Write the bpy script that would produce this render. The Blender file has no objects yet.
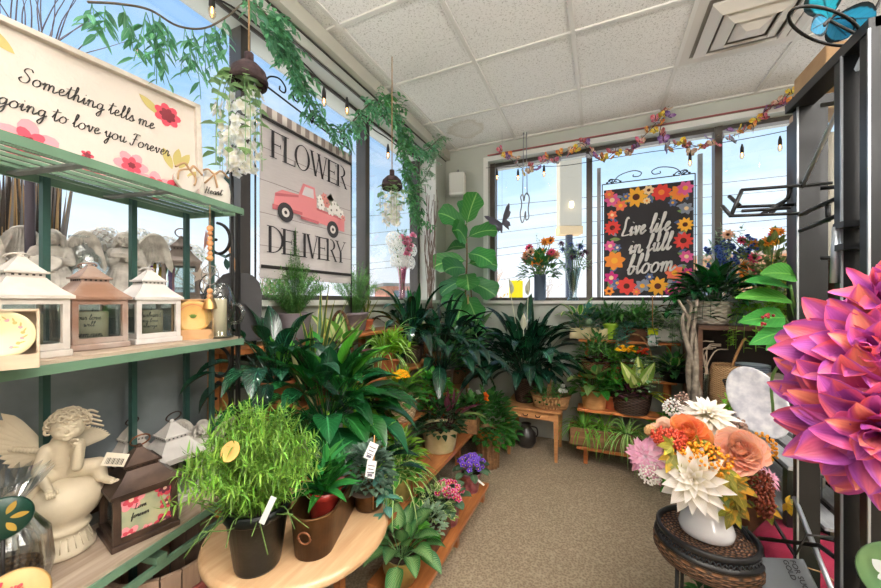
import bpy, bmesh, math, random
from mathutils import Vector, Matrix, noise
from math import sin, cos, pi, radians as R
V = Vector
SC = bpy.context.scene
COL = SC.collection
RND = random.Random(7)
U = RND.uniform
# ---------------------------------------------------------------- camera geometry (881x588, f = 350 px)
YAW = R(24.5); CY, SY = cos(YAW), sin(YAW); HZ = 300.0; F = 350.0; EYE = 1.3
def W(px, py, d):
    r = (px-440.5)/F*d
    return V((CY*r-SY*d, SY*r+CY*d, EYE+(HZ-py)/F*d))
def PZ(px, py, z): return W(px, py, (z-EYE)*F/(HZ-py))
def PX(px, x, z=None, py=None):
    r = (px-440.5)/F; d = x/(CY*r-SY); p = W(px, py if py is not None else HZ, d)
    if z is not None: p.z = z
    return p
def PY(px, y, z=None, py=None):
    r = (px-440.5)/F; d = y/(SY*r+CY); p = W(px, py if py is not None else HZ, d)
    if z is not None: p.z = z
    return p
# ---------------------------------------------------------------- colour / materials
def lin(h):
    if isinstance(h, str):
        h = h.lstrip('#'); c = [int(h[i:i+2], 16)/255 for i in (0, 2, 4)]
    else: c = h
    return tuple((x/12.92 if x <= .04045 else ((x+.055)/1.055)**2.4) for x in c)+(1.0,)
_M = {}
class N:
    def __init__(s, name):
        s.m = bpy.data.materials.new(name); s.m.use_nodes = True
        s.t = s.m.node_tree; s.n = s.t.nodes; s.l = s.t.links; s.n.clear()
        s.out = s.n.new('ShaderNodeOutputMaterial')
    def new(s, k, **kw):
        a = s.n.new('ShaderNode'+k)
        for q, v in kw.items(): setattr(a, q, v)
        return a
    def set(s, sock, v):
        if hasattr(v, 'is_linked') or isinstance(v, bpy.types.NodeSocket): s.l.new(v, sock)
        else: sock.default_value = v
    def math(s, op, a, b=0.0, c=0.0, clamp=False):
        n = s.new('Math', operation=op); n.use_clamp = clamp
        s.set(n.inputs[0], a); s.set(n.inputs[1], b)
        if op in ('MULTIPLY_ADD', 'SMOOTH_MIN'): s.set(n.inputs[2], c)
        return n.outputs[0]
    def mix(s, f, a, b, bt='MIX'):
        n = s.new('Mix', data_type='RGBA', blend_type=bt)
        s.set(n.inputs[0], f); s.set(n.inputs[6], a); s.set(n.inputs[7], b); return n.outputs[2]
    def ramp(s, f, stops, interp='LINEAR'):
        n = s.new('ValToRGB'); s.set(n.inputs[0], f); n.color_ramp.interpolation = interp
        e = n.color_ramp.elements
        while len(e) < len(stops): e.new(0.5)
        for k, (p, c) in enumerate(stops): e[k].position = p; e[k].color = c
        return n.outputs[0]
    def noise(s, scale, detail=3, vec=None, rough=.5, dist=0):
        n = s.new('TexNoise'); n.inputs['Scale'].default_value = scale; n.inputs['Detail'].default_value = detail
        n.inputs['Roughness'].default_value = rough; n.inputs['Distortion'].default_value = dist
        if vec is None: vec = s.obj()
        s.l.new(vec, n.inputs['Vector']); return n.outputs['Fac']
    def obj(s):
        if not hasattr(s, '_o'): s._o = s.new('TexCoord').outputs['Object']
        return s._o
    def uv(s):
        if not hasattr(s, '_u'):
            q = s.new('SeparateXYZ'); s.l.new(s.new('TexCoord').outputs['UV'], q.inputs[0]); s._u = (q.outputs[0], q.outputs[1])
        return s._u
    def scaled(s, sc, rot=(0, 0, 0)):
        n = s.new('Mapping'); s.l.new(s.obj(), n.inputs[0]); n.inputs['Scale'].default_value = sc; n.inputs['Rotation'].default_value = rot
        return n.outputs[0]
    def island(s, col, amt=.25, hue=.02):
        g = s.new('NewGeometry').outputs['Random Per Island']
        h = s.new('HueSaturation'); s.l.new(col, h.inputs['Color']) if isinstance(col, bpy.types.NodeSocket) else s.set(h.inputs['Color'], col)
        s.l.new(s.math('MULTIPLY_ADD', g, 2*amt, 1-amt), h.inputs['Value'])
        g2 = s.math('FRACT', s.math('MULTIPLY', g, 17.3))
        s.l.new(s.math('MULTIPLY_ADD', g2, 2*hue, .5-hue), h.inputs['Hue'])
        return h.outputs[0]
    def bump(s, h, strength=.3, dist=.01):
        b = s.new('Bump'); b.inputs['Strength'].default_value = strength; b.inputs['Distance'].default_value = dist
        s.l.new(h, b.inputs['Height']); return b.outputs[0]
    def done(s, col, rough=.5, metal=0., nrm=None, transl=0., spec=.5, coat=0., tcol=None, sheen=0):
        p = s.new('BsdfPrincipled'); s.set(p.inputs['Base Color'], col); s.set(p.inputs['Roughness'], rough)
        p.inputs['Metallic'].default_value = metal; p.inputs['Specular IOR Level'].default_value = spec
        p.inputs['Coat Weight'].default_value = coat
        if nrm: s.l.new(nrm, p.inputs['Normal'])
        sh = p.outputs[0]
        if transl:
            t = s.new('BsdfTranslucent'); s.set(t.inputs[0], tcol if tcol is not None else col)
            mx = s.new('MixShader'); mx.inputs[0].default_value = transl
            s.l.new(sh, mx.inputs[1]); s.l.new(t.outputs[0], mx.inputs[2]); sh = mx.outputs[0]
        s.l.new(sh, s.out.inputs[0]); return s.m
def mat(name, col, rough=.5, metal=0., var=0., vs=8., bs=0., bstr=.3, bd=.004, c2=None, transl=0., spec=.5, coat=0, isl=0, detail=4):
    if name in _M: return _M[name]
    n = N(name); c = lin(col)
    if c2 is not None or var:
        k = n.noise(vs, detail)
        c2_ = lin(c2) if c2 is not None else tuple(x*(1-var) for x in c[:3])+(1,)
        c = n.mix(n.ramp(k, [(.35, (0, 0, 0, 1)), (.65, (1, 1, 1, 1))]), c, c2_)
    if isl: c = n.island(c, isl)
    nr = n.bump(n.noise(bs, 4), bstr, bd) if bs else None
    _M[name] = n.done(c, rough, metal, nr, transl, spec, coat); return _M[name]
def leafmat(name, c1, rib=None, c3=None, mode='plain', rough=.38, transl=.28, amt=.28, veins=10, spec=.5, hue=.02):
    if name in _M: return _M[name]
    n = N(name); u, v = n.uv()
    m = n.math('ABSOLUTE', n.math('MULTIPLY_ADD', u, 2, -1))
    c1 = lin(c1); rib = lin(rib) if rib else tuple(min(1, x*1.9+.02) for x in c1[:3])+(1,)
    col = c1
    nz = n.noise(14, 3, dist=.5)
    if mode != 'plain':
        c3 = lin(c3)
        if mode == 'edge': k = n.math('MULTIPLY_ADD', nz, .6, n.math('SUBTRACT', m, .95)); k = n.math('MULTIPLY', k, 9, clamp=True)
        elif mode == 'center': k = n.math('SUBTRACT', n.math('MULTIPLY_ADD', nz, .5, .2), m); k = n.math('MULTIPLY', k, 7, clamp=True)
        elif mode == 'blotch': k = n.math('MULTIPLY', n.math('SUBTRACT', n.noise(38, 2), .5), 14, clamp=True)
        elif mode == 'feather':
            w = n.math('SINE', n.math('MULTIPLY', n.math('MULTIPLY_ADD', m, -.45, v), 75)); k = n.math('MULTIPLY', n.math('ADD', w, n.math('MULTIPLY_ADD', m, -2.2, 1.0)), 2.2, clamp=True)
        elif mode == 'tip': k = n.math('MULTIPLY', n.math('SUBTRACT', v, .35), 2.2, clamp=True)
        col = n.mix(k, col, c3)
    # side veins
    w = n.math('SINE', n.math('MULTIPLY', n.math('MULTIPLY_ADD', m, -.35, v), veins*6.28))
    vk = n.math('MULTIPLY', n.math('SUBTRACT', w, .72), 1.6, clamp=True)
    col = n.mix(n.math('MULTIPLY', vk, .35), col, rib)
    rk = n.math('MULTIPLY', n.math('SUBTRACT', .09, m), 14, clamp=True)
    col = n.mix(n.math('MULTIPLY', rk, .75), col, rib)
    col = n.island(col, amt, hue)
    nr = n.bump(n.math('ADD', n.math('MULTIPLY', w, .5), rk), .25, .002)
    tc = n.mix(.55, col, (.45, .75, .05, 1), 'SOFT_LIGHT')
    _M[name] = n.done(col, rough, 0, nr, transl, spec, 0, tc); return _M[name]
def petal(name, cb, ct, ce=None, transl=.3, rough=.55, amt=.12, hue=.012, mid=.5):
    if name in _M: return _M[name]
    n = N(name); u, v = n.uv()
    m = n.math('ABSOLUTE', n.math('MULTIPLY_ADD', u, 2, -1))
    nz = n.noise(9, 3)
    k = n.math('MULTIPLY', n.math('SUBTRACT', n.math('MULTIPLY_ADD', nz, .5, v), mid), 2.2, clamp=True)
    col = n.mix(k, lin(cb), lin(ct))
    if ce: col = n.mix(n.math('MULTIPLY', n.math('SUBTRACT', n.math('MULTIPLY_ADD', nz, .7, m), .72), 2.6, clamp=True), col, lin(ce))
    st = n.math('MULTIPLY_ADD', n.math('SINE', n.math('MULTIPLY', u, 40)), .03, .97)
    h = n.new('HueSaturation'); n.l.new(col, h.inputs['Color']); n.l.new(st, h.inputs['Value'])
    col = n.island(h.outputs[0], amt, hue)
    nr = n.bump(n.math('SINE', n.math('MULTIPLY', u, 60)), .15, .001)
    _M[name] = n.done(col, rough, 0, nr, transl, .3); return _M[name]
def glass(name, tint='#eef6f4', fac=.12, rough=.03):
    if name in _M: return _M[name]
    n = N(name); t = n.new('BsdfTransparent'); t.inputs[0].default_value = lin(tint)
    g = n.new('BsdfGlossy'); g.inputs['Roughness'].default_value = rough
    lw = n.new('LayerWeight'); lw.inputs[0].default_value = .35
    k = n.math('MULTIPLY_ADD', lw.outputs['Facing'], .45, fac*.5)
    mx = n.new('MixShader'); n.l.new(k, mx.inputs[0]); n.l.new(t.outputs[0], mx.inputs[1]); n.l.new(g.outputs[0], mx.inputs[2])
    n.l.new(mx.outputs[0], n.out.inputs[0]); _M[name] = n.m; return n.m
def emit(name, col, s):
    if name in _M: return _M[name]
    n = N(name); e = n.new('Emission'); e.inputs[0].default_value = lin(col); e.inputs[1].default_value = s
    n.l.new(e.outputs[0], n.out.inputs[0]); _M[name] = n.m; return n.m
def wood(name, c1, c2, axis=0, scale=6, rough=.5, rings=5., coat=0, spec=.5):
    if name in _M: return _M[name]
    n = N(name); s = [scale*3]*3; s[axis] = scale*.25
    v = n.scaled(tuple(s)); a = n.noise(1.0, 5, v, .6, .8); b = n.noise(rings, 4, v, .6)
    f = n.math('MULTIPLY_ADD', b, .4, n.math('MULTIPLY', a, .6))
    col = n.ramp(f, [(.33, lin(c1)), (.52, n_mid(c1, c2)), (.66, lin(c2))])
    _M[name] = n.done(col, rough, 0, n.bump(b, .2, .002), 0, spec, coat); return _M[name]
def n_mid(a, b):
    a, b = lin(a), lin(b); return tuple((x+y)/2 for x, y in zip(a, b))
def wicker(name, c1, c2, su=70, sz=90, rough=.6, bstr=.9, dist=.006):
    """woven strands: crossing waves over UV (u around, v up in metres-like units)"""
    if name in _M: return _M[name]
    n = N(name); u, v = n.uv()
    a = n.math('SINE', n.math('MULTIPLY', u, su)); b = n.math('SINE', n.math('MULTIPLY', v, sz))
    row = n.math('MODULO', n.math('FLOOR', n.math('MULTIPLY', v, sz/6.2832)), 2)
    a2 = n.math('SINE', n.math('MULTIPLY_ADD', row, 3.1416, n.math('MULTIPLY', u, su)))
    h = n.math('MULTIPLY', n.math('MULTIPLY_ADD', a2, .5, .5), n.math('ABSOLUTE', n.math('SINE', n.math('MULTIPLY', v, sz/2))))
    col = n.mix(n.ramp(h, [(.05, (0, 0, 0, 1)), (.55, (1, 1, 1, 1))]), lin(c2), lin(c1))
    nz = n.noise(30, 3); col = n.mix(n.math('MULTIPLY', nz, .5), col, lin(c2))
    _M[name] = n.done(col, rough, 0, n.bump(h, bstr, dist)); return _M[name]
# ---------------------------------------------------------------- mesh builder
def frame(d, up=V((0, 0, 1))):
    d = d.normalized()
    if abs(d.dot(up)) > .98: up = V((1, 0, 0)) if abs(d.x) < .9 else V((0, 1, 0))
    s = d.cross(up).normalized(); return d, s, s.cross(d)
class MB:
    def __init__(s): s.v = []; s.f = []; s.uv = []; s.mi = []; s.flat = []; s.m = 0; s.T = None
    def add(s, vs, fs, uvs=None, flat=False):
        o = len(s.v)
        if s.T is not None: vs = [s.T @ V(p) for p in vs]
        s.v.extend([tuple(p) for p in vs])
        for k, f in enumerate(fs):
            s.f.append([i+o for i in f]); s.mi.append(s.m); s.flat.append(flat)
            s.uv.append([uvs[i] for i in f] if uvs else [(0.5, 0.5)]*len(f))
        return s
    def leaf(s, b, d, L, Wd, droop=.3, fold=.15, seg=6, prof=None, up=V((0, 0, 1)), roll=0, curl=0, wave=0, rd=0):
        d = V(d).normalized(); p = V(b); vs = []; uvs = []; ph = U(0, 6)
        _, sd, nu = frame(d, up)
        if roll:
            q = Matrix.Rotation(roll, 3, d); sd = q @ sd
        st = L/seg
        for i in range(seg+1):
            t = i/seg
            w = Wd*.5*(prof(t) if prof else pr_lance(t))
            nn = sd.cross(d).normalized()
            e = nn*(w*fold*2)+nn*(wave*w*sin(ph+t*14))
            if rd:
                for c_ in (-1, -.5, 0, .5, 1):
                    vs.append(p+sd*(w*c_)+nn*(w*(2*fold*c_*c_+wave*c_*sin(ph+t*11)))); uvs.append((.5+c_*.5, t))
            else:
                vs += [p-sd*w+e, p.copy(), p+sd*w+e-2*nn*(wave*w*sin(ph+t*14))]
                uvs += [(0, t), (.5, t), (1, t)]
            d = (d+V((0, 0, -droop/seg*(1+t)))+nn*(curl/seg)).normalized()
            sd = (sd-d*sd.dot(d)).normalized()
            p = p+d*st
        fs = []
        for i in range(seg):
            if rd: a = i*5; fs += [(a+k, a+k+1, a+k+6, a+k+5) for k in range(4)]
            else: a = i*3; fs += [(a, a+1, a+4, a+3), (a+1, a+2, a+5, a+4)]
        return s.add(vs, fs, uvs)
    def tube(s, pts, r, n=6, caps=True, flat=1.0, up=V((0, 0, 1))):
        pts = [V(p) for p in pts]; k = len(pts); vs = []; uvs = []; fs = []
        if k < 2: return s
        rr = r if isinstance(r, (list, tuple)) else [r]*k
        prev = None; acc = 0
        for i, p in enumerate(pts):
            d = (pts[min(i+1, k-1)]-pts[max(i-1, 0)])
            if d.length < 1e-9: d = V((0, 0, 1))
            d.normalize()
            if prev is None: _, sd, nu = frame(d, up)
            else:
                sd = prev-d*prev.dot(d)
                if sd.length < 1e-6: _, sd, nu = frame(d, up)
                sd.normalize()
            prev = sd; nu = d.cross(sd)
            if i: acc += (p-pts[i-1]).length
            for j in range(n):
                a = 2*pi*j/n
                vs.append(p+sd*(cos(a)*rr[i])+nu*(sin(a)*rr[i]*flat)); uvs.append((j/n, acc))
        for i in range(k-1):
            for j in range(n):
                a = i*n+j; b = i*n+(j+1) % n; fs.append((a, b, b+n, a+n))
        if caps: fs += [tuple(reversed(range(n))), tuple(range((k-1)*n, k*n))]
        return s.add(vs, fs, uvs)
    def lathe(s, prof, n=28, c=(0, 0, 0), sx=1, sy=1, ang=(0, 2*pi)):
        vs = []; fs = []; uvs = []; k = len(prof); full = abs(ang[1]-ang[0]-2*pi) < 1e-6
        for i, (r, z) in enumerate(prof):
            for j in range(n+(0 if full else 1)):
                a = ang[0]+(ang[1]-ang[0])*j/n
                vs.append((c[0]+r*cos(a)*sx, c[1]+r*sin(a)*sy, c[2]+z)); uvs.append((j/n if j <= n/2 else 1-j/n if False else j/n, z*4+r*2))
        m = n if full else n+1
        for i in range(k-1):
            for j in range(n):
                a = i*m+j; b = i*m+((j+1) % m); fs.append((a, b, b+m, a+m))
        return s.add(vs, fs, uvs)
    def box(s, c, sz, rz=0, bev=0, T=None):
        x, y, z = [q/2 for q in sz]; cr, sr = cos(rz), sin(rz)
        b = min(bev, x*.9, y*.9, z*.9)
        if b <= 0:
            co = [(-x, -y, -z), (x, -y, -z), (x, y, -z), (-x, y, -z), (-x, -y, z), (x, -y, z), (x, y, z), (-x, y, z)]
            fs = [(0, 3, 2, 1), (4, 5, 6, 7), (0, 1, 5, 4), (1, 2, 6, 5), (2, 3, 7, 6), (3, 0, 4, 7)]
        else:
            bm = bmesh.new(); bmesh.ops.create_cube(bm, size=1)
            for v in bm.verts: v.co = V((v.co.x*2*x, v.co.y*2*y, v.co.z*2*z))
            bmesh.ops.bevel(bm, geom=list(bm.edges), offset=b, segments=2, affect='EDGES', profile=.5)
            bm.verts.index_update(); co = [tuple(v.co) for v in bm.verts]; fs = [tuple(v.index for v in f.verts) for f in bm.faces]; bm.free()
        vs = []
        for p in co:
            q = V((p[0]*cr-p[1]*sr, p[0]*sr+p[1]*cr, p[2]))
            if T is not None: q = T @ q
            vs.append((q[0]+c[0], q[1]+c[1], q[2]+c[2]))
        uv = [(p[0]+p[1], p[2]) for p in co]
        return s.add(vs, fs, uv, flat=True)
    def bar(s, a, b, w, h=None, up=V((0, 0, 1))):
        a, b = V(a), V(b); h = h or w; d, sd, nu = frame(b-a, up)
        vs = []
        for p in (a, b):
            for i, j in ((-1, -1), (1, -1), (1, 1), (-1, 1)): vs.append(p+sd*(i*w/2)+nu*(j*h/2))
        return s.add(vs, [(0, 1, 2, 3), (7, 6, 5, 4), (0, 4, 5, 1), (1, 5, 6, 2), (2, 6, 7, 3), (3, 7, 4, 0)], flat=True)
    def prism(s, poly, z0, z1, T=None):
        """poly in xy (ccw) extruded z0..z1"""
        n = len(poly); vs = [V((p[0], p[1], z0)) for p in poly]+[V((p[0], p[1], z1)) for p in poly]
        if T is not None: vs = [T @ q for q in vs]
        fs = [tuple(reversed(range(n))), tuple(range(n, 2*n))]+[(i, (i+1) % n, n+(i+1) % n, n+i) for i in range(n)]
        return s.add(vs, fs, flat=True)
    def ball(s, c, r, seg=10, rings=6, T=None):
        rr = r if isinstance(r, (tuple, list)) else (r, r, r); vs = []; fs = []; uvs = []
        for i in range(rings+1):
            th = pi*i/rings
            for j in range(seg):
                a = 2*pi*j/seg; p = V((rr[0]*sin(th)*cos(a), rr[1]*sin(th)*sin(a), rr[2]*cos(th)))
                if T is not None: p = T @ p
                vs.append(p+V(c)); uvs.append((j/seg, i/rings))
        for i in range(rings):
            for j in range(seg):
                a = i*seg+j; b = i*seg+(j+1) % seg; fs.append((a, a+seg, b+seg, b))
        return s.add(vs, fs, uvs)
    def capsule(s, a, b, r1, r2=None, seg=10):
        a, b = V(a), V(b); r2 = r2 if r2 is not None else r1; n = max(2, int((b-a).length/max(.3*min(r1, r2), 1e-4)))
        n = min(n, 12)
        for i in range(n+1):
            t = i/n; s.ball(a.lerp(b, t), r1+(r2-r1)*t, seg, 6)
        return s
    def build(s, name, mats, parent=None, loc=None, rz=0, weld=False):
        me = bpy.data.meshes.new(name); me.from_pydata(s.v, [], s.f)
        uvl = me.uv_layers.new(name='uv'); fl = [c for f in s.uv for q in f for c in q]; uvl.data.foreach_set('uv', fl)
        if not isinstance(mats, (list, tuple)): mats = [mats]
        for m in mats: me.materials.append(m)
        me.polygons.foreach_set('material_index', s.mi); me.polygons.foreach_set('use_smooth', [not q for q in s.flat])
        me.update()
        o = bpy.data.objects.new(name, me); COL.objects.link(o)
        if parent is not None: o.parent = parent
        if loc is not None: o.location = loc
        if rz: o.rotation_euler.z = rz
        return o
# leaf outline profiles
def pr_lance(t): return max(.02, sin(pi*min(1, t*1.02)**.75)**.9) if t < 1 else .0
def pr_ovate(t): return max(0, sin(pi*t**.62)**.75) if 0 < t < 1 else .05
def pr_obov(t): return max(.04, sin(pi*t**1.25)**.7) if t < 1 else .05
def pr_strap(t): return (min(1, .45+t*3) if t < .7 else max(0, 1-((t-.7)/.3)**2))
def pr_blade(t): return max(.03, min(1, .5+t*2)*(1-t**2.2))
def pr_round(t): return max(0, sin(pi*t**.9)**.5) if 0 < t < 1 else .05
def pr_petal(t): return max(.0, sin(pi*t**.8)**.6) if 0 < t < 1 else .12*(1-t)+.0
def pr_notch(t): return min(1, .25+t*1.1) if t < .85 else .9
# ---------------------------------------------------------------- things
def tag(o, label=None, cat=None, group=None, kind=None):
    if label: o['label'] = label
    if cat: o['category'] = cat
    if group: o['group'] = group
    if kind: o['kind'] = kind
    return o
def thing(name, label, cat, loc=(0, 0, 0), rz=0, group=None):
    o = bpy.data.objects.new(name, None); COL.objects.link(o); o.location = loc; o.rotation_euler.z = rz
    o.empty_display_size = .05
    return tag(o, label, cat, group)
def struct(mb, name, m, parent=None):
    o = mb.build(name, m, parent)
    if parent is None: o['kind'] = 'structure'
    return o
def kids(o): return [c for c in bpy.data.objects if c.parent == o]
def copy_tree(o, parent=None):
    c = o.copy(); COL.objects.link(c); c.parent = parent
    for ch in kids(o): copy_tree(ch, c)
    return c
def smooth_pts(pts, n=6, closed=False):
    P = [V(p) for p in pts]; out = []; k = len(P)
    for i in range(k-1 if not closed else k):
        a = P[i-1] if (i > 0 or closed) else P[0]*2-P[1]; b = P[i]; c = P[(i+1) % k]
        d = P[(i+2) % k] if (i+2 < k or closed) else P[-1]*2-P[-2]
        for j in range(n):
            t = j/n
            out.append(.5*((2*b)+(c-a)*t+(2*a-5*b+4*c-d)*t*t+(3*b-a-3*c+d)*t**3))
    out.append(P[0] if closed else P[-1]); return out
def remesh(o, vox, sm=4, fac=.6):
    m = o.modifiers.new('r', 'REMESH'); m.mode = 'VOXEL'; m.voxel_size = vox; m.use_smooth_shade = True
    if sm: q = o.modifiers.new('s', 'SMOOTH'); q.iterations = sm; q.factor = fac
    return o
# ================================================================ camera, world, light
cam = bpy.data.cameras.new('camera'); co = bpy.data.objects.new('camera', cam); COL.objects.link(co)
cam.sensor_width = 36; cam.lens = F/881*36; cam.shift_y = 6/881; cam.clip_start = .02; cam.clip_end = 500
co.location = (0, 0, EYE); co.rotation_euler = (R(90), 0, YAW); SC.camera = co
vs_ = SC.view_settings; vs_.view_transform = 'Standard'; vs_.look = 'None'; vs_.gamma = 1; vs_.use_curve_mapping = False; vs_.exposure = 0.35
w = bpy.data.worlds.new('sky'); SC.world = w; w.use_nodes = True; nt = w.node_tree; nt.nodes.clear()
def wn(k, **kw):
    a = nt.nodes.new('ShaderNode'+k)
    for q, v in kw.items(): setattr(a, q, v)
    return a
tc = wn('TexCoord'); sp = wn('SeparateXYZ'); nt.links.new(tc.outputs['Generated'], sp.inputs[0])
gr = wn('ValToRGB'); nt.links.new(sp.outputs[2], gr.inputs[0]); e = gr.color_ramp.elements
e[0].position = 0.0; e[0].color = lin('#f4f8ff'); e[1].position = .75; e[1].color = lin('#86b4ee')
for p, c in ((.08, '#ecf6ff'), (.2, '#c6e3fa'), (.42, '#a2cbf5')):
    q = e.new(p); q.color = lin(c)
mp = wn('Mapping'); mp.inputs['Scale'].default_value = (1.3, 1.3, 4.2); nt.links.new(tc.outputs['Generated'], mp.inputs[0])
nz = wn('TexNoise'); nz.inputs['Scale'].default_value = 1.7; nz.inputs['Detail'].default_value = 6; nz.inputs['Roughness'].default_value = .62; nz.inputs['Distortion'].default_value = .6
nt.links.new(mp.outputs[0], nz.inputs['Vector'])
cr = wn('ValToRGB'); nt.links.new(nz.outputs['Fac'], cr.inputs[0]); cr.color_ramp.elements[0].position = .46; cr.color_ramp.elements[1].position = .68
cr.color_ramp.elements[1].color = (.42, .42, .42, 1)
mx = wn('Mix', data_type='RGBA'); nt.links.new(cr.outputs[0], mx.inputs[0]); nt.links.new(gr.outputs[0], mx.inputs[6]); mx.inputs[7].default_value = lin('#fbfdff')
bg = wn('Background'); nt.links.new(mx.outputs[2], bg.inputs[0]); bg.inputs[1].default_value = 1.08
wo = wn('OutputWorld'); nt.links.new(bg.outputs[0], wo.inputs[0])
def area(name, loc, size, power, col=(1, 1, 1), rot=(0, 0, 0), sy=None, spread=None):
    l = bpy.data.lights.new(name, 'AREA'); l.energy = power; l.color = col; l.shape = 'RECTANGLE'; l.size = size; l.size_y = sy or size
    if spread: l.spread = spread
    o = bpy.data.objects.new(name, l); COL.objects.link(o); o.location = loc; o.rotation_euler = rot; return o
sun = bpy.data.lights.new('sun', 'SUN'); sun.energy = 5.0; sun.angle = R(3); sun.color = (1, .93, .82)
so = bpy.data.objects.new('sun', sun); COL.objects.link(so)
so.rotation_euler = V((.42, .12, -.90)).to_track_quat('-Z', 'Y').to_euler()
# ================================================================ room shell
XL, YB, H = -1.5, 3.42, 2.88
XR, YF = 3.2, -2.8
SILL, TOP = 1.27, 2.71
wallm = mat('wall_paint', '#b6b9b0', .7, var=.06, vs=3, bs=120, bstr=.12, bd=.002)
whitep = mat('white_trim_paint', '#dcdcd6', .45, bs=60, bstr=.05)
def ceilmat():
    n = N('ceiling_tile'); a = n.noise(90, 2); b = n.noise(260, 2)
    pit = n.ramp(n.math('MULTIPLY_ADD', b, .5, n.math('MULTIPLY', a, .5)), [(.38, (.55, .53, .5, 1)), (.45, (1, 1, 1, 1))])
    col = n.mix(1, lin('#eceae7'), pit, 'MULTIPLY')
    st = n.new('VectorMath', operation='DISTANCE'); n.l.new(n.obj(), st.inputs[0]); st.inputs[1].default_value = (-1.13, 3.05, H)
    dd = n.math('MULTIPLY_ADD', n.noise(9, 4), .16, st.outputs['Value'])
    ring = n.ramp(dd, [(.0, (.7, .7, .7, 1)), (.17, (.35, .35, .35, 1)), (.235, (.9, .9, .9, 1)), (.26, (0, 0, 0, 1))])
    col = n.mix(n.math('MULTIPLY', ring, .45), col, lin('#b0a184'))
    return n.done(col, .85, 0, n.bump(n.math('MULTIPLY', pit, 1), .35, .003), spec=.2)
def carpetmat():
    n = N('carpet'); a = n.noise(85, 5, rough=.8); b = n.noise(5, 3); vv = n.new('TexVoronoi'); vv.inputs['Scale'].default_value = 95
    n.l.new(n.obj(), vv.inputs[0])
    f = n.math('MULTIPLY_ADD', vv.outputs['Distance'], .6, n.math('MULTIPLY', a, .6))
    col = n.ramp(f, [(.3, lin('#857663')), (.55, lin('#9d8b74')), (.85, lin('#b8a78e'))])
    col = n.mix(n.math('MULTIPLY', b, .25), col, lin('#7c6d5c'))
    return n.done(col, .95, 0, n.bump(f, .8, .006), spec=.1)
f_ = MB().box(((XL+XR)/2, (YF+YB)/2, -.05), (XR-XL+.8, YB-YF+.8, .1)); struct(f_, 'floor', carpetmat())
c_ = MB().box(((XL+XR)/2, (YF+YB)/2, H+.05), (XR-XL+.8, YB-YF+.8, .1)); struct(c_, 'ceiling', ceilmat())
gridm = mat('ceiling_grid_metal', '#d9d6d0', .5)
g = MB()
k = 0
xs = [-.755+.61*i for i in range(-1, 7)]; ys = [YB-.61*i for i in range(1, 10)]
for x in xs:
    if x > XL: g.box((x, (YF+YB)/2, H-.004), (.024, YB-YF, .012))
for y in ys:
    if y > YF: g.box(((XL+XR)/2, y, H-.0035), (XR-XL, .024, .011))
g.box((XL+.012, (YF+YB)/2, H-.006), (.024, YB-YF, .014)); g.box(((XL+XR)/2, YB-.012, H-.006), (XR-XL, .024, .014))
struct(g, 'trim_1', gridm)
# left wall: below sill, header, piers.  window y from -2.2 to 3.18
T = .30
def wallbox(mb, x0, x1, y0, y1, z0, z1): mb.box(((x0+x1)/2, (y0+y1)/2, (z0+z1)/2), (x1-x0, y1-y0, z1-z0))
WL0, WL1 = -2.2, 3.19
m = MB(); wallbox(m, XL-T, XL, YF-.2, YB+.3, 0, SILL); wallbox(m, XL-T, XL, YF-.2, YB+.3, TOP, H)
wallbox(m, XL-T, XL, WL1, YB+.3, SILL, TOP); wallbox(m, XL-T, XL, YF-.2, WL0, SILL, TOP); struct(m, 'wall_left', wallm)
BX0, BX1, BT = -1.03, 2.75, 2.70
m = MB(); wallbox(m, XL, XR+.2, YB, YB+T, 0, SILL); wallbox(m, XL, XR+.2, YB, YB+T, BT, H)
wallbox(m, XL, BX0, YB, YB+T, SILL, BT); wallbox(m, BX1, XR+.2, YB, YB+T, SILL, BT); struct(m, 'wall_back', wallm)
m = MB(); wallbox(m, XR, XR+.2, YF, YB, 0, H); struct(m, 'wall_right', wallm)
m = MB(); wallbox(m, XL-T, XR+.2, YF-.2, YF, 0, H); struct(m, 'wall_front', mat('shop_wall_far', '#d8d4ca', .7))
# left header beam and light strip
m = MB(); wallbox(m, XL, XL+.055, YF, YB, H-.10, H-.012); struct(m, 'trim_2', mat('soffit_paint', '#b9b7aa', .5))
m = MB(); wallbox(m, XL-.02, XL-.008, WL0, WL1, TOP-.012, TOP-.002); wallbox(m, XL-.14, XL-.13, WL0, WL1, TOP-.02, TOP-.0); wallbox(m, XL+.001, XL+.01, YF, YB, H-.108, H-.101); struct(m, 'trim_3', mat('dark_track', '#3c3833', .5))
m = MB(); wallbox(m, XL-T-.01, XL+.05, WL0, WL1, SILL, SILL+.03); struct(m, 'trim_4', whitep)
m = MB(); wallbox(m, BX0-.02, BX1, YB-.045, YB+T, SILL-.005, SILL+.025); struct(m, 'trim_5', whitep)
m = MB(); wallbox(m, XL-T+.02, XL-.001, WL1-.02, WL1-.001, SILL+.03, TOP-.0); struct(m, 'trim_6', whitep)
m = MB()
for a in ((BX0-.045, BX0, SILL, BT+.04), (BX0, BX1, BT, BT+.04)): wallbox(m, a[0], a[1], YB-.015, YB-.001, a[2], a[3])
struct(m, 'trim_7', whitep)
m = MB(); wallbox(m, BX0, BX1, YB-.02, YB+.02, BT+.052, BT+.06); struct(m, 'trim_8', mat('red_line', '#a4595a', .5))
m = MB(); wallbox(m, XL+.0005, XL+.006, YF, .93, .09, SILL-.03); struct(m, 'trim_9', mat('shaded_wall_panel', '#7d8486', .5, .1, var=.22, vs=5, c2='#5f676b'))  # added panel: shade on the wall below the sill put into its colour
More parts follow.
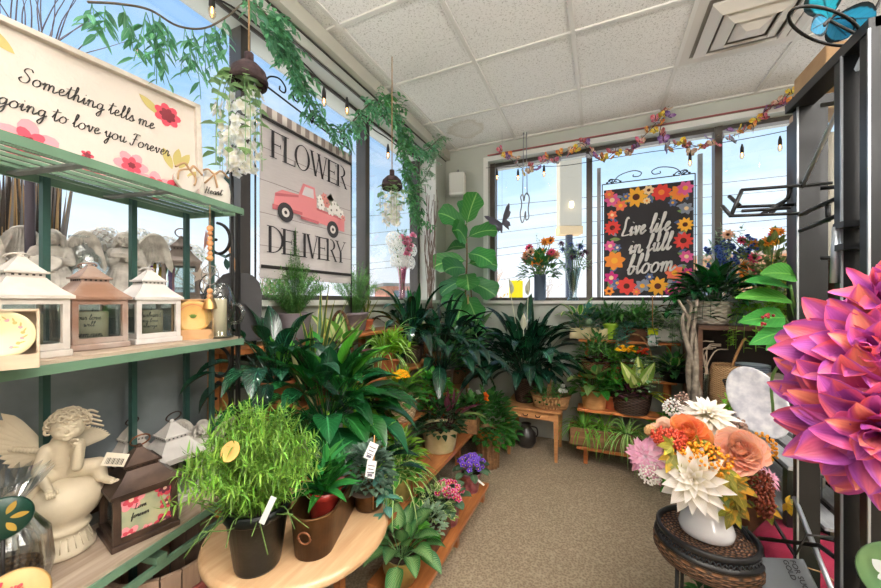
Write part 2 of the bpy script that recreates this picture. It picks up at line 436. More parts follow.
# windows
alu = mat('bronze_aluminium', '#59544f', .38, .5, var=.15, vs=4)
alul = mat('light_aluminium', '#9a9b9c', .35, .6)
paneg = glass('window_glass', '#ffffff', .0)
FX = XL-.22
m = MB()
for y in (WL0+.03, -.86, .19, 1.235, 2.283): m.box((FX, y, (SILL+TOP)/2), (.09, .055, TOP-SILL)); 
m.box((FX, WL1-.05, (SILL+TOP)/2), (.09, .05, TOP-SILL))
m.box((FX, (WL0+WL1)/2, SILL+.045), (.07, WL1-WL0, .03))
w1 = struct(m, 'window_1', alu)
m = MB().box((FX, (WL0+WL1)/2, (SILL+TOP)/2+.01), (.006, WL1-WL0-.1, TOP-SILL-.12)); m.build('pane', paneg, w1)
FY = YB+.12
m = MB()
for x in (BX0+.025, -.09+.0, .87, 1.8, BX1-.03): m.box((x, FY, (SILL+BT)/2), (.05, .09, BT-SILL))
m.box(((BX0+BX1)/2, FY, SILL+.04), (BX1-BX0, .07, .03)); m.box(((BX0+BX1)/2, FY, BT-.018), (BX1-BX0, .07, .035))
w2 = struct(m, 'window_2', alu)
m = MB().box(((BX0+BX1)/2, FY, (SILL+BT)/2+.01), (BX1-BX0-.1, .006, BT-SILL-.12)); m.build('pane', paneg, w2)
m = MB()
for x in (-.01, .86-.03): m.box((x-.0, FY+.35, 1.95), (.035, .035, 1.36))
ext = struct(m, 'window_3', alul)
# lights: added fill panels that brighten room and ceiling (behind and beside the camera)
def fill_panel(x, y, power, up=24, col=(1, .95, .88)):
    t = thing('added_fill_panel', 'added square fill light panel shining up and down behind the viewer', 'light', (x, y, 2.34), group='added fill light panels')
    MB().box((0, 0, 0), (.6, .6, .03)).build('frame', whitep, t)
    MB().box((0, 0, -.018), (.54, .54, .006)).build('diffuser', emit('fill_diffuser', '#fff2de', 2), t)
    for sx in (-1, 1): MB().tube([(sx*.25, 0, .01), (sx*.25, 0, H-2.34-.001)], .003, 6).build('cable', whitep, t)
    area('fill_downlight', (x, y, 2.31), .54, power, col); area('fill_uplight', (x, y, 2.37), .54, up, (1, .975, .945), rot=(pi, 0, 0))
fill_panel(.62, .0, 17, 66); fill_panel(1.99, .4, 40, 60); fill_panel(-.55, -.75, 5, 62); fill_panel(1.6, -1.4, 30, 26)
# ceiling vent
t = thing('ceiling_vent', 'square white stepped air diffuser set in the ceiling tiles', 'air vent', (.77, 2.505, H-.006))
vm = mat('vent_paint', '#cfc9c0', .4)
for i, (a, z) in enumerate(((.60, 0), (.455, .03), (.31, .045), (.17, .055))):
    b = a-.11; mb = MB()
    if i == 3: b = .06
    o = [(a/2*sx, a/2*sy, -.002) for sx, sy in ((-1, -1), (1, -1), (1, 1), (-1, 1))]; q = [(b/2*sx, b/2*sy, .035 if i == 0 else .03) for sx, sy in ((-1, -1), (1, -1), (1, 1), (-1, 1))]
    z0 = -.004-i*.016
    vs = [(p[0], p[1], z0-.0) for p in o]+[(p[0], p[1], z0-(.0 if i == 0 else .03)) for p in q]
    fs = [(k, (k+1) % 4, 4+(k+1) % 4, 4+k) for k in range(4)]
    if i == 3: fs.append((4, 5, 6, 7))
    vs += [(p[0]*.985, p[1]*.985, p[2]+.012) for p in vs[:8]]
    fs += [(8+f[3], 8+f[2], 8+f[1], 8+f[0]) for f in fs[:4]]+[(k, 8+k, 8+(k+1) % 4, (k+1) % 4) for k in range(4)]+[(4+k, 4+(k+1) % 4, 12+(k+1) % 4, 12+k) for k in range(4)]
    mb.add(vs, fs, flat=True); mb.build('frame' if i == 0 else 'cone_ring' if i < 3 else 'center_plate', vm, t)
MB().box((0, 0, .002), (.56, .56, .002)).build('duct_opening', mat('duct_dark', '#8d857a', .8), t)
# speaker
t = thing('wall_speaker', 'small white box speaker high in the corner', 'speaker', PY(459.5, YB-.001, 2.0)+V((0, -.06, .49)), R(12))
MB().box((0, 0, 0), (.165, .11, .235), bev=.02).build('cabinet', mat('speaker_plastic', '#e4e3dd', .5), t)
MB().box((0, -.058, .005), (.14, .006, .2), bev=.004).build('grille', mat('speaker_grille', '#d0cfc8', .7, bs=500, bstr=.5), t)
MB().tube([(0, .05, .0), (0, .05, .17)], .012).build('bracket', alul, t)
# ================================================================ outdoors
ground = mat('asphalt_pale', '#e9e5de', .9, var=.08, vs=.6)
MB_ = MB().box((0, 0, -.25), (160, 160, .1)); tag(struct(MB_, 'ground', ground))
# outdoors: building across the street, pale building, trees, power lines, pylon sign, yellow board
brick = mat('orange_brick', '#d9a87e', .9, c2='#c48e66', vs=3, bs=20, bstr=.3)
def building(name, label, c, sz, rz, m, wins, roofc='#8b8580'):
    t = thing(name, label, 'building', c, rz)
    MB().box((0, 0, sz[2]/2), sz).build('walls', m, t)
    MB().box((0, 0, sz[2]+.1), (sz[0]+.5, sz[1]+.5, .25)).build('roof', mat('roof_'+name, roofc, .8), t)
    for i in range(wins):
        x = -sz[0]/2+sz[0]*(i+.5)/wins
        w = MB().box((x, -sz[1]/2-.02, 1.6), (sz[0]/wins*.5, .08, 1.3)).build('window', mat('far_window', '#6f7a84', .2), t)
    return t
p = W(800, 300, 24); building('shop_building', 'low orange brick building across the street', (p.x, p.y, -.2), (13, 8, 4.4), R(-20), brick, 4, '#b9a08c')
p = W(395, 300, 30); building('brick_house', 'small red brick house seen past the left window post', (p.x, p.y, -.2), (2.6, 5, 2.6), R(45), mat('red_brick_far', '#c98d78', .9, c2='#b97860', vs=4), 1)
p = W(95, 300, 40); building('pale_house', 'pale grey house behind the lantern shelf window', (p.x, p.y, -.2), (20, 6, 2.8), R(60), mat('pale_siding', '#c9ccd2', .9), 5)
def bare_tree(px, d, h, label, col='#a58a6c', n=5, z0=-.2, dens=1.0, w=.09, rz=0):
    p = W(px, 300, d); t = thing('bare_tree', label, 'tree', (p.x, p.y, z0), group=None)
    mb = MB(); rd = random.Random(int(px*7+d))
    def br(p, dr, L, r, k):
        pts = [p]; q = p.copy(); dd = dr.copy()
        for i in range(4):
            dd = (dd+V((rd.uniform(-.25, .25), rd.uniform(-.25, .25), rd.uniform(-.05, .2)))).normalized(); q = q+dd*L/4; pts.append(q.copy())
        mb.tube(pts, [r*(1-.14*i) for i in range(5)], 4, False)
        if k <= 0: return
        for i in range(int(3*dens)+1):
            s = pts[rd.randint(1, 4)]; nd = (dd+V((rd.uniform(-1, 1), rd.uniform(-1, 1), rd.uniform(-.2, .7)))).normalized()
            br(s, nd, L*rd.uniform(.5, .75), r*.5, k-1)
    br(V((0, 0, 0)), V((0, 0, 1)), h*.4, w, n-1)
    mb.build('trunk', mat('bark_'+col[1:], col, .9), t)
bark = '#b39a80'
bare_tree(268, 12, 5.6, 'bare branching tree outside beside the flower delivery flag', '#b5a28e', 5)
bare_tree(500, 22, 5.2, 'low bare tree outside behind the yellow board', '#d2b090', 5)
bare_tree(545, 26, 6.2, 'thin bare tree outside behind the pylon sign', '#c3b0a0', 5)
bare_tree(215, 16, 5.0, 'bare tree outside behind the pale cushion', '#bba98f', 5)
bare_tree(660, 30, 5.5, 'bare tree outside behind the bloom banner', '#c3b0a0', 4)
bare_tree(735, 15, 3.0, 'small bare tree outside left of the brick shop', '#cfae8e', 4)
def shrub_far(px, d, r, label, c):
    p = W(px, 300, d); t = thing('shrub', label, 'shrub', (p.x, p.y, -.2)); mb = MB()
    for i in range(260):
        a = V((U(-1, 1), U(-1, 1), U(-.2, 1))); 
        if a.length > 1.1: continue
        mb.leaf(V((a.x*r, a.y*r, r*.5+a.z*r*.8)), V((U(-1, 1), U(-1, 1), U(-.5, 1))), r*.22, r*.12, 0, seg=2)
    mb.build('twigs', leafmat('far_'+c[1:], c, amt=.3), t)
shrub_far(500, 20, 1.4, 'rusty orange winter shrub outside behind the yellow board', '#d9a878')
shrub_far(275, 11, 1.0, 'brown winter shrub outside left of the flag', '#c9a878')
shrub_far(398, 14, .8, 'russet shrub outside by the brick house', '#c8967c')
# power lines
wire = mat('power_wire', '#5e6670', .6)
pts = [(40, 62, 4.55, 30), (40, 62, 5.3, 30)]
y0s = [(285, 262, 236), (259, 243, 222), (236, 221, 205), (223, 207, 185), (208, 196, 170), (252, 235, 214)]
for i, (a, b, c) in enumerate(y0s):
    d = 34-2*i
    P = [W(470, a, d+3), W(600, b, d), W(720, (b+c)/2, d-2), W(840, c, d-4)]
    P = [W(300, a+(a-b)*1.1, d+7)]+P
    mb = MB().tube(smooth_pts(P, 8), .022, 4)
    tag(mb.build('power_line', wire), 'thin dark overhead power line crossing the back window sky', 'power line', 'overhead power lines')
# pylon sign (white lit box on a dark pole)
p = W(569, 300, 9.0); t = thing('pylon_sign', 'tall white blank box sign on a dark pole outside the back window', 'sign', (p.x, p.y, -.2), R(22))
MB().box((0, 0, 1.9), (.14, .14, 3.8)).build('pole', mat('pole_dark', '#3c4250', .5), t)
MB().box((0, 0, 4.25), (.56, .3, 1.75), bev=.02).build('sign_box', mat('sign_white', '#bdb19a', .5), t)
MB().box((0, 0, 3.27), (.58, .36, .2)).build('base_box', mat('sign_tan', '#d9b98a', .7), t)
MB().box((-.0, -.2, 3.9), (.10, .1, .16), bev=.03).build('flood_lamp', emit('flood_bulb', '#fff6de', 3), t)
p = W(516, 300, 7.0); t = thing('yellow_board', 'bright yellow board on a short post outside', 'sign', (p.x, p.y, -.2), R(20))
MB().box((0, 0, 1.68), (.27, .04, .42), bev=.02).build('board', mat('yellow_paint', '#ffe000', .5), t)
MB().tube([(0, .04, 0), (0, .04, 1.8)], .02).build('post', wire, t)
# single stroke script letters: (advance, strokes); x height 1, ascender 2, descender -1
G = {
'o': (1.05, [[(.75, .95), (.4, 1), (.1, .6), (.15, .15), (.45, 0), (.78, .3), (.78, .75), (.6, .98), (.75, .8), (1.05, .85)]]),
'm': (1.7, [[(0, .6), (.2, 1), (.22, .5), (.2, 0), (.3, .7), (.55, 1), (.68, .75), (.66, 0), (.78, .7), (1.02, 1), (1.16, .7), (1.15, .15), (1.3, 0), (1.7, .4)]]),
'n': (1.2, [[(0, .6), (.18, 1), (.2, .5), (.18, 0), (.3, .7), (.55, 1), (.72, .7), (.72, .15), (.86, 0), (1.2, .4)]]),
'e': (.85, [[(0, .35), (.35, .5), (.55, .8), (.38, 1.02), (.15, .75), (.12, .3), (.35, 0), (.85, .4)]]),
't': (.75, [[(0, .4), (.3, 1.3), (.36, 1.8), (.28, .9), (.3, .15), (.45, 0), (.75, .4)], [(-.1, 1.3), (.3, 1.38), (.85, 1.5)]]),
'h': (1.15, [[(0, .4), (.35, 1.3), (.42, 2.0), (.28, 2.1), (.2, 1.3), (.18, 0), (.28, .65), (.5, 1), (.68, .75), (.68, .15), (.82, 0), (1.15, .4)]]),
'i': (.6, [[(0, .4), (.22, .98), (.2, .2), (.32, 0), (.6, .4)], [(.26, 1.4), (.3, 1.45)]]),
'g': (1.0, [[(.68, .85), (.4, 1), (.1, .65), (.18, .15), (.45, .1), (.68, .5), (.72, .95), (.7, -.4), (.45, -1.05), (.2, -.8), (.45, -.3), (1.0, .35)]]),
's': (.75, [[(0, .4), (.32, 1.05), (.4, .75), (.52, .4), (.42, .05), (.15, .02), (.1, .15), (.4, .05), (.75, .4)]]),
'l': (.65, [[(0, .4), (.35, 1.3), (.42, 1.9), (.28, 2.1), (.18, 1.5), (.18, .3), (.32, 0), (.65, .4)]]),
'v': (.9, [[(0, .6), (.16, 1), (.25, .6), (.38, 0), (.6, .5), (.66, .98), (.62, .85), (.9, .9)]]),
'y': (.95, [[(0, .6), (.15, 1), (.2, .4), (.38, .1), (.62, .5), (.68, 1), (.62, -.3), (.4, -1.05), (.18, -.8), (.45, -.25), (.95, .4)]]),
'u': (1.05, [[(0, .6), (.15, 1), (.15, .35), (.32, 0), (.58, .35), (.64, 1), (.62, .3), (.75, 0), (1.05, .4)]]),
'r': (.75, [[(0, .5), (.2, 1.1), (.25, .9), (.45, .95), (.42, .4), (.5, .02), (.75, .4)]]),
'f': (.75, [[(0, .4), (.38, 1.4), (.42, 2.0), (.26, 2.05), (.2, 1.2), (.2, -.8), (.32, -1.0), (.4, -.4), (.3, 0), (.75, .4)]]),
'b': (.95, [[(0, .4), (.35, 1.3), (.4, 2.0), (.24, 2.0), (.16, 1.2), (.16, .2), (.4, 0), (.68, .35), (.6, .85), (.4, .75), (.95, .8)]]),
'a': (1.05, [[(.7, .85), (.4, 1), (.1, .6), (.18, .1), (.45, .1), (.7, .6), (.72, .98), (.7, .2), (.8, 0), (1.05, .4)]]),
'k': (.9, [[(0, .4), (.35, 1.4), (.4, 2), (.25, 2), (.18, 1), (.16, 0)], [(.16, .3), (.5, .95), (.3, .5), (.5, .05), (.9, .35)]]),
'S': (1.3, [[(1.15, 1.75), (.9, 2.1), (.45, 2.0), (.3, 1.55), (.7, 1.15), (1.0, .7), (.8, .1), (.3, 0), (.0, .35), (.2, .65)]]),
'I': (.8, [[(.55, 2), (.3, 1.2), (.25, .2), (.5, 0), (.8, .3)]]),
'F': (1.1, [[(.2, 1.8), (.5, 2.1), (1.25, 2.0)], [(.7, 2.0), (.5, 1), (.35, .1), (.1, 0), (-.05, .3)], [(.2, 1.05), (.95, 1.15)]]),
'L': (1.2, [[(.6, 1.9), (.45, 2.1), (.3, 1.7), (.35, .9), (.2, .15), (.5, .05), (1.2, .12)]]),
'H': (1.3, [[(.15, 1.9), (.3, 2), (.25, 1), (.15, 0)], [(1.0, 2), (.85, 1), (.85, .1), (1.2, .1)], [(0, .95), (.5, 1.1), (1.1, 1.0)]]),
"'": (.3, [[(.15, 2.1), (.08, 1.75)]]), ' ': (.55, []),
}
def script(mb, text, h, O, X, Y, Nn, r, slant=.2, sp=1.0, wflat=.3, ps=.95):
    """write text; h = x-height in metres, O origin (baseline left), X/Y unit vectors in the plane, Nn normal"""
    x = 0
    for ch in text:
        adv, st = G[ch]
        for s in st:
            P = [O+X*((x+px*ps+py*slant)*h)+Y*(py*h)+Nn*.0012 for px, py in s]
            q = smooth_pts(P, 5)
            n = len(q); rr = []
            for i, a in enumerate(q):
                dd = (q[min(i+1, n-1)]-q[max(i-1, 0)]).normalized(); down = abs(dd.dot(Y))
                rr.append(r*(.55+.75*down))
            mb.tube(q, rr, 5, True, flat=1.0)
        x += adv*sp*ps
    return x*h
def script_len(text, sp=1.0, ps=.95): return sum(G[c][0] for c in text)*sp*ps
# serif capitals: strokes in unit height, (x0,y0,x1,y1,width)
SER = {
'F': (.62, [(.14, 0, .14, 1, .13), (.14, .97, .6, .97, .04), (.14, .52, .48, .52, .04), (.59, .8, .59, .99, .03), (.48, .43, .48, .6, .03), (.0, .015, .3, .015, .03), (0, .985, .2, .985, .03)]),
'L': (.62, [(.14, 0, .14, 1, .13), (.14, .02, .6, .02, .04), (.6, 0, .6, .2, .03), (0, .985, .3, .985, .03), (0, .015, .2, .015, .03)]),
'W': (1.05, [(.1, 1, .34, 0, .12), (.34, 0, .54, .98, .045), (.5, 1, .74, 0, .12), (.74, 0, .96, .98, .045), (0, .985, .24, .985, .03), (.4, .985, .62, .985, .03), (.84, .985, 1.06, .985, .03)]),
'E': (.66, [(.14, 0, .14, 1, .13), (.14, .97, .6, .97, .04), (.14, .52, .48, .52, .04), (.14, .03, .62, .03, .04), (.59, .82, .59, .99, .03), (.48, .43, .48, .6, .03), (.62, .0, .62, .2, .03), (0, .985, .2, .985, .03), (0, .015, .2, .015, .03)]),
'R': (.76, [(.14, 0, .14, 1, .13), (.38, .5, .68, 0, .12), (0, .985, .2, .985, .03), (0, .015, .28, .015, .03), (.58, .015, .78, .015, .03)]),
'D': (.78, [(.14, 0, .14, 1, .13), (0, .985, .3, .985, .03), (0, .015, .3, .015, .03)]),
'I': (.34, [(.16, 0, .16, 1, .13), (.02, .985, .3, .985, .03), (.02, .015, .3, .015, .03)]),
'V': (.78, [(.12, 1, .4, 0, .12), (.4, 0, .66, .98, .045), (0, .985, .26, .985, .03), (.54, .985, .78, .985, .03)]),
'Y': (.76, [(.1, 1, .38, .48, .11), (.38, .48, .66, .98, .045), (.38, 0, .38, .5, .13), (0, .985, .24, .985, .03), (.54, .985, .78, .985, .03), (.24, .015, .52, .015, .03)]),
'O': (.86, []), }
def serif(mb, text, h, O, X, Y, Nn, gap=.1):
    x = 0
    def P(a, b): return O+X*((x+a)*h)+Y*(b*h)+Nn*.001
    def arc(cx, cy, rx, ry, a0, a1, thick=.12, thin=.035, n=22):
        vs = []; fs = []
        for i in range(n+1):
            a = a0+(a1-a0)*i/n; w = thin+(thick-thin)*abs(cos(a)); 
            for k in (-1, 1): vs.append(P(cx+(rx+k*w/2)*cos(a), cy+(ry+k*thin/2)*sin(a)))
        fs = [(2*i, 2*i+1, 2*i+3, 2*i+2) for i in range(n)]
        mb.add(vs, fs, flat=True)
    for ch in text:
        adv, st = SER[ch]
        for (a, b, c, d, w) in st:
            p, q = V((a, b)), V((c, d)); dd = (q-p).normalized(); 
            if abs(dd.y) > .3: nn = V((1, 0))*w/2
            else: nn = V((0, 1))*w/2
            vs = [P(*(p-nn)), P(*(p+nn)), P(*(q+nn)), P(*(q-nn))]; mb.add(vs, [(0, 1, 2, 3)], flat=True)
        if ch == 'O': arc(.42, .5, .34, .49, 0, 2*pi, n=32)
        if ch == 'R': arc(.3, .74, .27, .245, -pi/2, pi/2)
        if ch == 'D': arc(.2, .5, .5, .485, -pi/2, pi/2)
        x += adv+gap
    return x*h
def blob_flower(mb, c, X, Y, Nn, r, n=6, m0=0, m1=1, layers=2, rot=0):
    """flat painted flower: layered petals in a plane"""
    for L in range(layers):
        rr = r*(1-.38*L)
        for i in range(n):
            a = rot+2*pi*i/n+L*.4
            pc = c+(X*cos(a)+Y*sin(a))*rr*.55; vs = [pc+Nn*(.0006*(L+1)+.0001*i)]
            for j in range(10):
                b = 2*pi*j/10; e1 = (X*cos(a)+Y*sin(a)); e2 = (X*-sin(a)+Y*cos(a))
                vs.append(pc+e1*(cos(b)*rr*.5)+e2*(sin(b)*rr*.36)+Nn*(.0006*(L+1)+.0001*i))
            mb.m = m0+L; mb.add(vs, [(0, j+1, (j+1) % 10+1) for j in range(10)], flat=True)
    mb.m = m1
    vs = [c+Nn*.0022]+[c+(X*cos(2*pi*j/10)+Y*sin(2*pi*j/10))*r*.2+Nn*.0022 for j in range(10)]
    mb.add(vs, [(0, j+1, (j+1) % 10+1) for j in range(10)], flat=True)
def flat_leaf(mb, c, d, s, Nn, L, w, off=.0005):
    vs = []; 
    for i in range(9):
        t = i/8; ww = w*.5*sin(pi*t)**.8
        vs += [c+d*(L*t)-s*ww+Nn*off, c+d*(L*t)+s*ww+Nn*off]
    mb.add(vs, [(2*i, 2*i+1, 2*i+3, 2*i+2) for i in range(8)], flat=True)
def disc(mb, c, X, Y, Nn, rx, ry=None, n=20, off=.001):
    ry = ry or rx
    vs = [c+Nn*off]+[c+X*(cos(2*pi*j/n)*rx)+Y*(sin(2*pi*j/n)*ry)+Nn*off for j in range(n)]
    mb.add(vs, [(0, j+1, (j+1) % n+1) for j in range(n)], flat=True)
def poly(mb, c, X, Y, Nn, pts, off=.001):
    vs = [c+X*a+Y*b+Nn*off for a, b in pts]; mb.add(vs, [tuple(range(len(vs)))], flat=True)
G['d'] = (1.05, [[(.7, .85), (.4, 1), (.1, .6), (.18, .1), (.45, .1), (.68, .6), (.72, 2.0), (.7, .2), (.8, 0), (1.05, .4)]])
G['w'] = (1.3, [[(0, .6), (.14, 1), (.2, .2), (.35, 0), (.55, .8), (.62, .1), (.8, 0), (1.0, .6), (1.02, 1), (1.3, .85)]])
green = mat('rack_green_paint', '#64846c', .4, var=.12, vs=10)
gdark = mat('rack_dark_green', '#2f4f48', .4)
iron = mat('black_iron', '#23211f', .45, .4)
board = wood('weathered_board', '#8f7a68', '#c0ad9a', 0, 5, .7)
rack = thing('plant_rack', 'green metal baker rack with slatted top shelf along the left window', 'shelf rack', (-1.206, .879, 0), R(101.1))
LX_ = .95; DY = .26
def rk(x, y, z=0): return rack_m @ V((x, y, z))
rack_m = Matrix.Translation((-1.206, .879, 0)) @ Matrix.Rotation(R(101.1), 4, 'Z')
for x, y in ((-.012, .012), (-.012, DY-.012), (-LX_, .012), (-LX_, DY-.012)):
    MB().box((x, y, .82), (.012 if y < .1 else .018, .012, 1.64)).build('post', gdark if y > .1 else iron, rack)
for x in (-.2, -.42, -.64): MB().box((x, DY-.01, .82), (.016, .016, 1.64)).build('post', gdark, rack)
MB().box((-.012, .13, .82), (.014, .014, 1.64)).build('post', gdark, rack)
for z, kind in ((1.63, 0), (1.148, 1), (.60, 1)):
    mb = MB(); zz = z-.004; mb.box((-LX_/2, .003, zz+.003), (LX_, .008, .022)); mb.box((-LX_/2, DY, zz), (LX_, .008, .022))
    mb.box((0, DY/2, zz), (.008, DY, .022)); mb.box((-LX_, DY/2, zz), (.008, DY, .022))
    if z == .60: mb.box((-LX_/2, .012, z-.07), (LX_, .012, .02)); mb.box((-.3, .06, z-.045), (.03, .12, .02)); mb.box((-.65, .06, z-.045), (.03, .12, .02))
    mb.build('shelf_frame', green, rack)
    if kind == 0:
        mb = MB()
        for i in range(5): mb.box((-LX_/2, .045+.042*i, z), (LX_-.01, .011, .008))
        mb.build('slat', green, rack)
        for x in (-.27, -.48, -.7): MB().box((x, DY/2, z-.008), (.022, DY, .006)).build('cross_brace', mat('grey_brace', '#6b716c', .5, .3), rack)
    else:
        mb = MB().box((-LX_/2, DY/2, z+.014), (LX_-.006, DY-.012, .01)); mb.build('board', board, rack)
def spiral(c, r, a0, turns, z0, ax=(0, 1), n=26, grow=.85):
    pts = []
    for i in range(n+1):
        t = i/n; a = a0+turns*2*pi*t; rr = r*(1-grow*t); pts.append((c[0]+cos(a)*rr, c[1]+sin(a)*rr))
    return pts
# scrolled iron side bracket at the right end (plane x = 0.03 of the rack)
for z0, s in ((1.70, 1), (1.54, -1), (1.30, 1), (1.07, -1), (.93, -1)):
    pts = [(.012, .02+DY*.42+a*1.0, z0+b*s) for a, b in spiral((0, .02), .075, -pi/2, .95*s, 0)]
    MB().tube(pts, .006, 6).build('scroll', iron, rack)
for z in (1.78, 1.46, 1.22, 1.0):
    mb = MB()
    for a in range(3):
        an = a*2*pi/3+.5; mb.leaf((.02, .10, z), V((.2, cos(an), sin(an))), .045, .03, 0, .1, 3, pr_round)
    mb.build('ivy_ornament', gdark, rack)
MB().tube([(.012, .06, .9), (.012, .06, 1.85)], .006, 6).build('scroll', iron, rack)
# ---------------- framed sign on the top shelf
a = V((-1.321+.0, .329, 1.638)); b = V((-1.293, .784, 1.638)); Xd = (b-a).normalized(); a = b-Xd*.68
L = (b-a).length; Hh = .36
s_rz = math.atan2(Xd.y, Xd.x)
t = thing('framed_sign', 'white framed sign with cursive love verse and painted pink roses', 'sign', b, s_rz)
lean = Matrix.Rotation(R(-4), 4, 'X')
def TT(o): o.matrix_local = lean; return o
cream = mat('sign_canvas', '#cfc4ba', .85, var=.05, vs=12, bs=60, bstr=.4, bd=.004)
TT(MB().box((-L/2, .006, Hh/2), (L-.02, .012, Hh-.02)).build('panel', cream, t))
mb = MB()
for c, s in (((-L/2, 0, Hh-.008), (L, .034, .016)), ((-L/2, 0, .008), (L, .034, .016)), ((-.008, 0, Hh/2), (.016, .034, Hh)), ((-L+.008, 0, Hh/2), (.016, .034, Hh))): mb.box(c, s, bev=.002)
TT(mb.build('frame', mat('frame_whitewash', '#d5cbc0', .7, var=.2, vs=30), t))
ink = mat('sign_ink', '#231f1d', .7)
O0, XX, YY, NN = V((0, 0, 0)), V((1, 0, 0)), V((0, 0, 1)), V((0, -1, 0))
mb = MB()
def sc_at(text, xs, z, h, r, **k): script(mb, text, h, V((xs, -.0005, z)), XX, YY, NN, r, **k)
sc_at('Something tells me', -.425, .215, .0198, .0012, ps=.86)
sc_at("I'm going to love you Forever", -.515, .140, .0190, .0012, ps=.88)
TT(mb.build('lettering', ink, t))
pk = [mat('paint_pink', '#e9929b', .8), mat('paint_rose', '#cf4658', .8), mat('paint_deep', '#7c2a35', .8), mat('paint_olive', '#b1a262', .8), mat('paint_peach', '#e7b7a3', .8)]
def wallart(nm, lst):
    for q in lst:
        mb = MB(); kind, x, z, r = q[:4]; c = V((x, -.0008, z))
        if kind == 'f': blob_flower(mb, c, XX, YY, NN, r, q[4], q[5], 2, 3 if q[5] == 0 else 2, q[6] if len(q) > 6 else 0)
        else:
            an = q[4]; d = XX*cos(an)+YY*sin(an); s = XX*-sin(an)+YY*cos(an); mb.m = 3; flat_leaf(mb, c, d, s, NN, r, r*.36)
        TT(mb.build(nm, pk, t))
wallart('painted_flower', [('l', -.175, .315, .075, R(-38)), ('l', -.50, .335, .09, R(-38)), ('l', -.56, .30, .07, R(-20)), ('f', -.098, .280, .038, 7, 1), ('f', -.41, .065, .055, 5, 0, .3), ('f', -.41, .035, .035, 6, 1, .3),
 ('f', -.20, .075, .042, 6, 0), ('f', -.30, .07, .014, 5, 1), ('f', -.065, .05, .04, 6, 1), ('f', -.14, .03, .045, 6, 0, .5), ('l', -.08, .11, .07, R(80)), ('l', -.07, .11, .07, R(60)), ('l', -.09, .10, .07, R(110)), ('f', -.60, .08, .05, 6, 0), ('l', -.05, .08, .06, R(40)), ('f', -.29, .03, .03, 6, 0)])
# wooden heart with raffia hanging on the sign
raf = mat('raffia', '#b08d68', .8)
hp = rk(-.12, .03, 1.645)
t = thing('hanging_heart', 'white wooden heart with raffia bow leaning against the framed sign', 'ornament', (b+Xd*-.075+V((.045, 0, .0))), s_rz+R(4))
def heart_poly(r): return [(r*16*sin(a)**3/17, r*(13*cos(a)-5*cos(2*a)-2*cos(3*a)-cos(4*a))/17) for a in [2*pi*i/32 for i in range(32)]]
RX = Matrix.Rotation(R(90), 4, 'X')
MB().prism(heart_poly(.045), 0, .01, Matrix.Translation((0, 0, .05)) @ RX).build('heart', mat('heart_white', '#d8cdc4', .7), t)
mb = MB(); mb.tube(smooth_pts([(-.04, -.012, .09), (-.015, -.015, .11), (0, -.018, .095), (.015, -.015, .11), (.045, -.012, .09)], 5), .0035, 5); mb.tube(smooth_pts([(0, -.016, .095), (.02, -.017, .07), (.015, -.017, .045)], 4), .003, 5); mb.tube(smooth_pts([(0, -.016, .095), (-.03, -.017, .08), (-.035, -.017, .05)], 4), .003, 5)
mb.build('raffia_bow', raf, t)
# small pillow "Heart"
p = rk(-.03, .10, 1.638)
t = thing('message_bag', 'small white cloth bag reading Heart tied with raffia at the shelf end', 'bag', p, R(60))
mb = MB(); 
for i in range(9):
    pass
mb.lathe([(.0, 0), (.04, 0), (.052, .02), (.054, .06), (.046, .10), (.03, .118), (.036, .132), (.03, .136), (0, .13)], 24, sx=1, sy=.45); mb.build('pouch', mat('bag_linen', '#d9d2c9', .9, bs=200, bstr=.2), t)
mb = MB(); mb.tube(smooth_pts([(-.045, -.02, .12), (-.02, -.03, .132), (0, -.03, .118), (.02, -.03, .134), (.045, -.02, .115)], 5), .0035, 5); mb.tube([(0, -.03, .118), (.008, -.034, .07)], .0035, 5); mb.tube([(0, -.03, .118), (-.03, -.03, .08)], .003, 5); mb.build('raffia_bow', raf, t)
mb = MB(); script(mb, 'Heart'.replace('H', 'H'), .012, V((-.03, -.028, .045)), XX, YY, NN, .0012); mb.build('lettering', ink, t)
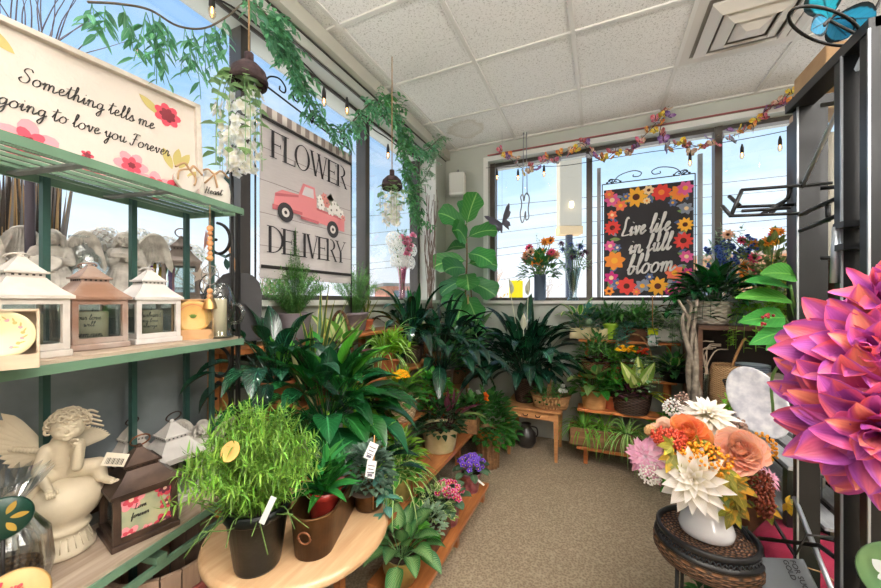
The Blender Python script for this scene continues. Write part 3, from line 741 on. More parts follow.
# ---------------- lanterns
lglass = glass('lantern_glass', '#e8eeee', .12, .05)
def lantern(name, label, pos, rz, w, h, m, group=None, ring=True, fold_ring=False, base=True, mr=None, panel=None, holes=True, rc=None):
    t = thing(name, label, 'lantern', pos, rz, group); mr = mr or m
    hb = h*.50; b = w*.5
    MB().box((0, 0, .008), (w*1.08, w*1.08, .016), bev=.003).build('base', m, t)
    mb = MB()
    for sx in (-1, 1):
        for sy in (-1, 1): mb.box((sx*b*.9, sy*b*.9, .016+hb/2), (w*.11, w*.11, hb), bev=.001)
    for sx, sy in ((1, 0), (-1, 0), (0, 1), (0, -1)):
        l = (w*.1, w*.8, .014) if sx else (w*.8, w*.1, .014)
        mb.box((sx*b*.9, sy*b*.9, .024), l); mb.box((sx*b*.9, sy*b*.9, .010+hb), l)
    mb.build('frame', m, t)
    mb = MB()
    for sx, sy in ((1, 0), (-1, 0), (0, 1), (0, -1)):
        l = (.002, w*.72, hb-.02) if sx else (w*.72, .002, hb-.02)
        if panel and sy == -1: continue
        mb.box((sx*b*.88, sy*b*.88, .016+hb/2), l)
    mb.build('pane', lglass, t)
    def pyr(mb, w0, w1, z0, z1, c=0):
        n = 6; vs = []
        for i in range(n+1):
            q = i/n; ww = (w0+(w1-w0)*q-c*sin(pi*q))/2; z = z0+(z1-z0)*q
            vs += [(-ww, -ww, z), (ww, -ww, z), (ww, ww, z), (-ww, ww, z)]
        fs = [(4*i+k, 4*i+(k+1) % 4, 4*i+4+(k+1) % 4, 4*i+4+k) for i in range(n) for k in range(4)]+[(3, 2, 1, 0), (4*n, 4*n+1, 4*n+2, 4*n+3)]
        mb.add(vs, fs, flat=True)
    z0 = .016+hb
    mb = MB(); mb.box((0, 0, z0+.004), (w*1.12, w*1.12, .008)); pyr(mb, w*1.1, w*.52, z0+.008, z0+h*.2, w*.05); mb.build('roof', mr, t)
    z1 = z0+h*.2
    mb = MB(); mb.box((0, 0, z1+h*.025), (w*.5, w*.5, h*.05)); mb.box((0, 0, z1+h*.05), (w*.6, w*.6, .005)); pyr(mb, w*.58, w*.10, z1+h*.05, z1+h*.2, w*.02)
    mb.tube([(0, 0, z1+h*.2), (0, 0, z1+h*.235)], [w*.07, w*.03], 8)
    c_ = mb.build('chimney', mr, t)
    if holes:
        mb = MB()
        for k in range(5):
            mb.box((-w*.18+w*.09*k, -w*.252, z1+h*.025), (w*.035, .002, h*.016)); mb.box((-w*.252, -w*.18+w*.09*k, z1+h*.025), (.002, w*.035, h*.016))
        mb.build('vent_hole', ink, c_)
    if ring:
        pts = [(cos(a)*w*.16, 0, z1+h*.235+w*.13+sin(a)*w*.16) for a in [2*pi*i/16 for i in range(17)]]
        MB().tube([Matrix.Rotation(R(-112 if fold_ring else 35), 3, 'X') @ (V(p)-V((0, 0, z1+h*.235)))+V((0, 0, z1+h*.225)) for p in pts], .0025, 5).build('ring', rc or m, t)
    return t
def candle(pos, r, h, label, text=None, col='#d9c9a8', rz=R(60), group=None):
    t = thing('candle', label, 'candle', pos, rz, group)
    MB().lathe([(0, 0), (r, 0), (r, h*.97), (r*.9, h), (r*.6, h*.98), (0, h*.97)], 24).build('wax', mat('candle_wax_'+col[1:], col, .6, transl=.15), t)
    MB().tube([(0, 0, h*.96), (.002, 0, h+.008)], .0012, 5).build('wick', ink, t)
    if text:
        mb = MB()
        for i, (tx, hh) in enumerate(text):
            LL = script_len(tx)*hh; n0 = len(mb.v); script(mb, tx, hh, V((-LL/2, 0, h*.74-i*hh*2.6)), XX, YY, NN, hh*.08)
            for k in range(n0, len(mb.v)):
                x, y, z = mb.v[k]; a = x/r; rr = r+.0006-y; mb.v[k] = (rr*sin(a), -rr*cos(a), z)
        mb.build('lettering', ink, t)
    return t
lw_ = mat('lantern_whitewash', '#cfc9c4', .6, var=.10, vs=25, bs=40, bstr=.2)
lc_ = mat('lantern_cream', '#cdc4ba', .6, var=.18, vs=20, bs=40, bstr=.2)
lcop = mat('lantern_copper', '#8f6a55', .45, .2, c2='#a8988e', vs=9)
ldk = mat('lantern_bronze', '#5e4a3e', .42, .5, c2='#3c2f29', vs=12)
lgr = mat('lantern_grey', '#8d7f77', .45, .3, c2='#6a5d55', vs=8)
ZM = 1.148+.0195
def onmid(px, d): p = W(px, 300, d); p.z = ZM; return p
lantern('candle_lantern', 'large cream whitewashed lantern behind the boxed floral plate', onmid(20, .80), R(94), .120, .240, lc_, fold_ring=True)
candle(onmid(22, .80)+V((0, 0, .0165)), .032, .085, 'cream script candle inside the large cream lantern', [('my life', .009), ('and my', .006)])
lantern('candle_lantern', 'copper lantern with whitewashed roof between two pale lanterns', onmid(90, .97), R(92), .118, .235, lcop, mr=lcop, fold_ring=True)
candle(onmid(92, .97)+V((0, 0, .0165)), .034, .085, 'printed cream candle inside the copper lantern', [('our love', .007), ('will', .007), ('remain', .009)])
lantern('candle_lantern', 'smaller white lantern beside the boxed wooden plate', onmid(149, 1.11), R(90), .118, .235, lw_, fold_ring=True)
candle(onmid(151, 1.11)+V((0, 0, .0165)), .030, .085, 'cream Husband candle inside the smaller white lantern', [('Husband', .008), ('my love', .006), ('always'.replace('w','w'), .006)])
# boxed plates
def boxed_plate(pos, rz, w, h, lab, pm, fl):
    t = thing('boxed_plate', lab, 'boxed plate', pos, rz); d = .035
    kraft = wood('kraft_'+fl, '#b3875e' if fl == 'wood' else '#b59f86', '#c99a68' if fl == 'wood' else '#cdb9a0', 0, 4, .7)
    mb = MB(); tk = .004
    for c, s in (((0, d/2-tk/2, h/2), (w, tk, h)), ((0, 0, tk/2), (w, d, tk)), ((0, 0, h-tk/2), (w, d, tk)), ((-w/2+tk/2, 0, h/2), (tk, d, h)), ((w/2-tk/2, 0, h/2), (tk, d, h)), ((0, -d/2, h*.12), (w, .003, h*.24))): mb.box(c, s)
    mb.build('box', kraft, t)
    mb = MB(); mb.T = Matrix.Translation((0, 0, h*.58)) @ Matrix.Rotation(R(90), 4, 'X')
    r = min(w*.47, h*.40)
    mb.lathe([(0, .002), (r*.7, .002), (r*.8, .006), (r, .012), (r*.99, .015), (r*.78, .009), (0, .006)], 36); mb.build('plate', pm, t)
    mb = MB(); c = V((0, -.0075, h*.58))
    cols = [pk[0], pk[3], pk[1], mat('paint_green', '#6f8b3e', .8)]
    if fl == 'wood':
        for i in range(5): mb.m = 3; an = R(50+20*i); flat_leaf(mb, c+V((0, -.0008, -r*.15)), XX*cos(an)+YY*sin(an), XX*-sin(an)+YY*cos(an), NN, r*.3, r*.12)
        for i in range(40):
            a = pi*.1+i/39*pi*.8; mb.m = 2; disc(mb, c+XX*cos(a)*r*.72+YY*sin(a)*r*.72+V((0, -.003, 0)), XX, YY, NN, r*.02, n=6)
    else:
        for i in range(11):
            a = R(-60+i*22); mb.m = i % 2; q = c+XX*cos(a)*r*.62+YY*sin(a)*r*.62+V((0, -.001, 0)); disc(mb, q, XX, YY, NN, r*.07, n=8, off=.0002)
            mb.m = 1; flat_leaf(mb, q, XX*cos(a+1)+YY*sin(a+1), XX*-sin(a+1)+YY*cos(a+1), NN, r*.22, r*.06)
    mb.build('painted_sprig', cols, t)
    return t
boxed_plate(onmid(0, .665), R(72), .10, .115, 'boxed white floral plate at the near end of the shelf', mat('plate_cream', '#ddd0a4', .4), 'kraft')
boxed_plate(onmid(193, 1.185), R(60), .115, .135, 'boxed round wooden plate right of the smaller white lantern', mat('plate_wood', '#d2a863', .5, c2='#c29450', vs=12), 'wood')
# candle in a glass mug / hurricane
p = onmid(219, 1.24)
t = thing('hurricane_glass', 'clear glass hurricane cup with handle around an ivory pillar candle', 'glass cup', p, R(20))
MB().lathe([(0, 0), (.045, 0), (.047, .01), (.04, .02), (.046, .05), (.052, .13), (.04, .17), (.034, .185), (.036, .19), (.034, .185)], 28).build('bowl', lglass, t)
MB().tube(smooth_pts([(.05, 0, .12), (.075, 0, .115), (.09, 0, .09), (.08, 0, .06), (.048, 0, .05)], 6), .006, 8).build('handle', lglass, t)
candle(p+V((0, 0, .003)), .024, .135, 'plain ivory pillar candle inside the glass hurricane cup', None, '#ead9b8')
# hanging bead chime
p = W(210, 300, 1.20); p.z = 1.60
t = thing('bead_chime', 'hanging wooden bead chime with tree of life disc and small bell', 'wind chime', p, R(40))
MB().tube([(0, 0, .03), (0, 0, -.31)], .0012, 5).build('cord', raf, t)
bm_ = mat('bead_wood', '#c98d5c', .5)
for i in range(7): MB().ball((0, 0, -.055-.017*i), .0085 if i % 3 else .011, 10, 6).build('bead', bm_, t)
for i in range(2): MB().ball((0, 0, -.27-.017*i), .010, 10, 6).build('bead', bm_, t)
mb = MB(); mb.tube([(cos(a)*.026, 0, -.215+sin(a)*.033) for a in [2*pi*i/24 for i in range(25)]], .0016, 5)
for i in range(9):
    a = R(20+i*17.5); mb.tube(smooth_pts([(0, 0, -.235), (cos(a)*.008, 0, -.215), (cos(a)*.024, 0, -.215+sin(a)*.028)], 4), .001, 4)
mb.tube([(0, 0, -.246), (0, 0, -.225)], .003, 5); mb.build('tree_disc', mat('pewter', '#8b8580', .4, .6), t)
mb = MB(); mb.tube([(cos(a)*.034, .01, -.25+sin(a)*.04) for a in [2*pi*i/24 for i in range(25)]], .002, 5); mb.build('ring', iron, t)
MB().lathe([(.022, -.33), (.018, -.31), (.012, -.295), (.004, -.288), (0, -.288)], 16).build('bell', mat('brass_bell', '#b98d55', .35, .8), t)
MB().leaf((-.012, 0, -.06), (-.1, 0, -1), .07, .03, 0, .1, 4, pr_round).build('feather', mat('pink_shell', '#d8b4b4', .5), t)
# ---------------- on the window sill behind the rack
ZS = SILL+.031
def sill(px, x=-1.6): return PX(px, x, z=ZS)
stone = mat('garden_stone', '#dad3ca', .85, c2='#b3aba2', vs=30, bs=150, bstr=.4)
def angel(label, pos, rz, s, heart=False):
    t = thing('angel_statue', label, 'statue', pos, rz)
    mb = MB()
    mb.lathe([(0, 0), (.062, 0), (.066, .02), (.05, .06), (.036, .10), (.03, .125), (.036, .145), (.028, .16), (0, .165)], 24, sx=1, sy=.85)
    for i in range(11):
        a = R(200+i*14); mb.capsule((cos(a)*.03, sin(a)*.03, .11), (cos(a)*.06, sin(a)*.055, .008), .006, .011, 6)
    mb.capsule((0, 0, .155), (0, -.006, .175), .011, .01)
    mb.ball((0, .004, .19), (.024, .024, .026)); 
    for sx in (-1, 1):
        mb.capsule((sx*.034, 0, .148), (sx*.045, -.02, .112), .013, .011); mb.capsule((sx*.045, -.02, .112), (sx*.012, -.046, .122), .011, .008)
        mb.capsule((sx*.022, .0, .19), (sx*.028, .004, .15), .009, .007)
    if heart: mb.T = Matrix.Translation((.0, -.045, .10)) @ Matrix.Rotation(R(80), 4, 'X'); mb.prism(heart_poly(.036), 0, .014); mb.T = None
    else: mb.T = Matrix.Translation((0, -.045, .135)); mb.box((0, 0, 0), (.05, .03, .014)); mb.T = None
    b_ = mb.build('body', stone, t); remesh(b_, .0026, 1, .5)
    mb = MB(); hc = V((0, -.014, .188)); mb.ball(hc, (.0195, .021, .025), 16, 10); mb.ball(hc+V((0, -.0215, -.003)), (.003, .005, .006)); mb.ball(hc+V((0, -.0195, -.0135)), (.006, .0035, .0022)); mb.ball(hc+V((0, -.017, -.021)), (.006, .005, .004))
    for sx in (-1, 1): mb.ball(hc+V((sx*.0075, -.0185, .001)), (.004, .003, .0022)); mb.capsule(hc+V((sx*.003, -.0205, .0065)), hc+V((sx*.013, -.0165, .006)), .0018, .0012); mb.ball(hc+V((sx*.010, -.014, -.009)), (.006, .006, .006))
    mb.T = Matrix.Translation(hc) @ Matrix.Rotation(R(14), 4, 'X') @ Matrix.Translation(-hc); hd_o = mb.build('head', stone, t); remesh(hd_o, .0013, 1, .4)
    mb = MB()
    for k in range(22):
        a = R(-20+220*k/21); c_ = hc+V((cos(a)*.021, .004+.006*abs(cos(a)), sin(a)*.024)); mb.tube(smooth_pts([c_, c_+V((cos(a)*.006, -.003, -.015)), c_+V((cos(a)*.004, .003, -.035))], 3), [.0045, .0045, .004, .004, .0035, .003, .002], 5)
    mb.build('hair', stone, t)
    for sx in (-1, 1):
        mb = MB(); arch = smooth_pts([(sx*.014, .024, .13), (sx*.030, .03, .175), (sx*.058, .030, .212), (sx*.086, .026, .205), (sx*.098, .022, .170)], 4)
        mb.tube(arch, [.006, .008, .009, .010, .010, .010, .010, .0095, .009, .009, .008, .008, .007, .006, .006, .005, .004][:len(arch)], 8)
        n_ = len(arch)
        for L in range(3):
            for k in range(n_):
                q = k/(n_-1); d = V((sx*(-.10+.30*q), .0, -1)); ln = (.115-.035*L)*(1-.30*q)
                mb.leaf(arch[k]+V((0, -.003*L-.001, 0)), d, ln, .019, 0, .3, 5, pr_strap, up=V((0, -1, 0)))
                mb.leaf(arch[k]+V((0, .004, 0)), d, ln, .019, 0, .3, 5, pr_strap, up=V((0, -1, 0)))
        mb.build('wing', stone, t)
    t.scale = (s, s, s); return t
angel('kneeling stone angel holding an inscribed heart, left of the glass jar', sill(52, -1.585), R(60), 1.05, True)
angel('standing stone angel holding an open book, behind the smaller white lantern', sill(126, -1.585), R(56), 1.16)
angel('partly hidden stone angel behind the large cream lantern', sill(-75, -1.58), R(70), 1.1, True)
t = thing('glass_jar', 'large clear glass jar with embossed seal on the window sill', 'jar', sill(86, -1.60), R(60))
MB().lathe([(0, 0), (.055, 0), (.06, .01), (.06, .14), (.052, .165), (.036, .18), (.036, .205), (.042, .207), (.042, .214), (.036, .216)], 28).build('vessel', glass('jar_glass', '#e2ecec', .5, .08), t)
mb = MB(); mb.tube([(cos(a)*.022, -.0605, .09+sin(a)*.022) for a in [2*pi*i/20 for i in range(21)]], .0012, 5)
for i in range(8): a = i*pi/4; mb.tube([(cos(a)*.006, -.0605, .09+sin(a)*.006), (cos(a)*.014, -.0605, .09+sin(a)*.014)], .0012, 4)
mb.build('embossed_seal', mat('jar_emboss', '#b9b0ae', .4), t)
lantern('candle_lantern', 'tall dark grey lantern on the window sill with a pale star', sill(181, -1.60), R(62), .125, .27, lgr)
mb = MB(); mb.T = Matrix.Translation(sill(200, -1.50)+V((0.0, 0, .10))) @ Matrix.Rotation(R(62), 4, 'Z') @ RX
mb.prism([((.035 if i % 2 == 0 else .015)*cos(R(90+36*i)), (.035 if i % 2 == 0 else .015)*sin(R(90+36*i))) for i in range(10)], 0, .006)
tag(mb.build('star_ornament', mat('star_shell', '#c9b6a8', .7)), 'small pale star ornament hanging beside the dark grey lantern', 'ornament')
# white silk hydrangeas, purple ribbon on the sill
wp = petal('white_petal', '#f4f4ee', '#ffffff', None, .5); lgreen = leafmat('silk_leaf', '#4c7a3c', '#7aa660')
def hydrangea(mb, c, r, n=45, ps=.014):
    for i in range(n):
        z = 1-1.7*i/n; a = i*2.4; q = math.sqrt(max(0, 1-z*z)); d = V((q*cos(a), q*sin(a), z)); b0 = V(c)+d*r
        _, s, nn = frame(d)
        for k in range(4):
            an = k*pi/2+i; mb.leaf(b0, (s*cos(an)+nn*sin(an)+d*.25), ps, ps*.9, 0, .1, 2, pr_round, up=d)
t = thing('silk_flower_bunch', 'white silk hydrangea flowers laid behind the angels on the sill', 'artificial flowers', sill(138, -1.665), 0)
for (dx, dy, dz) in ((0, -.10, .22), (0, 0, .235), (.0, .10, .22), (.0, .20, .20), (.02, .05, .17)):
    mb = MB(); hydrangea(mb, (dx*.5, dy, dz), .048, 80, .011); mb.build('flower_head', wp, t)
mb = MB()
for i in range(12): mb.leaf((0, -.1+.03*i, .2), (U(-.2, .2), U(-1, 1), U(-.3, .6)), .09, .045, .3, .1, 4, pr_ovate)
mb.build('leaves', lgreen, t)
mb = MB()
for i in range(5): mb.tube(smooth_pts([(0, .02*i, 0), (0, -.02+.04*i, .12), (0, -.1+.07*i, .22)], 4), .003, 5)
mb.build('stems', mat('silk_stem', '#5d7a44', .6), t)
t = thing('ribbon_bunch', 'shiny purple and pink ribbons hanging behind the angel statue', 'ribbons', sill(152, -1.66), 0)
cr_ = [mat('ribbon_purple', '#8a3fa8', .25), mat('ribbon_pink', '#d05a8c', .25), mat('ribbon_gold', '#d8c04a', .3)]
for i in range(9):
    mb = MB(); x = -.06+.017*i
    mb.leaf((.01*(i % 2), x, .15), (0, U(-.1, .1), -1), .15, .014, 0, .2, 6, lambda t: 1, up=V((1, 0, 0)), wave=.3); mb.build('ribbon', cr_[(0, 1, 0, 0, 2, 2, 1, 0, 1)[i]], t)
MB().box((0, .01, .152), (.015, .17, .012)).build('holder', iron, t)
# dried grass bunch at the far left
t = thing('dried_grass_bunch', 'tall bunch of dark and tan dried grasses against the left window', 'dried grasses', W(22, 300, 1.22)+V((0, 0, .0)), 0)
t.location.z = ZS
cg = [mat('grass_dark', '#4a4038', .8), mat('grass_tan', '#b08e62', .8), mat('grass_grey', '#8a8480', .7)]
for j in range(3):
    mb = MB()
    for i in range(60):
        a = U(-.13, .13); b_ = U(-.03, .03)
        mb.leaf((b_*.6, a*.6, 0), V((U(-.04, .04), a*.5+U(-.06, .06), 1)), U(.34, .52), .013, U(-.05, .2), .2, 6, pr_blade)
    mb.build('grass_blades', cg[j], t)
MB().lathe([(0, 0), (.05, 0), (.055, .04), (.05, .09), (.045, .09), (.04, .02), (0, .01)], 20).build('vase', mat('clay_vase', '#6c5a4e', .6), t)
# dark twig bundle up at the top left, hung from the header
t = thing('twig_bundle', 'dark bare twig bundle sticking up behind the framed sign', 'twigs', sill(30, -1.62), 0); t.location.z = 1.96
mb = MB()
for i in range(26):
    a = U(-1, 1); P0 = V((0, U(-.03, .03), 0)); P = [P0]
    d = V((U(-.15, .15), a*.7, 1)).normalized()
    for k in range(5): d = (d+V((U(-.15, .15), U(-.25, .25), 0))).normalized(); P.append(P[-1]+d*.085)
    mb.tube(smooth_pts(P, 3), [.003-.0024*j/15 for j in range(16)], 4)
mb.build('twigs', mat('twig_dark', '#5c5560', .7), t)
mb = MB().tube([(0, 0, -.655), (0, 0, .02)], .012, 6); mb.build('stem', mat('twig_dark', '#5c5560', .7), t)
# ---------------- dark hanging tool silhouette right of the rack
t = thing('slate_board', 'dark slate cutting board with pale wooden handle beside the rack', 'cutting board', PX(238, -1.40, z=1.125), R(58))
poly_ = [(-.08, 0), (.085, 0), (.09, .20), (.08, .25), (.055, .28), (.03, .29), (-.03, .29), (-.055, .28), (-.078, .25), (-.085, .20)]
MB().prism(poly_, 0, .016, Matrix.Translation((0, 0, 0)) @ RX).build('board', mat('slate_dark', '#2b292c', .55, bs=30, bstr=.2), t)
MB().tube([(.0, -.008, .285), (-.035, -.008, .40)], [.008, .006], 8).build('handle', mat('pale_handle', '#b98b63', .6), t)
mb = MB(); mb.T = Matrix.Translation((0, -.02, .12)); mb.ball((0, 0, 0), (.012, .008, .006)); mb.tube([(0, .008, 0), (0, -.003, 0)], .003, 6); mb.build('knob', iron, t)
# ================= lower shelf of the rack
ZL = .60+.0195
def onlow(px, d): p = W(px, 300, d); p.z = ZL; return p
cast = mat('cherub_cast', '#cfc0a6', .6, var=.14, vs=14, bs=70, bstr=.15)
t = thing('cherub_planter', 'cream cherub statue sitting on a round urn with chin on hand', 'statue', onlow(63, .95), YAW+R(42))
sc_ = .00272
mb = MB()
mb.lathe([(0, 0), (.058, 0), (.066, .004), (.067, .014), (.060, .02), (.052, .045), (.047, .055), (.053, .06), (.058, .068), (.054, .076), (.046, .08), (.07, .105), (.083, .135), (.084, .16), (.074, .185), (.05, .20), (0, .205)], 40)
mb.build('urn', cast, t)
mb = MB()
for i in range(24):
    a = 2*pi*i/24; mb.tube([(cos(a)*.0605, sin(a)*.0605, .02), (cos(a)*.0485, sin(a)*.0485, .052)], .0016, 4)
mb.build('urn_ribs', cast, t)
mb = MB()
# torso bent forward, seated on the urn top
mb.capsule((.0, .02, .215), (-.005, .012, .265), .036, .034, 14); mb.capsule((-.005, .012, .265), (.0, -.002, .30), .034, .027, 14)
# head
hd = V((.012, -.022, .345)); mb.capsule((.0, -.004, .305), (.008, -.015, .325), .016, .015)
# legs: right (screen left) hanging down the side, left folded on top
mb.capsule((-.025, .005, .215), (-.058, -.035, .205), .027, .022, 12); mb.capsule((-.058, -.035, .205), (-.072, -.058, .145), .021, .015, 12); mb.capsule((-.072, -.058, .145), (-.078, -.066, .125), .012, .010); mb.capsule((-.078, -.066, .12), (-.076, -.088, .113), .010, .008)
mb.capsule((.025, .005, .215), (.068, -.018, .222), .027, .023, 12); mb.capsule((.068, -.018, .222), (.078, -.03, .19), .021, .015, 12); mb.capsule((.078, -.03, .19), (.092, -.048, .183), .011, .009); 
# arms
mb.capsule((-.03, -.002, .288), (-.042, -.034, .245), .0165, .0135, 10); mb.capsule((-.042, -.034, .245), (-.02, -.068, .205), .013, .0095, 10)
mb.capsule((.03, -.002, .288), (.030, -.045, .240), .0165, .0135, 10); mb.capsule((.030, -.045, .240), (.034, -.05, .30), .013, .0095, 10)
b_ = mb.build('body', cast, t); remesh(b_, .003, 3, .5)
mb = MB()
mb.ball(hd, (.034, .034, .037), 20, 14); mb.ball(hd+V((.0, -.018, -.012)), (.024, .018, .018)); mb.ball(hd+V((-.014, -.022, -.008)), (.012, .01, .011)); mb.ball(hd+V((.014, -.022, -.008)), (.012, .01, .011))
mb.ball(hd+V((0, -.034, -.003)), (.0045, .006, .006)); mb.ball(hd+V((0, -.031, -.023)), (.009, .006, .006)); mb.ball(hd+V((0, -.034, -.0135)), (.006, .004, .0022)); mb.ball(hd+V((0, -.033, -.017)), (.005, .004, .0022))
for sx in (-1, 1):
    mb.ball(hd+V((sx*.011, -.029, .006)), (.0058, .004, .0036)); mb.capsule(hd+V((sx*.005, -.032, .012)), hd+V((sx*.018, -.027, .0125)), .002, .0016); mb.ball(hd+V((sx*.031, .0, -.002)), (.004, .007, .009))
b_ = mb.build('head', cast, t); remesh(b_, .0016, 1, .5)
mb = MB()
for i in range(95):
    z = 1-1.25*i/95; a = i*2.4; q = math.sqrt(max(0, 1-z*z)); d = V((q*cos(a), q*sin(a), z))
    if d.y < -.30 and d.z < .50: continue
    c = hd+V((d.x*.036, d.y*.036+.003, d.z*.038+.005)); r = U(.007, .011)
    pts = [c+V((cos(k)*r*(1-k/14), sin(k)*r*.4, sin(k)*r*(1-k/14)))+d*(k*.0006) for k in [j*.7 for j in range(9)]]
    mb.tube(pts, .0032, 5)
for k in range(4): mb.tube(smooth_pts([hd+V((.022, .006, .02-.008*k)), hd+V((.04, .01, .012+.012*(2-k))), hd+V((.058+.004*k, .012, .012+.014*(1-k)))], 4), [.005-.0003*j for j in range(9)], 5)
mb.build('curly_hair', cast, t)
def tiny_hand(mb, wr, d, s, nfing=4, L=.018, curl=.5):
    d = V(d).normalized(); s = V(s).normalized(); nn = d.cross(s); mb.ball(V(wr)+d*.008, (.009, .009, .007))
    for k in range(nfing):
        b0 = V(wr)+d*.013+s*((k-1.5)*.0046); m_ = b0+d*L*.5*(1-.12*abs(k-1.4)); e = m_+(d+nn*curl).normalized()*L*.45
        mb.tube([b0, m_, e], [.0034, .0031, .0022], 6)
    b0 = V(wr)+d*.004-s*.009; mb.tube([b0, b0+(d-s*.7).normalized()*.009, b0+(d*1.2-s*.3).normalized()*.017], [.0036, .0032, .0024], 6)
mb = MB(); tiny_hand(mb, (-.02, -.068, .207), (.25, -.6, -.75), (-.9, -.2, .1)); mb.build('hand', cast, t); mb = MB(); tiny_hand(mb, (.034, -.05, .298), (-.45, -.1, .9), (.7, -.6, .2), curl=-.5, L=.014); mb.build('hand', cast, t)
for (c, d) in (((-.078, -.088, .112), V((.05, -1, -.25))), ((.095, -.05, .182), V((.6, -.75, -.1)))):
    mb = MB(); d.normalize(); s = d.cross(V((0, 0, 1))).normalized(); c = V(c); mb.capsule(c-d*.012, c+d*.008, .0105, .009)
    for k in range(5): q = c+d*.014+s*((k-2)*.0042); mb.capsule(q, q+d*(.006-.0008*abs(k-1)), .0032, .003, 6)
    mb.build('foot', cast, t)
for sx in (-1,):
    mb = MB()
    for L in range(3):
        for k in range(10):
            q = k/9; base = V((-.03-.02*q, .035+.004*L, .26+.03*q)); a = R(200-72*q+5*L)
            mb.leaf(base, V((cos(a), .25, sin(a)+.25)), (.11-.028*L)*(.75+.4*q), .026, .15, .25, 6, pr_strap, up=V((0, 1, 0)))
            mb.leaf(base+V((0, .005, 0)), V((cos(a), .25, sin(a)+.25)), (.108-.028*L)*(.75+.4*q), .026, .15, .25, 6, pr_strap, up=V((0, 1, 0)))
    mb.capsule((-.02, .03, .27), (-.10, .045, .295), .011, .006); mb.build('wing', cast, t)
mb = MB()
for k in range(10):
    q = k/9; a = R(60-50*q); mb.leaf((.02+.012*q, .035, .27), V((cos(a)*.8, .5, sin(a))), .075*(.8+.2*q), .02, .1, .25, 5, pr_strap, up=V((0, 1, 0)))
mb.build('wing', cast, t)
mb = MB()  # draped cloth over the urn
for k in range(7): mb.leaf((-.03-.006*k, -.02-.006*k, .205), V((-.75, -.35, -.2)), .15+.006*k, .035, .9, .35, 8, lambda t: .9-.3*t, wave=.3)
mb.build('drape', cast, t)
t.scale = (.98, .98, .98)
lantern('candle_lantern', 'small dark metal lantern behind the cherub statue', onlow(93, 1.16), R(95), .11, .16, ldk, ring=False)
# dark lantern with printed panel
t = lantern('candle_lantern', 'dark bronze lantern with floral verse panel and price tag', onlow(139, 1.04), R(80), .145, .255, ldk, panel=True, rc=mat('ring_copper', '#8a5a40', .4, .7))
t['label'] = 'dark bronze lantern with floral verse panel and price tag'
mb = MB().box((0, -.066, .08), (.11, .002, .118)); pn = mb.build('printed_panel', mat('print_sage', '#8f9a80', .6, c2='#b6b38e', vs=16), t)
for i, (x, z, r, c, mi) in enumerate(((-.035, .125, .03, 6, 0), (.04, .03, .024, 6, 1), (-.04, .03, .025, 5, 0), (.042, .125, .024, 6, 1), (.0, .025, .016, 6, 0), (.046, .08, .018, 5, 1))):
    mb = MB(); blob_flower(mb, V((x, -.067, z)), XX, YY, NN, r, c, mi, 4, 2, i); mb.build('painted_flower', [pk[0], pk[1], mat('paint_plum', '#6d3040', .8), pk[3], pk[4]], pn)
mb = MB(); script(mb, 'Love', .007, V((-.028, -.067, .095)), XX, YY, NN, .0008); script(mb, 'forever', .007, V((-.035, -.067, .072)), XX, YY, NN, .0008); mb.build('lettering', ink, pn)
pt = MB(); pt.T = Matrix.Translation((-.065, -.055, .245)) @ Matrix.Rotation(R(-12), 4, 'Z') @ Matrix.Rotation(R(22), 4, 'Y'); pt.box((0, 0, 0), (.05, .0015, .034)); tg = pt.build('price_tag', mat('tag_paper', '#d9cfbd', .7), t)
pt = MB(); pt.T = Matrix.Translation((-.065, -.055, .245)) @ Matrix.Rotation(R(-12), 4, 'Z') @ Matrix.Rotation(R(22), 4, 'Y')
for i in range(12): pt.box((-.018+.0032*i, -.0012, -.004), (.0008+.0012*(i*7 % 3)/2, .0006, .016))
pt.build('barcode', ink, tg)
lantern('candle_lantern', 'weathered white lantern standing behind the dark bronze lantern', onlow(131, 1.21), R(90), .11, .255, lc_, rc=ldk)
lantern('candle_lantern', 'white metal lantern right of the dark bronze lantern', onlow(172, 1.21), R(88), .135, .27, lw_, rc=ldk)
# grey stone heart with angel wing
t = angel('small grey stone angel with a heart behind the feathery green plant', onlow(203, 1.33), R(60), 1.05, True)
# cellophane-wrapped basket, green disc, wooden plate
t = thing('wrapped_gift_basket', 'clear cellophane wrapped gift basket beside the cherub', 'gift basket', onlow(3, .80), YAW)
cel = glass('cellophane', '#f2f6f8', .5, .12)
MB().lathe([(0, .002), (.05, .002), (.062, .06), (.058, .06), (.047, .008), (0, .008)], 24).build('basket', wicker('basket_dark', '#7a5a3c', '#3a281a', 120, 160), t)
mb = MB(); vs = []; n = 44
for i, (r, z) in enumerate(((.066, .0), (.075, .06), (.068, .13), (.035, .19), (.02, .205), (.05, .235), (.07, .27))):
    for j in range(n): a = 2*pi*j/n; k = 1+(.07 if j % 2 else -.07)*(1+i*.25); vs.append((cos(a)*r*k, sin(a)*r*k, z+(.01 if j % 2 else 0)*(i > 4)))
mb.add(vs, [(i*n+j, i*n+(j+1) % n, (i+1)*n+(j+1) % n, (i+1)*n+j) for i in range(6) for j in range(n)], flat=True); mb.build('cellophane_wrap', cel, t)
mb = MB()
for k in range(5): a = U(0, 6); mb.tube(smooth_pts([(0, 0, .205), (cos(a)*.03, sin(a)*.03, .18), (cos(a)*.05, sin(a)*.05, .12)], 4), .004, 5)
mb.build('ribbon', mat('white_ribbon', '#e8e6e2', .3), t)
t = thing('gilded_disc', 'dark green round ornament with gold swirls at the shelf edge', 'ornament', onlow(-8, .78)+V((.06, .0, 0)), YAW+R(50))
mb = MB(); mb.T = Matrix.Translation((0, 0, .21)) @ RX; mb.lathe([(0, 0), (.043, 0), (.046, .004), (.043, .008), (0, .008)], 30); mb.build('disc', mat('disc_green', '#123a2e', .35), t)
mb = MB()
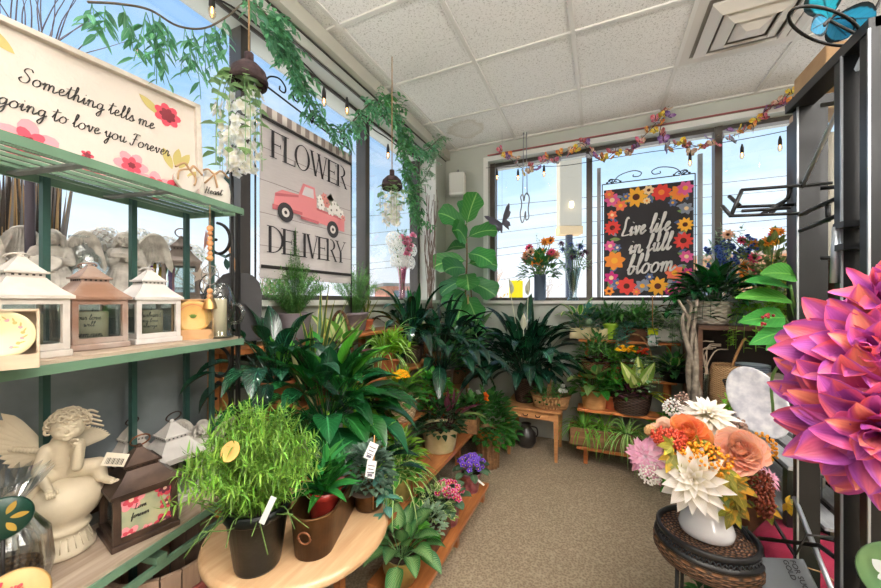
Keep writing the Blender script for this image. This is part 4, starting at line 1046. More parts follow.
for i in range(6): a = i*pi/3; flat_leaf(mb, V((cos(a)*.01, -.0085, .21+sin(a)*.01)), XX*cos(a)+YY*sin(a), XX*-sin(a)+YY*cos(a), NN, .028, .012)
mb.build('gold_pattern', mat('gold_leaf', '#b99a4a', .4, .6), t)
MB().tube([(0, .0, 0), (0, .0, .17)], .004, 6).build('stem', iron, t); MB().lathe([(0, 0), (.03, 0), (.03, .006), (0, .008)], 20).build('foot', iron, t)
pp = onlow(15, .735)
t = thing('easel_plate', 'round pale wood plate with pink lettering on a wire easel', 'plate', pp, YAW+R(38))
mb = MB(); Tp = Matrix.Translation((0, 0, .055)) @ Matrix.Rotation(R(70), 4, 'X'); mb.T = Tp
mb.lathe([(0, 0), (.05, 0), (.054, .004), (.05, .008), (0, .008)], 32); mb.build('plate', mat('plate_pine', '#c9a46a', .5, c2='#b88f52', vs=14), t)
mb = MB(); mb.T = Tp; script(mb, 'love', .012, V((-.028, .012, .009)), XX, V((0, 1, 0)), V((0, 0, 1)), .0012); script(mb, 'mom', .012, V((-.028, -.022, .009)), XX, V((0, 1, 0)), V((0, 0, 1)), .0012); mb.build('lettering', pk[1], t)
mb = MB()
for sx in (-1, 1): mb.tube(smooth_pts([(sx*.03, .035, 0), (sx*.03, .0, .02), (sx*.03, -.022, .004), (sx*.03, -.032, .012)], 4), .0025, 6); mb.tube([(sx*.03, .035, .001), (sx*.01, .02, .09)], .0025, 6)
mb.tube([(-.03, 0.0, .02), (.03, 0.0, .02)], .0025, 6); mb.build('wire_easel', iron, t)
# wooden half barrel under the rack
t = thing('barrel_planter', 'brown slatted barrel with a rosy hoop under the rack shelf', 'barrel', (-1.285, .665, 0), R(40))
bw = wood('barrel_wood', '#7a6252', '#a48a76', 2, 5, .6)
n = 20; mb = MB()
for j in range(n):
    a0 = 2*pi*(j+.04)/n; a1 = 2*pi*(j+.96)/n; vs = []
    for z, r in ((0, .13), (.15, .148), (.32, .158), (.5, .165)):
        for rr in (r-.012, r):
            vs += [(cos(a0)*rr, sin(a0)*rr, z), (cos(a1)*rr, sin(a1)*rr, z)]
    fs = []
    for i in range(3):
        o = i*4; fs += [(o+2, o+3, o+7, o+6), (o+1, o, o+4, o+5), (o, o+2, o+6, o+4), (o+3, o+1, o+5, o+7)]
    fs.append((12, 14, 15, 13)); mb.add(vs, fs, flat=True)
mb.lathe([(0, .3), (.15, .3)], 24); mb.build('staves', bw, t)
MB().lathe([(.1655, .40), (.172, .402), (.174, .425), (.168, .43), (.163, .43)], 40).build('hoop', mat('rosy_hoop', '#8c4a48', .4), t)
MB().lathe([(.152, .22), (.160, .222), (.161, .24), (.156, .242)], 40).build('hoop', mat('metal_hoop', '#4b4f4e', .4, .6), t)
t = thing('floor_bucket', 'dark green metal tub on the floor under the rack', 'tub', (-1.10, .36, 0), 0)
MB().lathe([(0, 0), (.13, 0), (.15, .26), (.157, .265), (.157, .275), (.148, .27), (.125, .01), (0, .01)], 36).build('tub', mat('tub_green', '#3d4f45', .4, .3), t)
# ================================================================ plant kit
def pick(a): return U(*a) if isinstance(a, tuple) else a
def rosette(mb, n=24, L=.25, w=.09, t=(10, 85), droop=.9, pet=.12, prof=pr_lance, seg=7, r0=.02, fold=.18, stem=.003, jit=.2, az=None, wave=0, z0=0, cup=0, taper=.35):
    for i in range(n):
        q = (i+.5)/n; a = i*2.39996+U(-.3, .3) if az is None else R(U(*az)); th = R(t[0]+(t[1]-t[0])*q+U(-6, 6))
        d = V((sin(th*.75)*cos(a), sin(th*.75)*sin(a), cos(th*.75))); b = V((cos(a)*r0*U(0, 1), sin(a)*r0*U(0, 1), z0))
        pl = pet*U(1-jit, 1+jit); m_ = b+d*pl
        d2 = V((sin(th)*cos(a), sin(th)*sin(a), cos(th))).normalized()
        if pet > .02 and stem: 
            mb.tube([b, b.lerp(m_, .5)+V((0, 0, pl*.04)), m_], [stem, stem*.8, stem*.6], 4, False)
        ll = L*U(1-jit, 1+jit*.7)*(1-taper*(1-q)*0.6); mb.leaf(m_, d2, ll, w*U(.8, 1.15), pick(droop)*U(.7, 1.3), fold, seg, prof, wave=wave, curl=cup, rd=1 if w > .06 else 0)
def grass(mb, n=50, L=.25, w=.008, t=(5, 70), droop=2.0, seg=8, r0=.02, z0=0, fold=.3):
    for i in range(n):
        a = U(0, 6.283); th = R(U(*t)); d = V((sin(th)*cos(a), sin(th)*sin(a), cos(th)))
        mb.leaf(V((cos(a)*r0, sin(a)*r0, z0)), d, L*U(.6, 1.15), w*U(.7, 1.2), droop*U(.6, 1.3), fold, seg, pr_blade)
def bush(mb, stems=20, h=.25, spread=.15, L=.05, w=.025, per=8, prof=pr_ovate, droop=.3, seg=3, tw=.0015, r0=.02, z0=0, sag=0, start=.25, lean=None, up=.35, nod=0, flat=1.):
    for i in range(stems):
        a = i*2.39996+U(-.3, .3); q = math.sqrt((i+.5)/stems); tx, ty = cos(a)*spread*q*U(.8, 1.1), sin(a)*spread*q*U(.8, 1.1)*flat
        b = V((cos(a)*r0*q, sin(a)*r0*q, z0)); hh = h*(1-.45*q*q)*U(.75, 1.08); e = V((tx, ty, z0+hh))
        if lean: e += V(lean)*hh
        m_ = b.lerp(e, .5)+V((0, 0, hh*.15)); P = smooth_pts([b, m_, e+V((0, 0, -sag*q))], 5); k = len(P)
        mb.tube(P, [tw*(1-.6*j/(k-1)) for j in range(k)], 4, False)
        for j in range(per):
            f = start+(1-start)*(j+.5)/per; x = f*(k-1); i0 = min(k-2, int(x)); p = P[i0].lerp(P[i0+1], x-i0); dr = (P[i0+1]-P[i0]).normalized()
            an = j*2.4+U(-.5, .5); _, s, nn = frame(dr); o = s*cos(an)+nn*sin(an)
            mb.leaf(p, (o+dr*up+V((0, 0, .1-nod))).normalized(), L*U(.65, 1.15), w*U(.8, 1.15), pick(droop), .15, seg, prof)
        mb.leaf(P[-1], (P[-1]-P[-2]).normalized(), L*.8, w*.8, pick(droop), .15, seg, prof)
def mound(mb, n=120, r=.12, h=.1, L=.04, w=.03, prof=pr_ovate, z0=0, droop=.3, seg=3, tilt=.5, flat=1.):
    for i in range(n):
        z = 1-1.05*(i+.5)/n; a = i*2.39996; q = math.sqrt(max(0, 1-z*z)); k = U(.7, 1.05)
        p = V((q*cos(a)*r*k, q*sin(a)*r*k*flat, z0+z*h*k)); d = V((cos(a)*q, sin(a)*q, z*.5+tilt*U(-.3, 1))).normalized()
        mb.leaf(p, d, L*U(.7, 1.2), w*U(.8, 1.2), droop, .15, seg, prof)
def trail(mb, n=14, L=.3, leafL=.04, w=.03, per=9, r0=.05, z0=0, az=(0, 360), prof=pr_ovate, out=.1, tw=.0015, up=.05, droop=.3, seg=3):
    for i in range(n):
        a = R(U(*az)); ll = L*U(.5, 1.1); c, s_ = cos(a), sin(a)
        P = smooth_pts([V((c*r0*.5, s_*r0*.5, z0)), V((c*(r0+out*.4), s_*(r0+out*.4), z0+up)), V((c*(r0+out), s_*(r0+out), z0-ll*.3)), V((c*(r0+out*1.1), s_*(r0+out*1.1), z0-ll))], 4); k = len(P)
        mb.tube(P, tw, 4, False)
        for j in range(per):
            x = (.1+.9*(j+.5)/per)*(k-1); i0 = min(k-2, int(x)); p = P[i0].lerp(P[i0+1], x-i0)
            b = U(0, 6.28); mb.leaf(p, V((cos(b)+c*.4, sin(b)+s_*.4, U(-.3, .5))), leafL*U(.7, 1.15), w*U(.8, 1.1), droop, .15, seg, prof)
def bloom(mb, c, d, r, n=5, w=.8, prof=pr_round, tilt=.35, layers=1, droop=0, seg=3, fold=.1, mi=0, ci=None, cr=.25, curl=0):
    d = V(d).normalized(); _, s, nn = frame(d); c = V(c)
    for L in range(layers):
        rr = r*(1-.22*L); mb.m = mi
        for k in range(n):
            a = 2*pi*(k+.5*L)/n; o = s*cos(a)+nn*sin(a)
            mb.leaf(c, (o+d*(tilt+.35*L)).normalized(), rr, rr*w, droop, fold, seg, prof, up=d, curl=curl)
    if ci is not None: mb.m = ci; mb.ball(c+d*r*.06, r*cr, 8, 5); 
    mb.m = 0
def daisy_poly(): pass
# ---- pots
soil = mat('potting_soil', '#3a2a1e', .95, bs=90, bstr=.8)
PM = {
 'black': mat('black_plastic', '#070c0a', .3, bs=14, bstr=.2, bd=.01, spec=.25), 'grey': mat('grey_pot', '#6f6468', .55, var=.15, vs=9), 'copper': mat('aged_copper', '#6f4f2e', .42, .8, c2='#4a3420', vs=16),
 'terra': mat('terracotta', '#b4623c', .75, var=.15, vs=14), 'brass': mat('brass_tin', '#b79e5c', .4, .6, c2='#8d7a48', vs=14), 'red': mat('red_glaze', '#8e2b22', .25),
 'white': mat('white_ceramic', '#ece9e3', .3), 'cream': mat('cream_tin', '#cbc09a', .45, .2, c2='#b3a67c', vs=12), 'green': mat('lime_pot', '#9ec23c', .4),
 'wick': wicker('wicker_brown', '#9c6c42', '#4a2d18', 130, 190), 'wickd': wicker('wicker_dark', '#5d4030', '#241610', 110, 160), 'wickl': wicker('wicker_pale', '#d9c4a4', '#9a7f5e', 90, 120),
 'wickw': wicker('wicker_white', '#e2d8cc', '#ad9f90', 60, 110), 'woodb': wood('box_wood', '#6d4a30', '#a57a50', 0, 8, .6), 'pine': wood('pine_wood', '#b57a44', '#d6a06a', 0, 8, .5),
 'foil': mat('pink_foil', '#b9808a', .3, .3, c2='#8a4a58', vs=30, bs=60, bstr=.5), 'wrap': mat('paper_wrap', '#c9c4bf', .6, c2='#9d9894', vs=12, bs=25, bstr=.5), 'blue': mat('slate_blue_pot', '#4f5b6d', .4),
 'rust': mat('rust_tin', '#8a5a42', .6, .2, c2='#5f4436', vs=18),
}
def pot(t, kind, r, h, m=None, rz=0, taper=.75, sx=1, sy=1):
    m = PM[m] if isinstance(m, str) else (m or PM.get(kind, PM['black']))
    if kind == 'box':
        mb = MB(); L_, W_ = r
        for (c, s) in (((0, -W_/2+.006, h/2), (L_, .012, h)), ((0, W_/2-.006, h/2), (L_, .012, h)), ((-L_/2+.006, 0, h/2), (.012, W_, h)), ((L_/2-.006, 0, h/2), (.012, W_, h)), ((0, 0, .006), (L_, W_, .012))): mb.box(c, s, bev=.002)
        mb.build('planter_box', m, t); MB().box((0, 0, h-.02), (L_-.02, W_-.02, .01)).build('soil', soil, t); return
    n = 32; rb = r*taper
    pr = [(0, 0), (rb*.96, 0), (rb, .006)]
    if kind == 'basket':
        pr += [(rb+(r-rb)*q+.004*sin(q*pi), h*q) for q in (.2, .4, .6, .8)]+[(r, h*.94), (r*1.06, h*.97), (r*1.06, h), (r*.94, h), (r*.9, h*.9)]
    elif kind == 'bellied': pr += [(rb*1.25, h*.25), (r*1.08, h*.55), (r*1.0, h*.85), (r*.95, h*.95), (r*1.02, h), (r*.9, h), (r*.88, h*.9)]
    elif kind == 'ridged': 
        pr += [(rb+(r-rb)*q+.0022*(k % 2), h*q) for k, q in enumerate([.1+.08*i for i in range(11)])]+[(r*1.04, h*.97), (r*1.04, h), (r*.95, h), (r*.93, h*.9)]
    else: pr += [(rb+(r-rb)*.85, h*.82), (r*1.0, h*.83), (r*1.05, h*.86), (r*1.05, h), (r*.97, h), (r*.93, h*.9)]
    MB().lathe(pr, n, sx=sx, sy=sy).build('pot' if kind != 'basket' else 'basket', m, t)
    MB().lathe([(0, h*.90), (r*.93, h*.89)], n, sx=sx, sy=sy).build('soil', soil, t)
FN = dict(rosette=rosette, grass=grass, bush=bush, mound=mound, trail=trail)
def plant(name, label, pos, potk, fol, rz=0, group=None, cat='plant'):
    """potk = (kind, r, h, material); fol = [(fn, material, kwargs, part name)]"""
    t = thing(name, label, cat, pos, rz, group); z = 0
    if potk:
        kind, r, h = potk[:3]; pot(t, kind, r, h, potk[3] if len(potk) > 3 else None, **(potk[4] if len(potk) > 4 else {})); z = h*.9
    for k, q in enumerate(fol):
        mb = MB(); kw = dict(q[2]); kw.setdefault('z0', z); off = kw.pop('off', None)
        if off: mb.T = Matrix.Translation(off)
        FN[q[0]](mb, **kw); mb.build(q[3] if len(q) > 3 else 'foliage', q[1], t)
    return t
def ring_handle(t, x, z, r, m, ang=0):
    MB().tube([Matrix.Rotation(ang, 3, 'Z') @ V((x+.003+.006*(sin(a) < 0), cos(a)*r, z+sin(a)*r)) for a in [2*pi*i/18 for i in range(19)]], .0028, 6).build('ring_handle', m, t)
def plant_tag(t, loc, w, h, m, rz=0, ry=0, writing=True, rx=0):
    mb = MB(); T_ = Matrix.Translation(loc) @ Matrix.Rotation(rz, 4, 'Z') @ Matrix.Rotation(rx, 4, 'X') @ Matrix.Rotation(ry, 4, 'Y'); mb.T = T_
    mb.box((0, 0, 0), (w, .001, h)); o = mb.build('plant_tag', m, t)
    if writing:
        mb = MB(); mb.T = T_
        for i in range(3): mb.box((0, -.0009, h*.22-h*.2*i), (w*(.7-.15*(i % 2)), .0005, h*.05))
        mb.box((0, -.0009, -h*.32), (w*.5, .0005, h*.14)); mb.build('print', mat('tag_print', '#6b6672', .7), o)
    return o
M_ = dict(
 lily=leafmat('lily_leaf', '#1a5228', '#3f8550', amt=.45, rough=.17, spec=.9), lilyd=leafmat('dark_lily_leaf', '#163d2b', '#356c4c', amt=.5, rough=.16, transl=.14, spec=1.0), lilyb=leafmat('backlit_lily_leaf', '#3f9a2e', '#7cc554', amt=.2, rough=.3, transl=.42),  # lilyb: brighter copy of lily, backlight put into the leaf colour
 rose=leafmat('rosemary_leaf', '#6f9a38', '#a6c860', amt=.5, rough=.4, transl=.3), fern=leafmat('airy_fern_leaf', '#5c8f4a', '#8ab573', amt=.35, rough=.6), spid=leafmat('spider_leaf', '#5f9c34', None, '#dfe8b0', 'center', amt=.2, rough=.4),
 spig=leafmat('grass_leaf', '#6fa83a', '#a9cf6c', amt=.3, rough=.4), snake=leafmat('snake_leaf', '#3f5f34', None, '#c9b95c', 'edge', amt=.2), croton=leafmat('croton_leaf', '#4f7a2a', '#c9b030', '#b9a83c', 'blotch', amt=.3),
 poth=leafmat('pothos_leaf', '#3f8a2c', '#7ab858', amt=.3, rough=.3), pothv=leafmat('variegated_leaf', '#4c8f34', None, '#e4e8a6', 'edge', amt=.2, rough=.35), cal=leafmat('calathea_leaf', '#356b3a', None, '#8fb478', 'feather', amt=.2, rough=.4),
 dief=leafmat('dieffenbachia_leaf', '#5d9a3c', None, '#eaf0b4', 'center', amt=.15, rough=.4), mar=leafmat('maroon_leaf', '#5a2536', '#93506a', amt=.3, rough=.4), peper=leafmat('peperomia_leaf', '#51695a', '#8ea596', amt=.35, rough=.3),
 dark=leafmat('dark_small_leaf', '#264a2a', '#466e46', amt=.4, rough=.35), mid=leafmat('mid_green_leaf', '#3a7434', '#6ba05a', amt=.35, rough=.4), olive=leafmat('olive_leaf', '#6b7d46', '#98a76a', amt=.3, rough=.5),
 fig=leafmat('fiddle_leaf', '#3f8446', '#a9d68a', amt=.38, rough=.35, transl=.4, veins=7), sage=leafmat('sage_leaf', '#8aa58c', '#b4c7b2', amt=.25, rough=.6), lime=leafmat('lime_leaf', '#86b83a', '#c4dd7c', amt=.25, rough=.4, transl=.4),
 eno=leafmat('garland_leaf', '#5f9c7a', '#a4ccae', amt=.4, rough=.5, transl=.35), blu=leafmat('bluegreen_leaf', '#4d8578', '#84b0a4', amt=.3, rough=.4))
stemg = mat('green_stem', '#5d7c3a', .6)
# ================================================================ round table and its pots
t = thing('round_table', 'small round pale wooden table holding the feathery plant and copper pots', 'table', (-.857, .824, 0))
tw_ = wood('round_table_wood', '#a87c52', '#d4b48e', 1, 3, .32, 4, coat=.3)
MB().lathe([(0, .565), (.245, .565), (.262, .570), (.270, .580), (.270, .590), (.262, .598), (.255, .6), (0, .6)], 72).build('tabletop', tw_, t)
MB().lathe([(0, 0), (.15, 0), (.155, .015), (.06, .035), (.03, .08), (.028, .2), (.045, .28), (.028, .36), (.03, .5), (.06, .545), (.10, .565)], 28).build('pedestal', wood('dark_pedestal', '#4d3424', '#6e4c34', 2, 5, .4), t)
def on(px, d, z): p = W(px, 300, d); p.z = z; return p
p = on(258, .93, .6015)
t = plant('rosemary_plant', 'big feathery light green plant in a shiny black pot on the round table', p, ('plain', .078, .165, 'black', dict(taper=.72)), [])
mb = MB(); bush(mb, 145, .28, .185, .036, .0050, 30, pr_blade, (-1.6, 1.6), 4, .0014, .05, .14, .03, .12, up=.35, lean=(-.08, 0, 0)); mb.build('foliage', M_['rose'], t)
mb = MB(); mb.T = Matrix.Translation((0, 0, .14)); 
for i in range(26):
    a = U(0, 6.28); mb.tube(smooth_pts([(cos(a)*.03, sin(a)*.03, 0), (cos(a)*.09, sin(a)*.09, U(.0, .06)), (cos(a)*U(.12, .17), sin(a)*U(.12, .17), U(-.06, .10))], 4), .0014, 4)
mb.build('stems', stemg, t)
mb = MB(); mb.T = Matrix.Translation((.02, -.09, .335)) @ Matrix.Rotation(YAW-R(10), 4, 'Z') @ Matrix.Rotation(R(60), 4, 'X'); mb.prism([(cos(a)*.024, sin(a)*.024) for a in [2*pi*i/24 for i in range(24)]], 0, .002); mb.build('round_tag', mat('kraft_tag', '#d2a25c', .6), t)
plant_tag(t, (.11, -.06, .20), .014, .07, mat('clear_tag', '#d4d8d8', .2), YAW, R(25), False)
# oblong copper planter with dark green bromeliad in red pot
d_ = (on(346, 1.26, 0)-on(315, 1.0, 0)); ang = math.atan2(d_.y, d_.x)
pc = on(329, 1.09, .6015)
t = thing('copper_planter', 'long oval copper planter with ring handle on the round table', 'planter', pc, ang)
cop = PM['copper']
mb = MB(); n = 40
def stad(r, L, z):
    out = []
    for j in range(n): a = 2*pi*j/n; out.append((cos(a)*r+(L if cos(a) > 0 else -L), sin(a)*r, z))
    return out
vs = []; rings = [(.0, 0, 0), (.045, 0, .105), (.052, .0, .105), (.062, .112, .105), (.066, .115, .105), (.066, .12, .105), (.058, .118, .105), (.046, .006, .105), (.0, .006, .0)]
for r, z, L in rings: vs += stad(r, L, z)
mb.add(vs, [(i*n+j, i*n+(j+1) % n, (i+1)*n+(j+1) % n, (i+1)*n+j) for i in range(len(rings)-1) for j in range(n)])
mb.build('vessel', cop, t); ring_handle(t, -.174, .07, .017, mat('ring_copper', '#8a5a40', .4, .7)); 
q = pc+Matrix.Rotation(ang, 3, 'Z') @ V((-.035, 0, .009))
plant('dracaena_plant', 'dark green rosette plant in a red pot inside the oval copper planter', q, ('plain', .046, .125, 'red', dict(taper=.85)), [('rosette', leafmat('dracaena_leaf', '#2e7a34', '#5aa452', amt=.3, rough=.25), dict(n=34, L=.12, w=.028, t=(8, 75), droop=.5, pet=.0, prof=pr_lance, r0=.012, taper=.2)), ('bush', leafmat('dracaena_leaf', '#2e7a34'), dict(stems=3, h=.10, spread=.02, L=.09, w=.026, per=9, prof=pr_lance, up=.8, r0=.02), 'foliage')])
q = pc+Matrix.Rotation(ang, 3, 'Z') @ V((.085, 0, .009))
t2 = plant('dracaena_plant', 'small second green plant at the far end of the oval copper planter', q, ('plain', .04, .115, 'red', dict(taper=.85)), [('rosette', leafmat('dracaena_leaf', '#2e7a34'), dict(n=18, L=.10, w=.022, t=(8, 70), droop=.5, pet=0, r0=.01))])
p = on(369, 1.19, .6015)
t = plant('peperomia_plant', 'small silvery leaved plant in a round copper pot at the table edge', p, ('ridged', .050, .09, 'copper', dict(taper=.92)), [('mound', M_['peper'], dict(n=230, r=.075, h=.125, L=.034, w=.022, tilt=.3)), ('trail', M_['blu'], dict(n=3, L=.10, leafL=.06, w=.03, per=4, r0=.04, az=(-60, 10), out=.03))])
ring_handle(t, .0, .05, .013, mat('ring_copper', '#8a5a40', .4, .7)); kids(t)[-1].matrix_local = Matrix.Translation((.0, 0, 0)) @ Matrix.Rotation(YAW-R(90), 4, 'Z') @ Matrix.Translation((.054, 0, 0))
for i, (a, b) in enumerate(((.058, .215), (.068, .165))):
    plant_tag(t, (a-.01, -.055-.015*i, b), .030, .056, mat('white_tag', '#efeef0', .5), YAW, R(24-50*i*.3), True)
MB().tube([(.045, -.04, .02), (.05, -.04, .26)], .0022, 5).build('tag_stick', mat('stick_wood', '#b5834e', .6), t)
# ================================================================ tiered stand along the left wall
stw = wood('tier_wood', '#8c4f28', '#c9814a', 1, 4, .38, 5, coat=.2)
stand = thing('tiered_plant_stand', 'long stepped wooden plant stand along the left window wall', 'plant stand', (-1.08, 1.95, 0))
TI = [(.10, -.66, -.90, 1.22, 2.22), (.36, -.82, -1.04, 1.14, 2.62), (.60, -1.00, -1.22, 1.12, 2.75), (.84, -1.17, -1.36, 1.05, 2.85), (1.10, -1.31, -1.49, .93, 2.95)]
for z, xf, xb, y0, y1 in TI:
    MB().box(((xf+xb)/2+1.08, (y0+y1)/2-1.95, z-.011), (xf-xb, y1-y0, .022), bev=.003).build('shelf_board', stw, stand)
    for y in (y0+.05, (y0+y1)/2, y1-.05):
        if z > .2: MB().box((xb+.02+1.08, y-1.95, (z-.022)/2), (.035, .035, z-.022)).build('leg', stw, stand)
        else: MB().box(((xf+xb)/2+1.08, y-1.95, (z-.022)/2), (.2, .03, z-.022)).build('leg', stw, stand)
    if z > 1: MB().box((xb+.0+1.095, y0+.01-1.95, z/2), (.03, .03, z-.03)).build('leg', stw, stand)
def tier(i, px, dx=0, along=None):
    z, xf, xb, y0, y1 = TI[i]; return PX(px, (xf+xb)/2+dx, z=z+.001)
# big peace lily
t = plant('peace_lily', 'large glossy dark green peace lily in a whitewashed pot behind the round table', V((-1.115, 1.205, .601)), ('plain', .105, .17, 'wrap', dict(taper=.8)), [
 ('rosette', M_['lily'], dict(n=84, L=.25, w=.105, t=(10, 112), droop=.75, pet=.19, r0=.06, stem=.0035, wave=.06, taper=.3)),
 ('rosette', M_['lilyb'], dict(n=5, L=.24, w=.12, t=(12, 42), droop=.4, pet=.24, r0=.03, stem=.0035), 'young_leaves')])  # lighter green stands in for leaves lit from behind
mb = MB(); mb.leaf((-.08, -.10, .36), (-.55, .05, .85), .34, .11, .15, .25, 8, pr_lance); mb.tube([(-.01, 0, .15), (-.08, -.10, .37)], .003, 5); mb.build('young_leaves', M_['lilyb'], t)
mb = MB(); mb.leaf((-.03, -.14, .40), (-.08, -.2, 1), .08, .03, 0, .5, 5, pr_lance); mb.tube([(0, 0, .15), (-.03, -.14, .40)], .0025, 5); mb.build('cream_spathe', mat('spathe_cream', '#d9d09c', .5, transl=.3), t)
MB().lathe([(.11, .0), (.125, .12), (.14, .175), (.133, .18), (.12, .1)], 18).build('paper_sleeve', PM['wrap'], t)
# ---- top tier and sill plants
plant('asparagus_fern', 'airy tall green fern in a ribbed grey pot under the flag', PX(294, -1.38, z=1.101), ('ridged', .085, .135, 'grey', dict(taper=.7)), [('bush', M_['fern'], dict(stems=110, h=.26, spread=.18, L=.022, w=.0055, per=46, prof=pr_blade, seg=2, tw=.001, up=.5, start=.1)), ('bush', M_['fern'], dict(stems=14, h=.42, spread=.05, L=.022, w=.0055, per=50, prof=pr_blade, seg=2, tw=.0012, up=.5, start=.3), 'foliage')])
plant('asparagus_fern', 'bushy grey green fern beside the window post right of the flag', PX(356, -1.42, z=1.101), ('plain', .075, .12, 'grey'), [('bush', M_['fern'], dict(stems=90, h=.32, spread=.17, L=.024, w=.0055, per=40, prof=pr_blade, seg=2, tw=.001, up=.5, start=.1))])
plant('snake_plant', 'spiky brown edged sword leaves in a wicker pot below the flag', PX(317, -1.27, z=1.0)-V((0, 0, .159)), ('basket', .07, .12, 'wick'), [('rosette', M_['snake'], dict(n=16, L=.40, w=.030, t=(5, 55), droop=.15, pet=0, prof=pr_blade, r0=.03, taper=0)), ('rosette', M_['mar'], dict(n=6, L=.28, w=.03, t=(15, 50), droop=.3, pet=0, prof=pr_blade, r0=.03))])
t = plant('basket_garden', 'hooped wicker basket with a cream splashed broad leaf plant', PX(340, -1.24, z=.841), ('basket', .085, .10, 'wick'), [('rosette', M_['dief'], dict(n=7, L=.20, w=.10, t=(5, 50), droop=.4, pet=.16, r0=.02)), ('mound', M_['poth'], dict(n=46, r=.09, h=.10, L=.05, w=.045)), ('rosette', M_['mar'], dict(n=5, L=.16, w=.05, t=(30, 70), pet=.1))])
MB().tube([V((cos(a)*.085, 0, .10+sin(a)*.30)) for a in [pi*i/20 for i in range(21)]], .008, 8).build('hoop_handle', PM['wick'], t)
t = plant('spider_plant', 'pale arching spider plant in a low pot on the upper tier', PX(383, -1.27, z=.841), ('plain', .075, .13, 'terra'), [('grass', M_['spid'], dict(n=75, L=.32, w=.014, t=(5, 70), droop=2.2, r0=.03))])
plant('snake_plant', 'narrow yellow edged blades rising behind the hooped basket', PX(366, -1.44, z=1.101), ('plain', .05, .07, 'terra'), [('rosette', M_['snake'], dict(n=10, L=.20, w=.016, t=(5, 30), droop=.1, pet=0, prof=pr_blade, r0=.02))])
# glossy dark row with woven pots toward the corner
plant('peace_lily', 'dark blue green lily with upright leaves beneath the pink glass vase', PX(412, -1.27, z=.841), ('basket', .085, .13, 'wickd'), [('rosette', M_['lilyd'], dict(n=50, L=.26, w=.08, t=(4, 95), droop=1.0, pet=.20, jit=.5, r0=.04)), ('rosette', M_['lily'], dict(n=7, L=.26, w=.06, t=(2, 22), droop=.2, pet=.22, r0=.02), 'young_leaves')])
plant('peace_lily', 'drooping dark lily in a woven basket left of the fig tree trunk', PX(441, -1.12, z=.601), ('basket', .10, .17, 'wickd'), [('rosette', M_['lilyd'], dict(n=64, L=.28, w=.085, t=(4, 105), droop=1.1, pet=.26, jit=.5, r0=.04))])
plant('peace_lily', 'low dark leaved plant in a brown braided basket nearest the corner', PX(470, -1.08, z=.601), ('basket', .10, .19, 'wick'), [('rosette', M_['lilyd'], dict(n=50, L=.24, w=.08, t=(10, 105), droop=1.1, pet=.20, jit=.5, r0=.04)), ('rosette', M_['cal'], dict(n=5, L=.2, w=.11, t=(5, 40), droop=.4, pet=.25, r0=.02), 'young_leaves')])
# fiddle leaf fig in the corner
t = thing('fiddle_leaf_fig', 'tall fiddle leaf fig tree standing in the corner', 'tree', (-1.16, 3.13, 0))
pot(t, 'basket', .13, .24, 'wickd')
mb = MB()
tr = smooth_pts([(0, 0, .2), (.02, -.01, .7), (-.01, 0, 1.2), (.01, .0, 1.7), (0, 0, 2.02)], 6); mb.tube(tr, [.014-.008*i/(len(tr)-1) for i in range(len(tr))], 8)
tr2 = smooth_pts([(.02, -.0, .6), (.07, -.02, 1.1), (.05, -.02, 1.5)], 5); mb.tube(tr2, [.01-.005*i/(len(tr2)-1) for i in range(len(tr2))], 7); mb.build('trunk', mat('fig_bark', '#8a6a4c', .8, var=.25, vs=40), t)
mb = MB()
def pr_fiddle(t): return max(.05, (.55+.45*t+.12*sin(t*9))*sin(pi*min(1, t**1.15))**.45) if t < 1 else .1
for (z, a, th, L_, w_) in ((2.14, 100, 12, .20, .15), (2.12, -60, 25, .26, .19), (2.08, 200, 50, .26, .19), (2.0, 10, 60, .26, .17), (1.95, 250, 62, .28, .21), (1.9, 130, 70, .24, .17), (1.85, -50, 95, .28, .19), (1.78, 190, 85, .28, .2), (1.75, 20, 75, .27, .2), (1.66, -90, 105, .28, .2), (1.6, 150, 100, .26, .18), (1.58, -20, 100, .26, .2), (1.5, 230, 110, .27, .18), (1.45, -70, 120, .27, .2), (1.38, 40, 110, .24, .18), (1.3, -60, 130, .28, .2), (1.25, 200, 120, .26, .19), (1.15, -30, 110, .24, .2), (1.1, 230, 100, .22, .19), (2.0, -120, 70, .24, .18), (1.7, 230, 80, .28, .2), (1.42, -110, 115, .26, .19), (1.22, -100, 110, .26, .2)):
    z -= .11; a, th = R(a+24), R(th); d = V((cos(a)*sin(th), sin(a)*sin(th), cos(th))); i0 = min(len(tr)-1, int(max(0, (z-.2)/1.92)*(len(tr)-1))); b = V(tr[i0]); b.z = z
    mb.tube([b, b+d*.03], .003, 5, False); mb.leaf(b+d*.03, d, L_*1.12, w_*1.3, .45, .12, 9, pr_fiddle, wave=.08, rd=1, up=V((.35, -.95, .45)))
mb.build('foliage', M_['fig'], t)
MB().tube([(.05, -.08, .22), (.05, -.08, 1.35)], .008, 6).build('bamboo_stake', mat('cane', '#b59a62', .6), t)
# curly willow / dried stems by the jamb
t = thing('dried_branches', 'tall curly bare branches standing by the window jamb', 'branches', V((-1.37, 2.78, 1.101)), 0)
mb = MB()
for i in range(22):
    a = U(-.5, .5); hh = U(.6, 1.3); P = [V((U(-.02, .02), U(-.03, .03), 0))]
    for k in range(6): P.append(V((U(-.02, .02), a*.35*(k+1)/6*hh+U(-.02, .02), hh*(k+1)/6)))
    mb.tube(smooth_pts(P, 3), .0035 if i < 12 else .002, 5)
mb.build('twigs', mat('willow_twig', '#7c6a60', .8), t)
MB().lathe([(0, 0), (.035, 0), (.04, .05), (.03, .12), (.035, .14), (.028, .13), (.03, .02), (0, .01)], 20).build('vase', PM['wickd'], t)
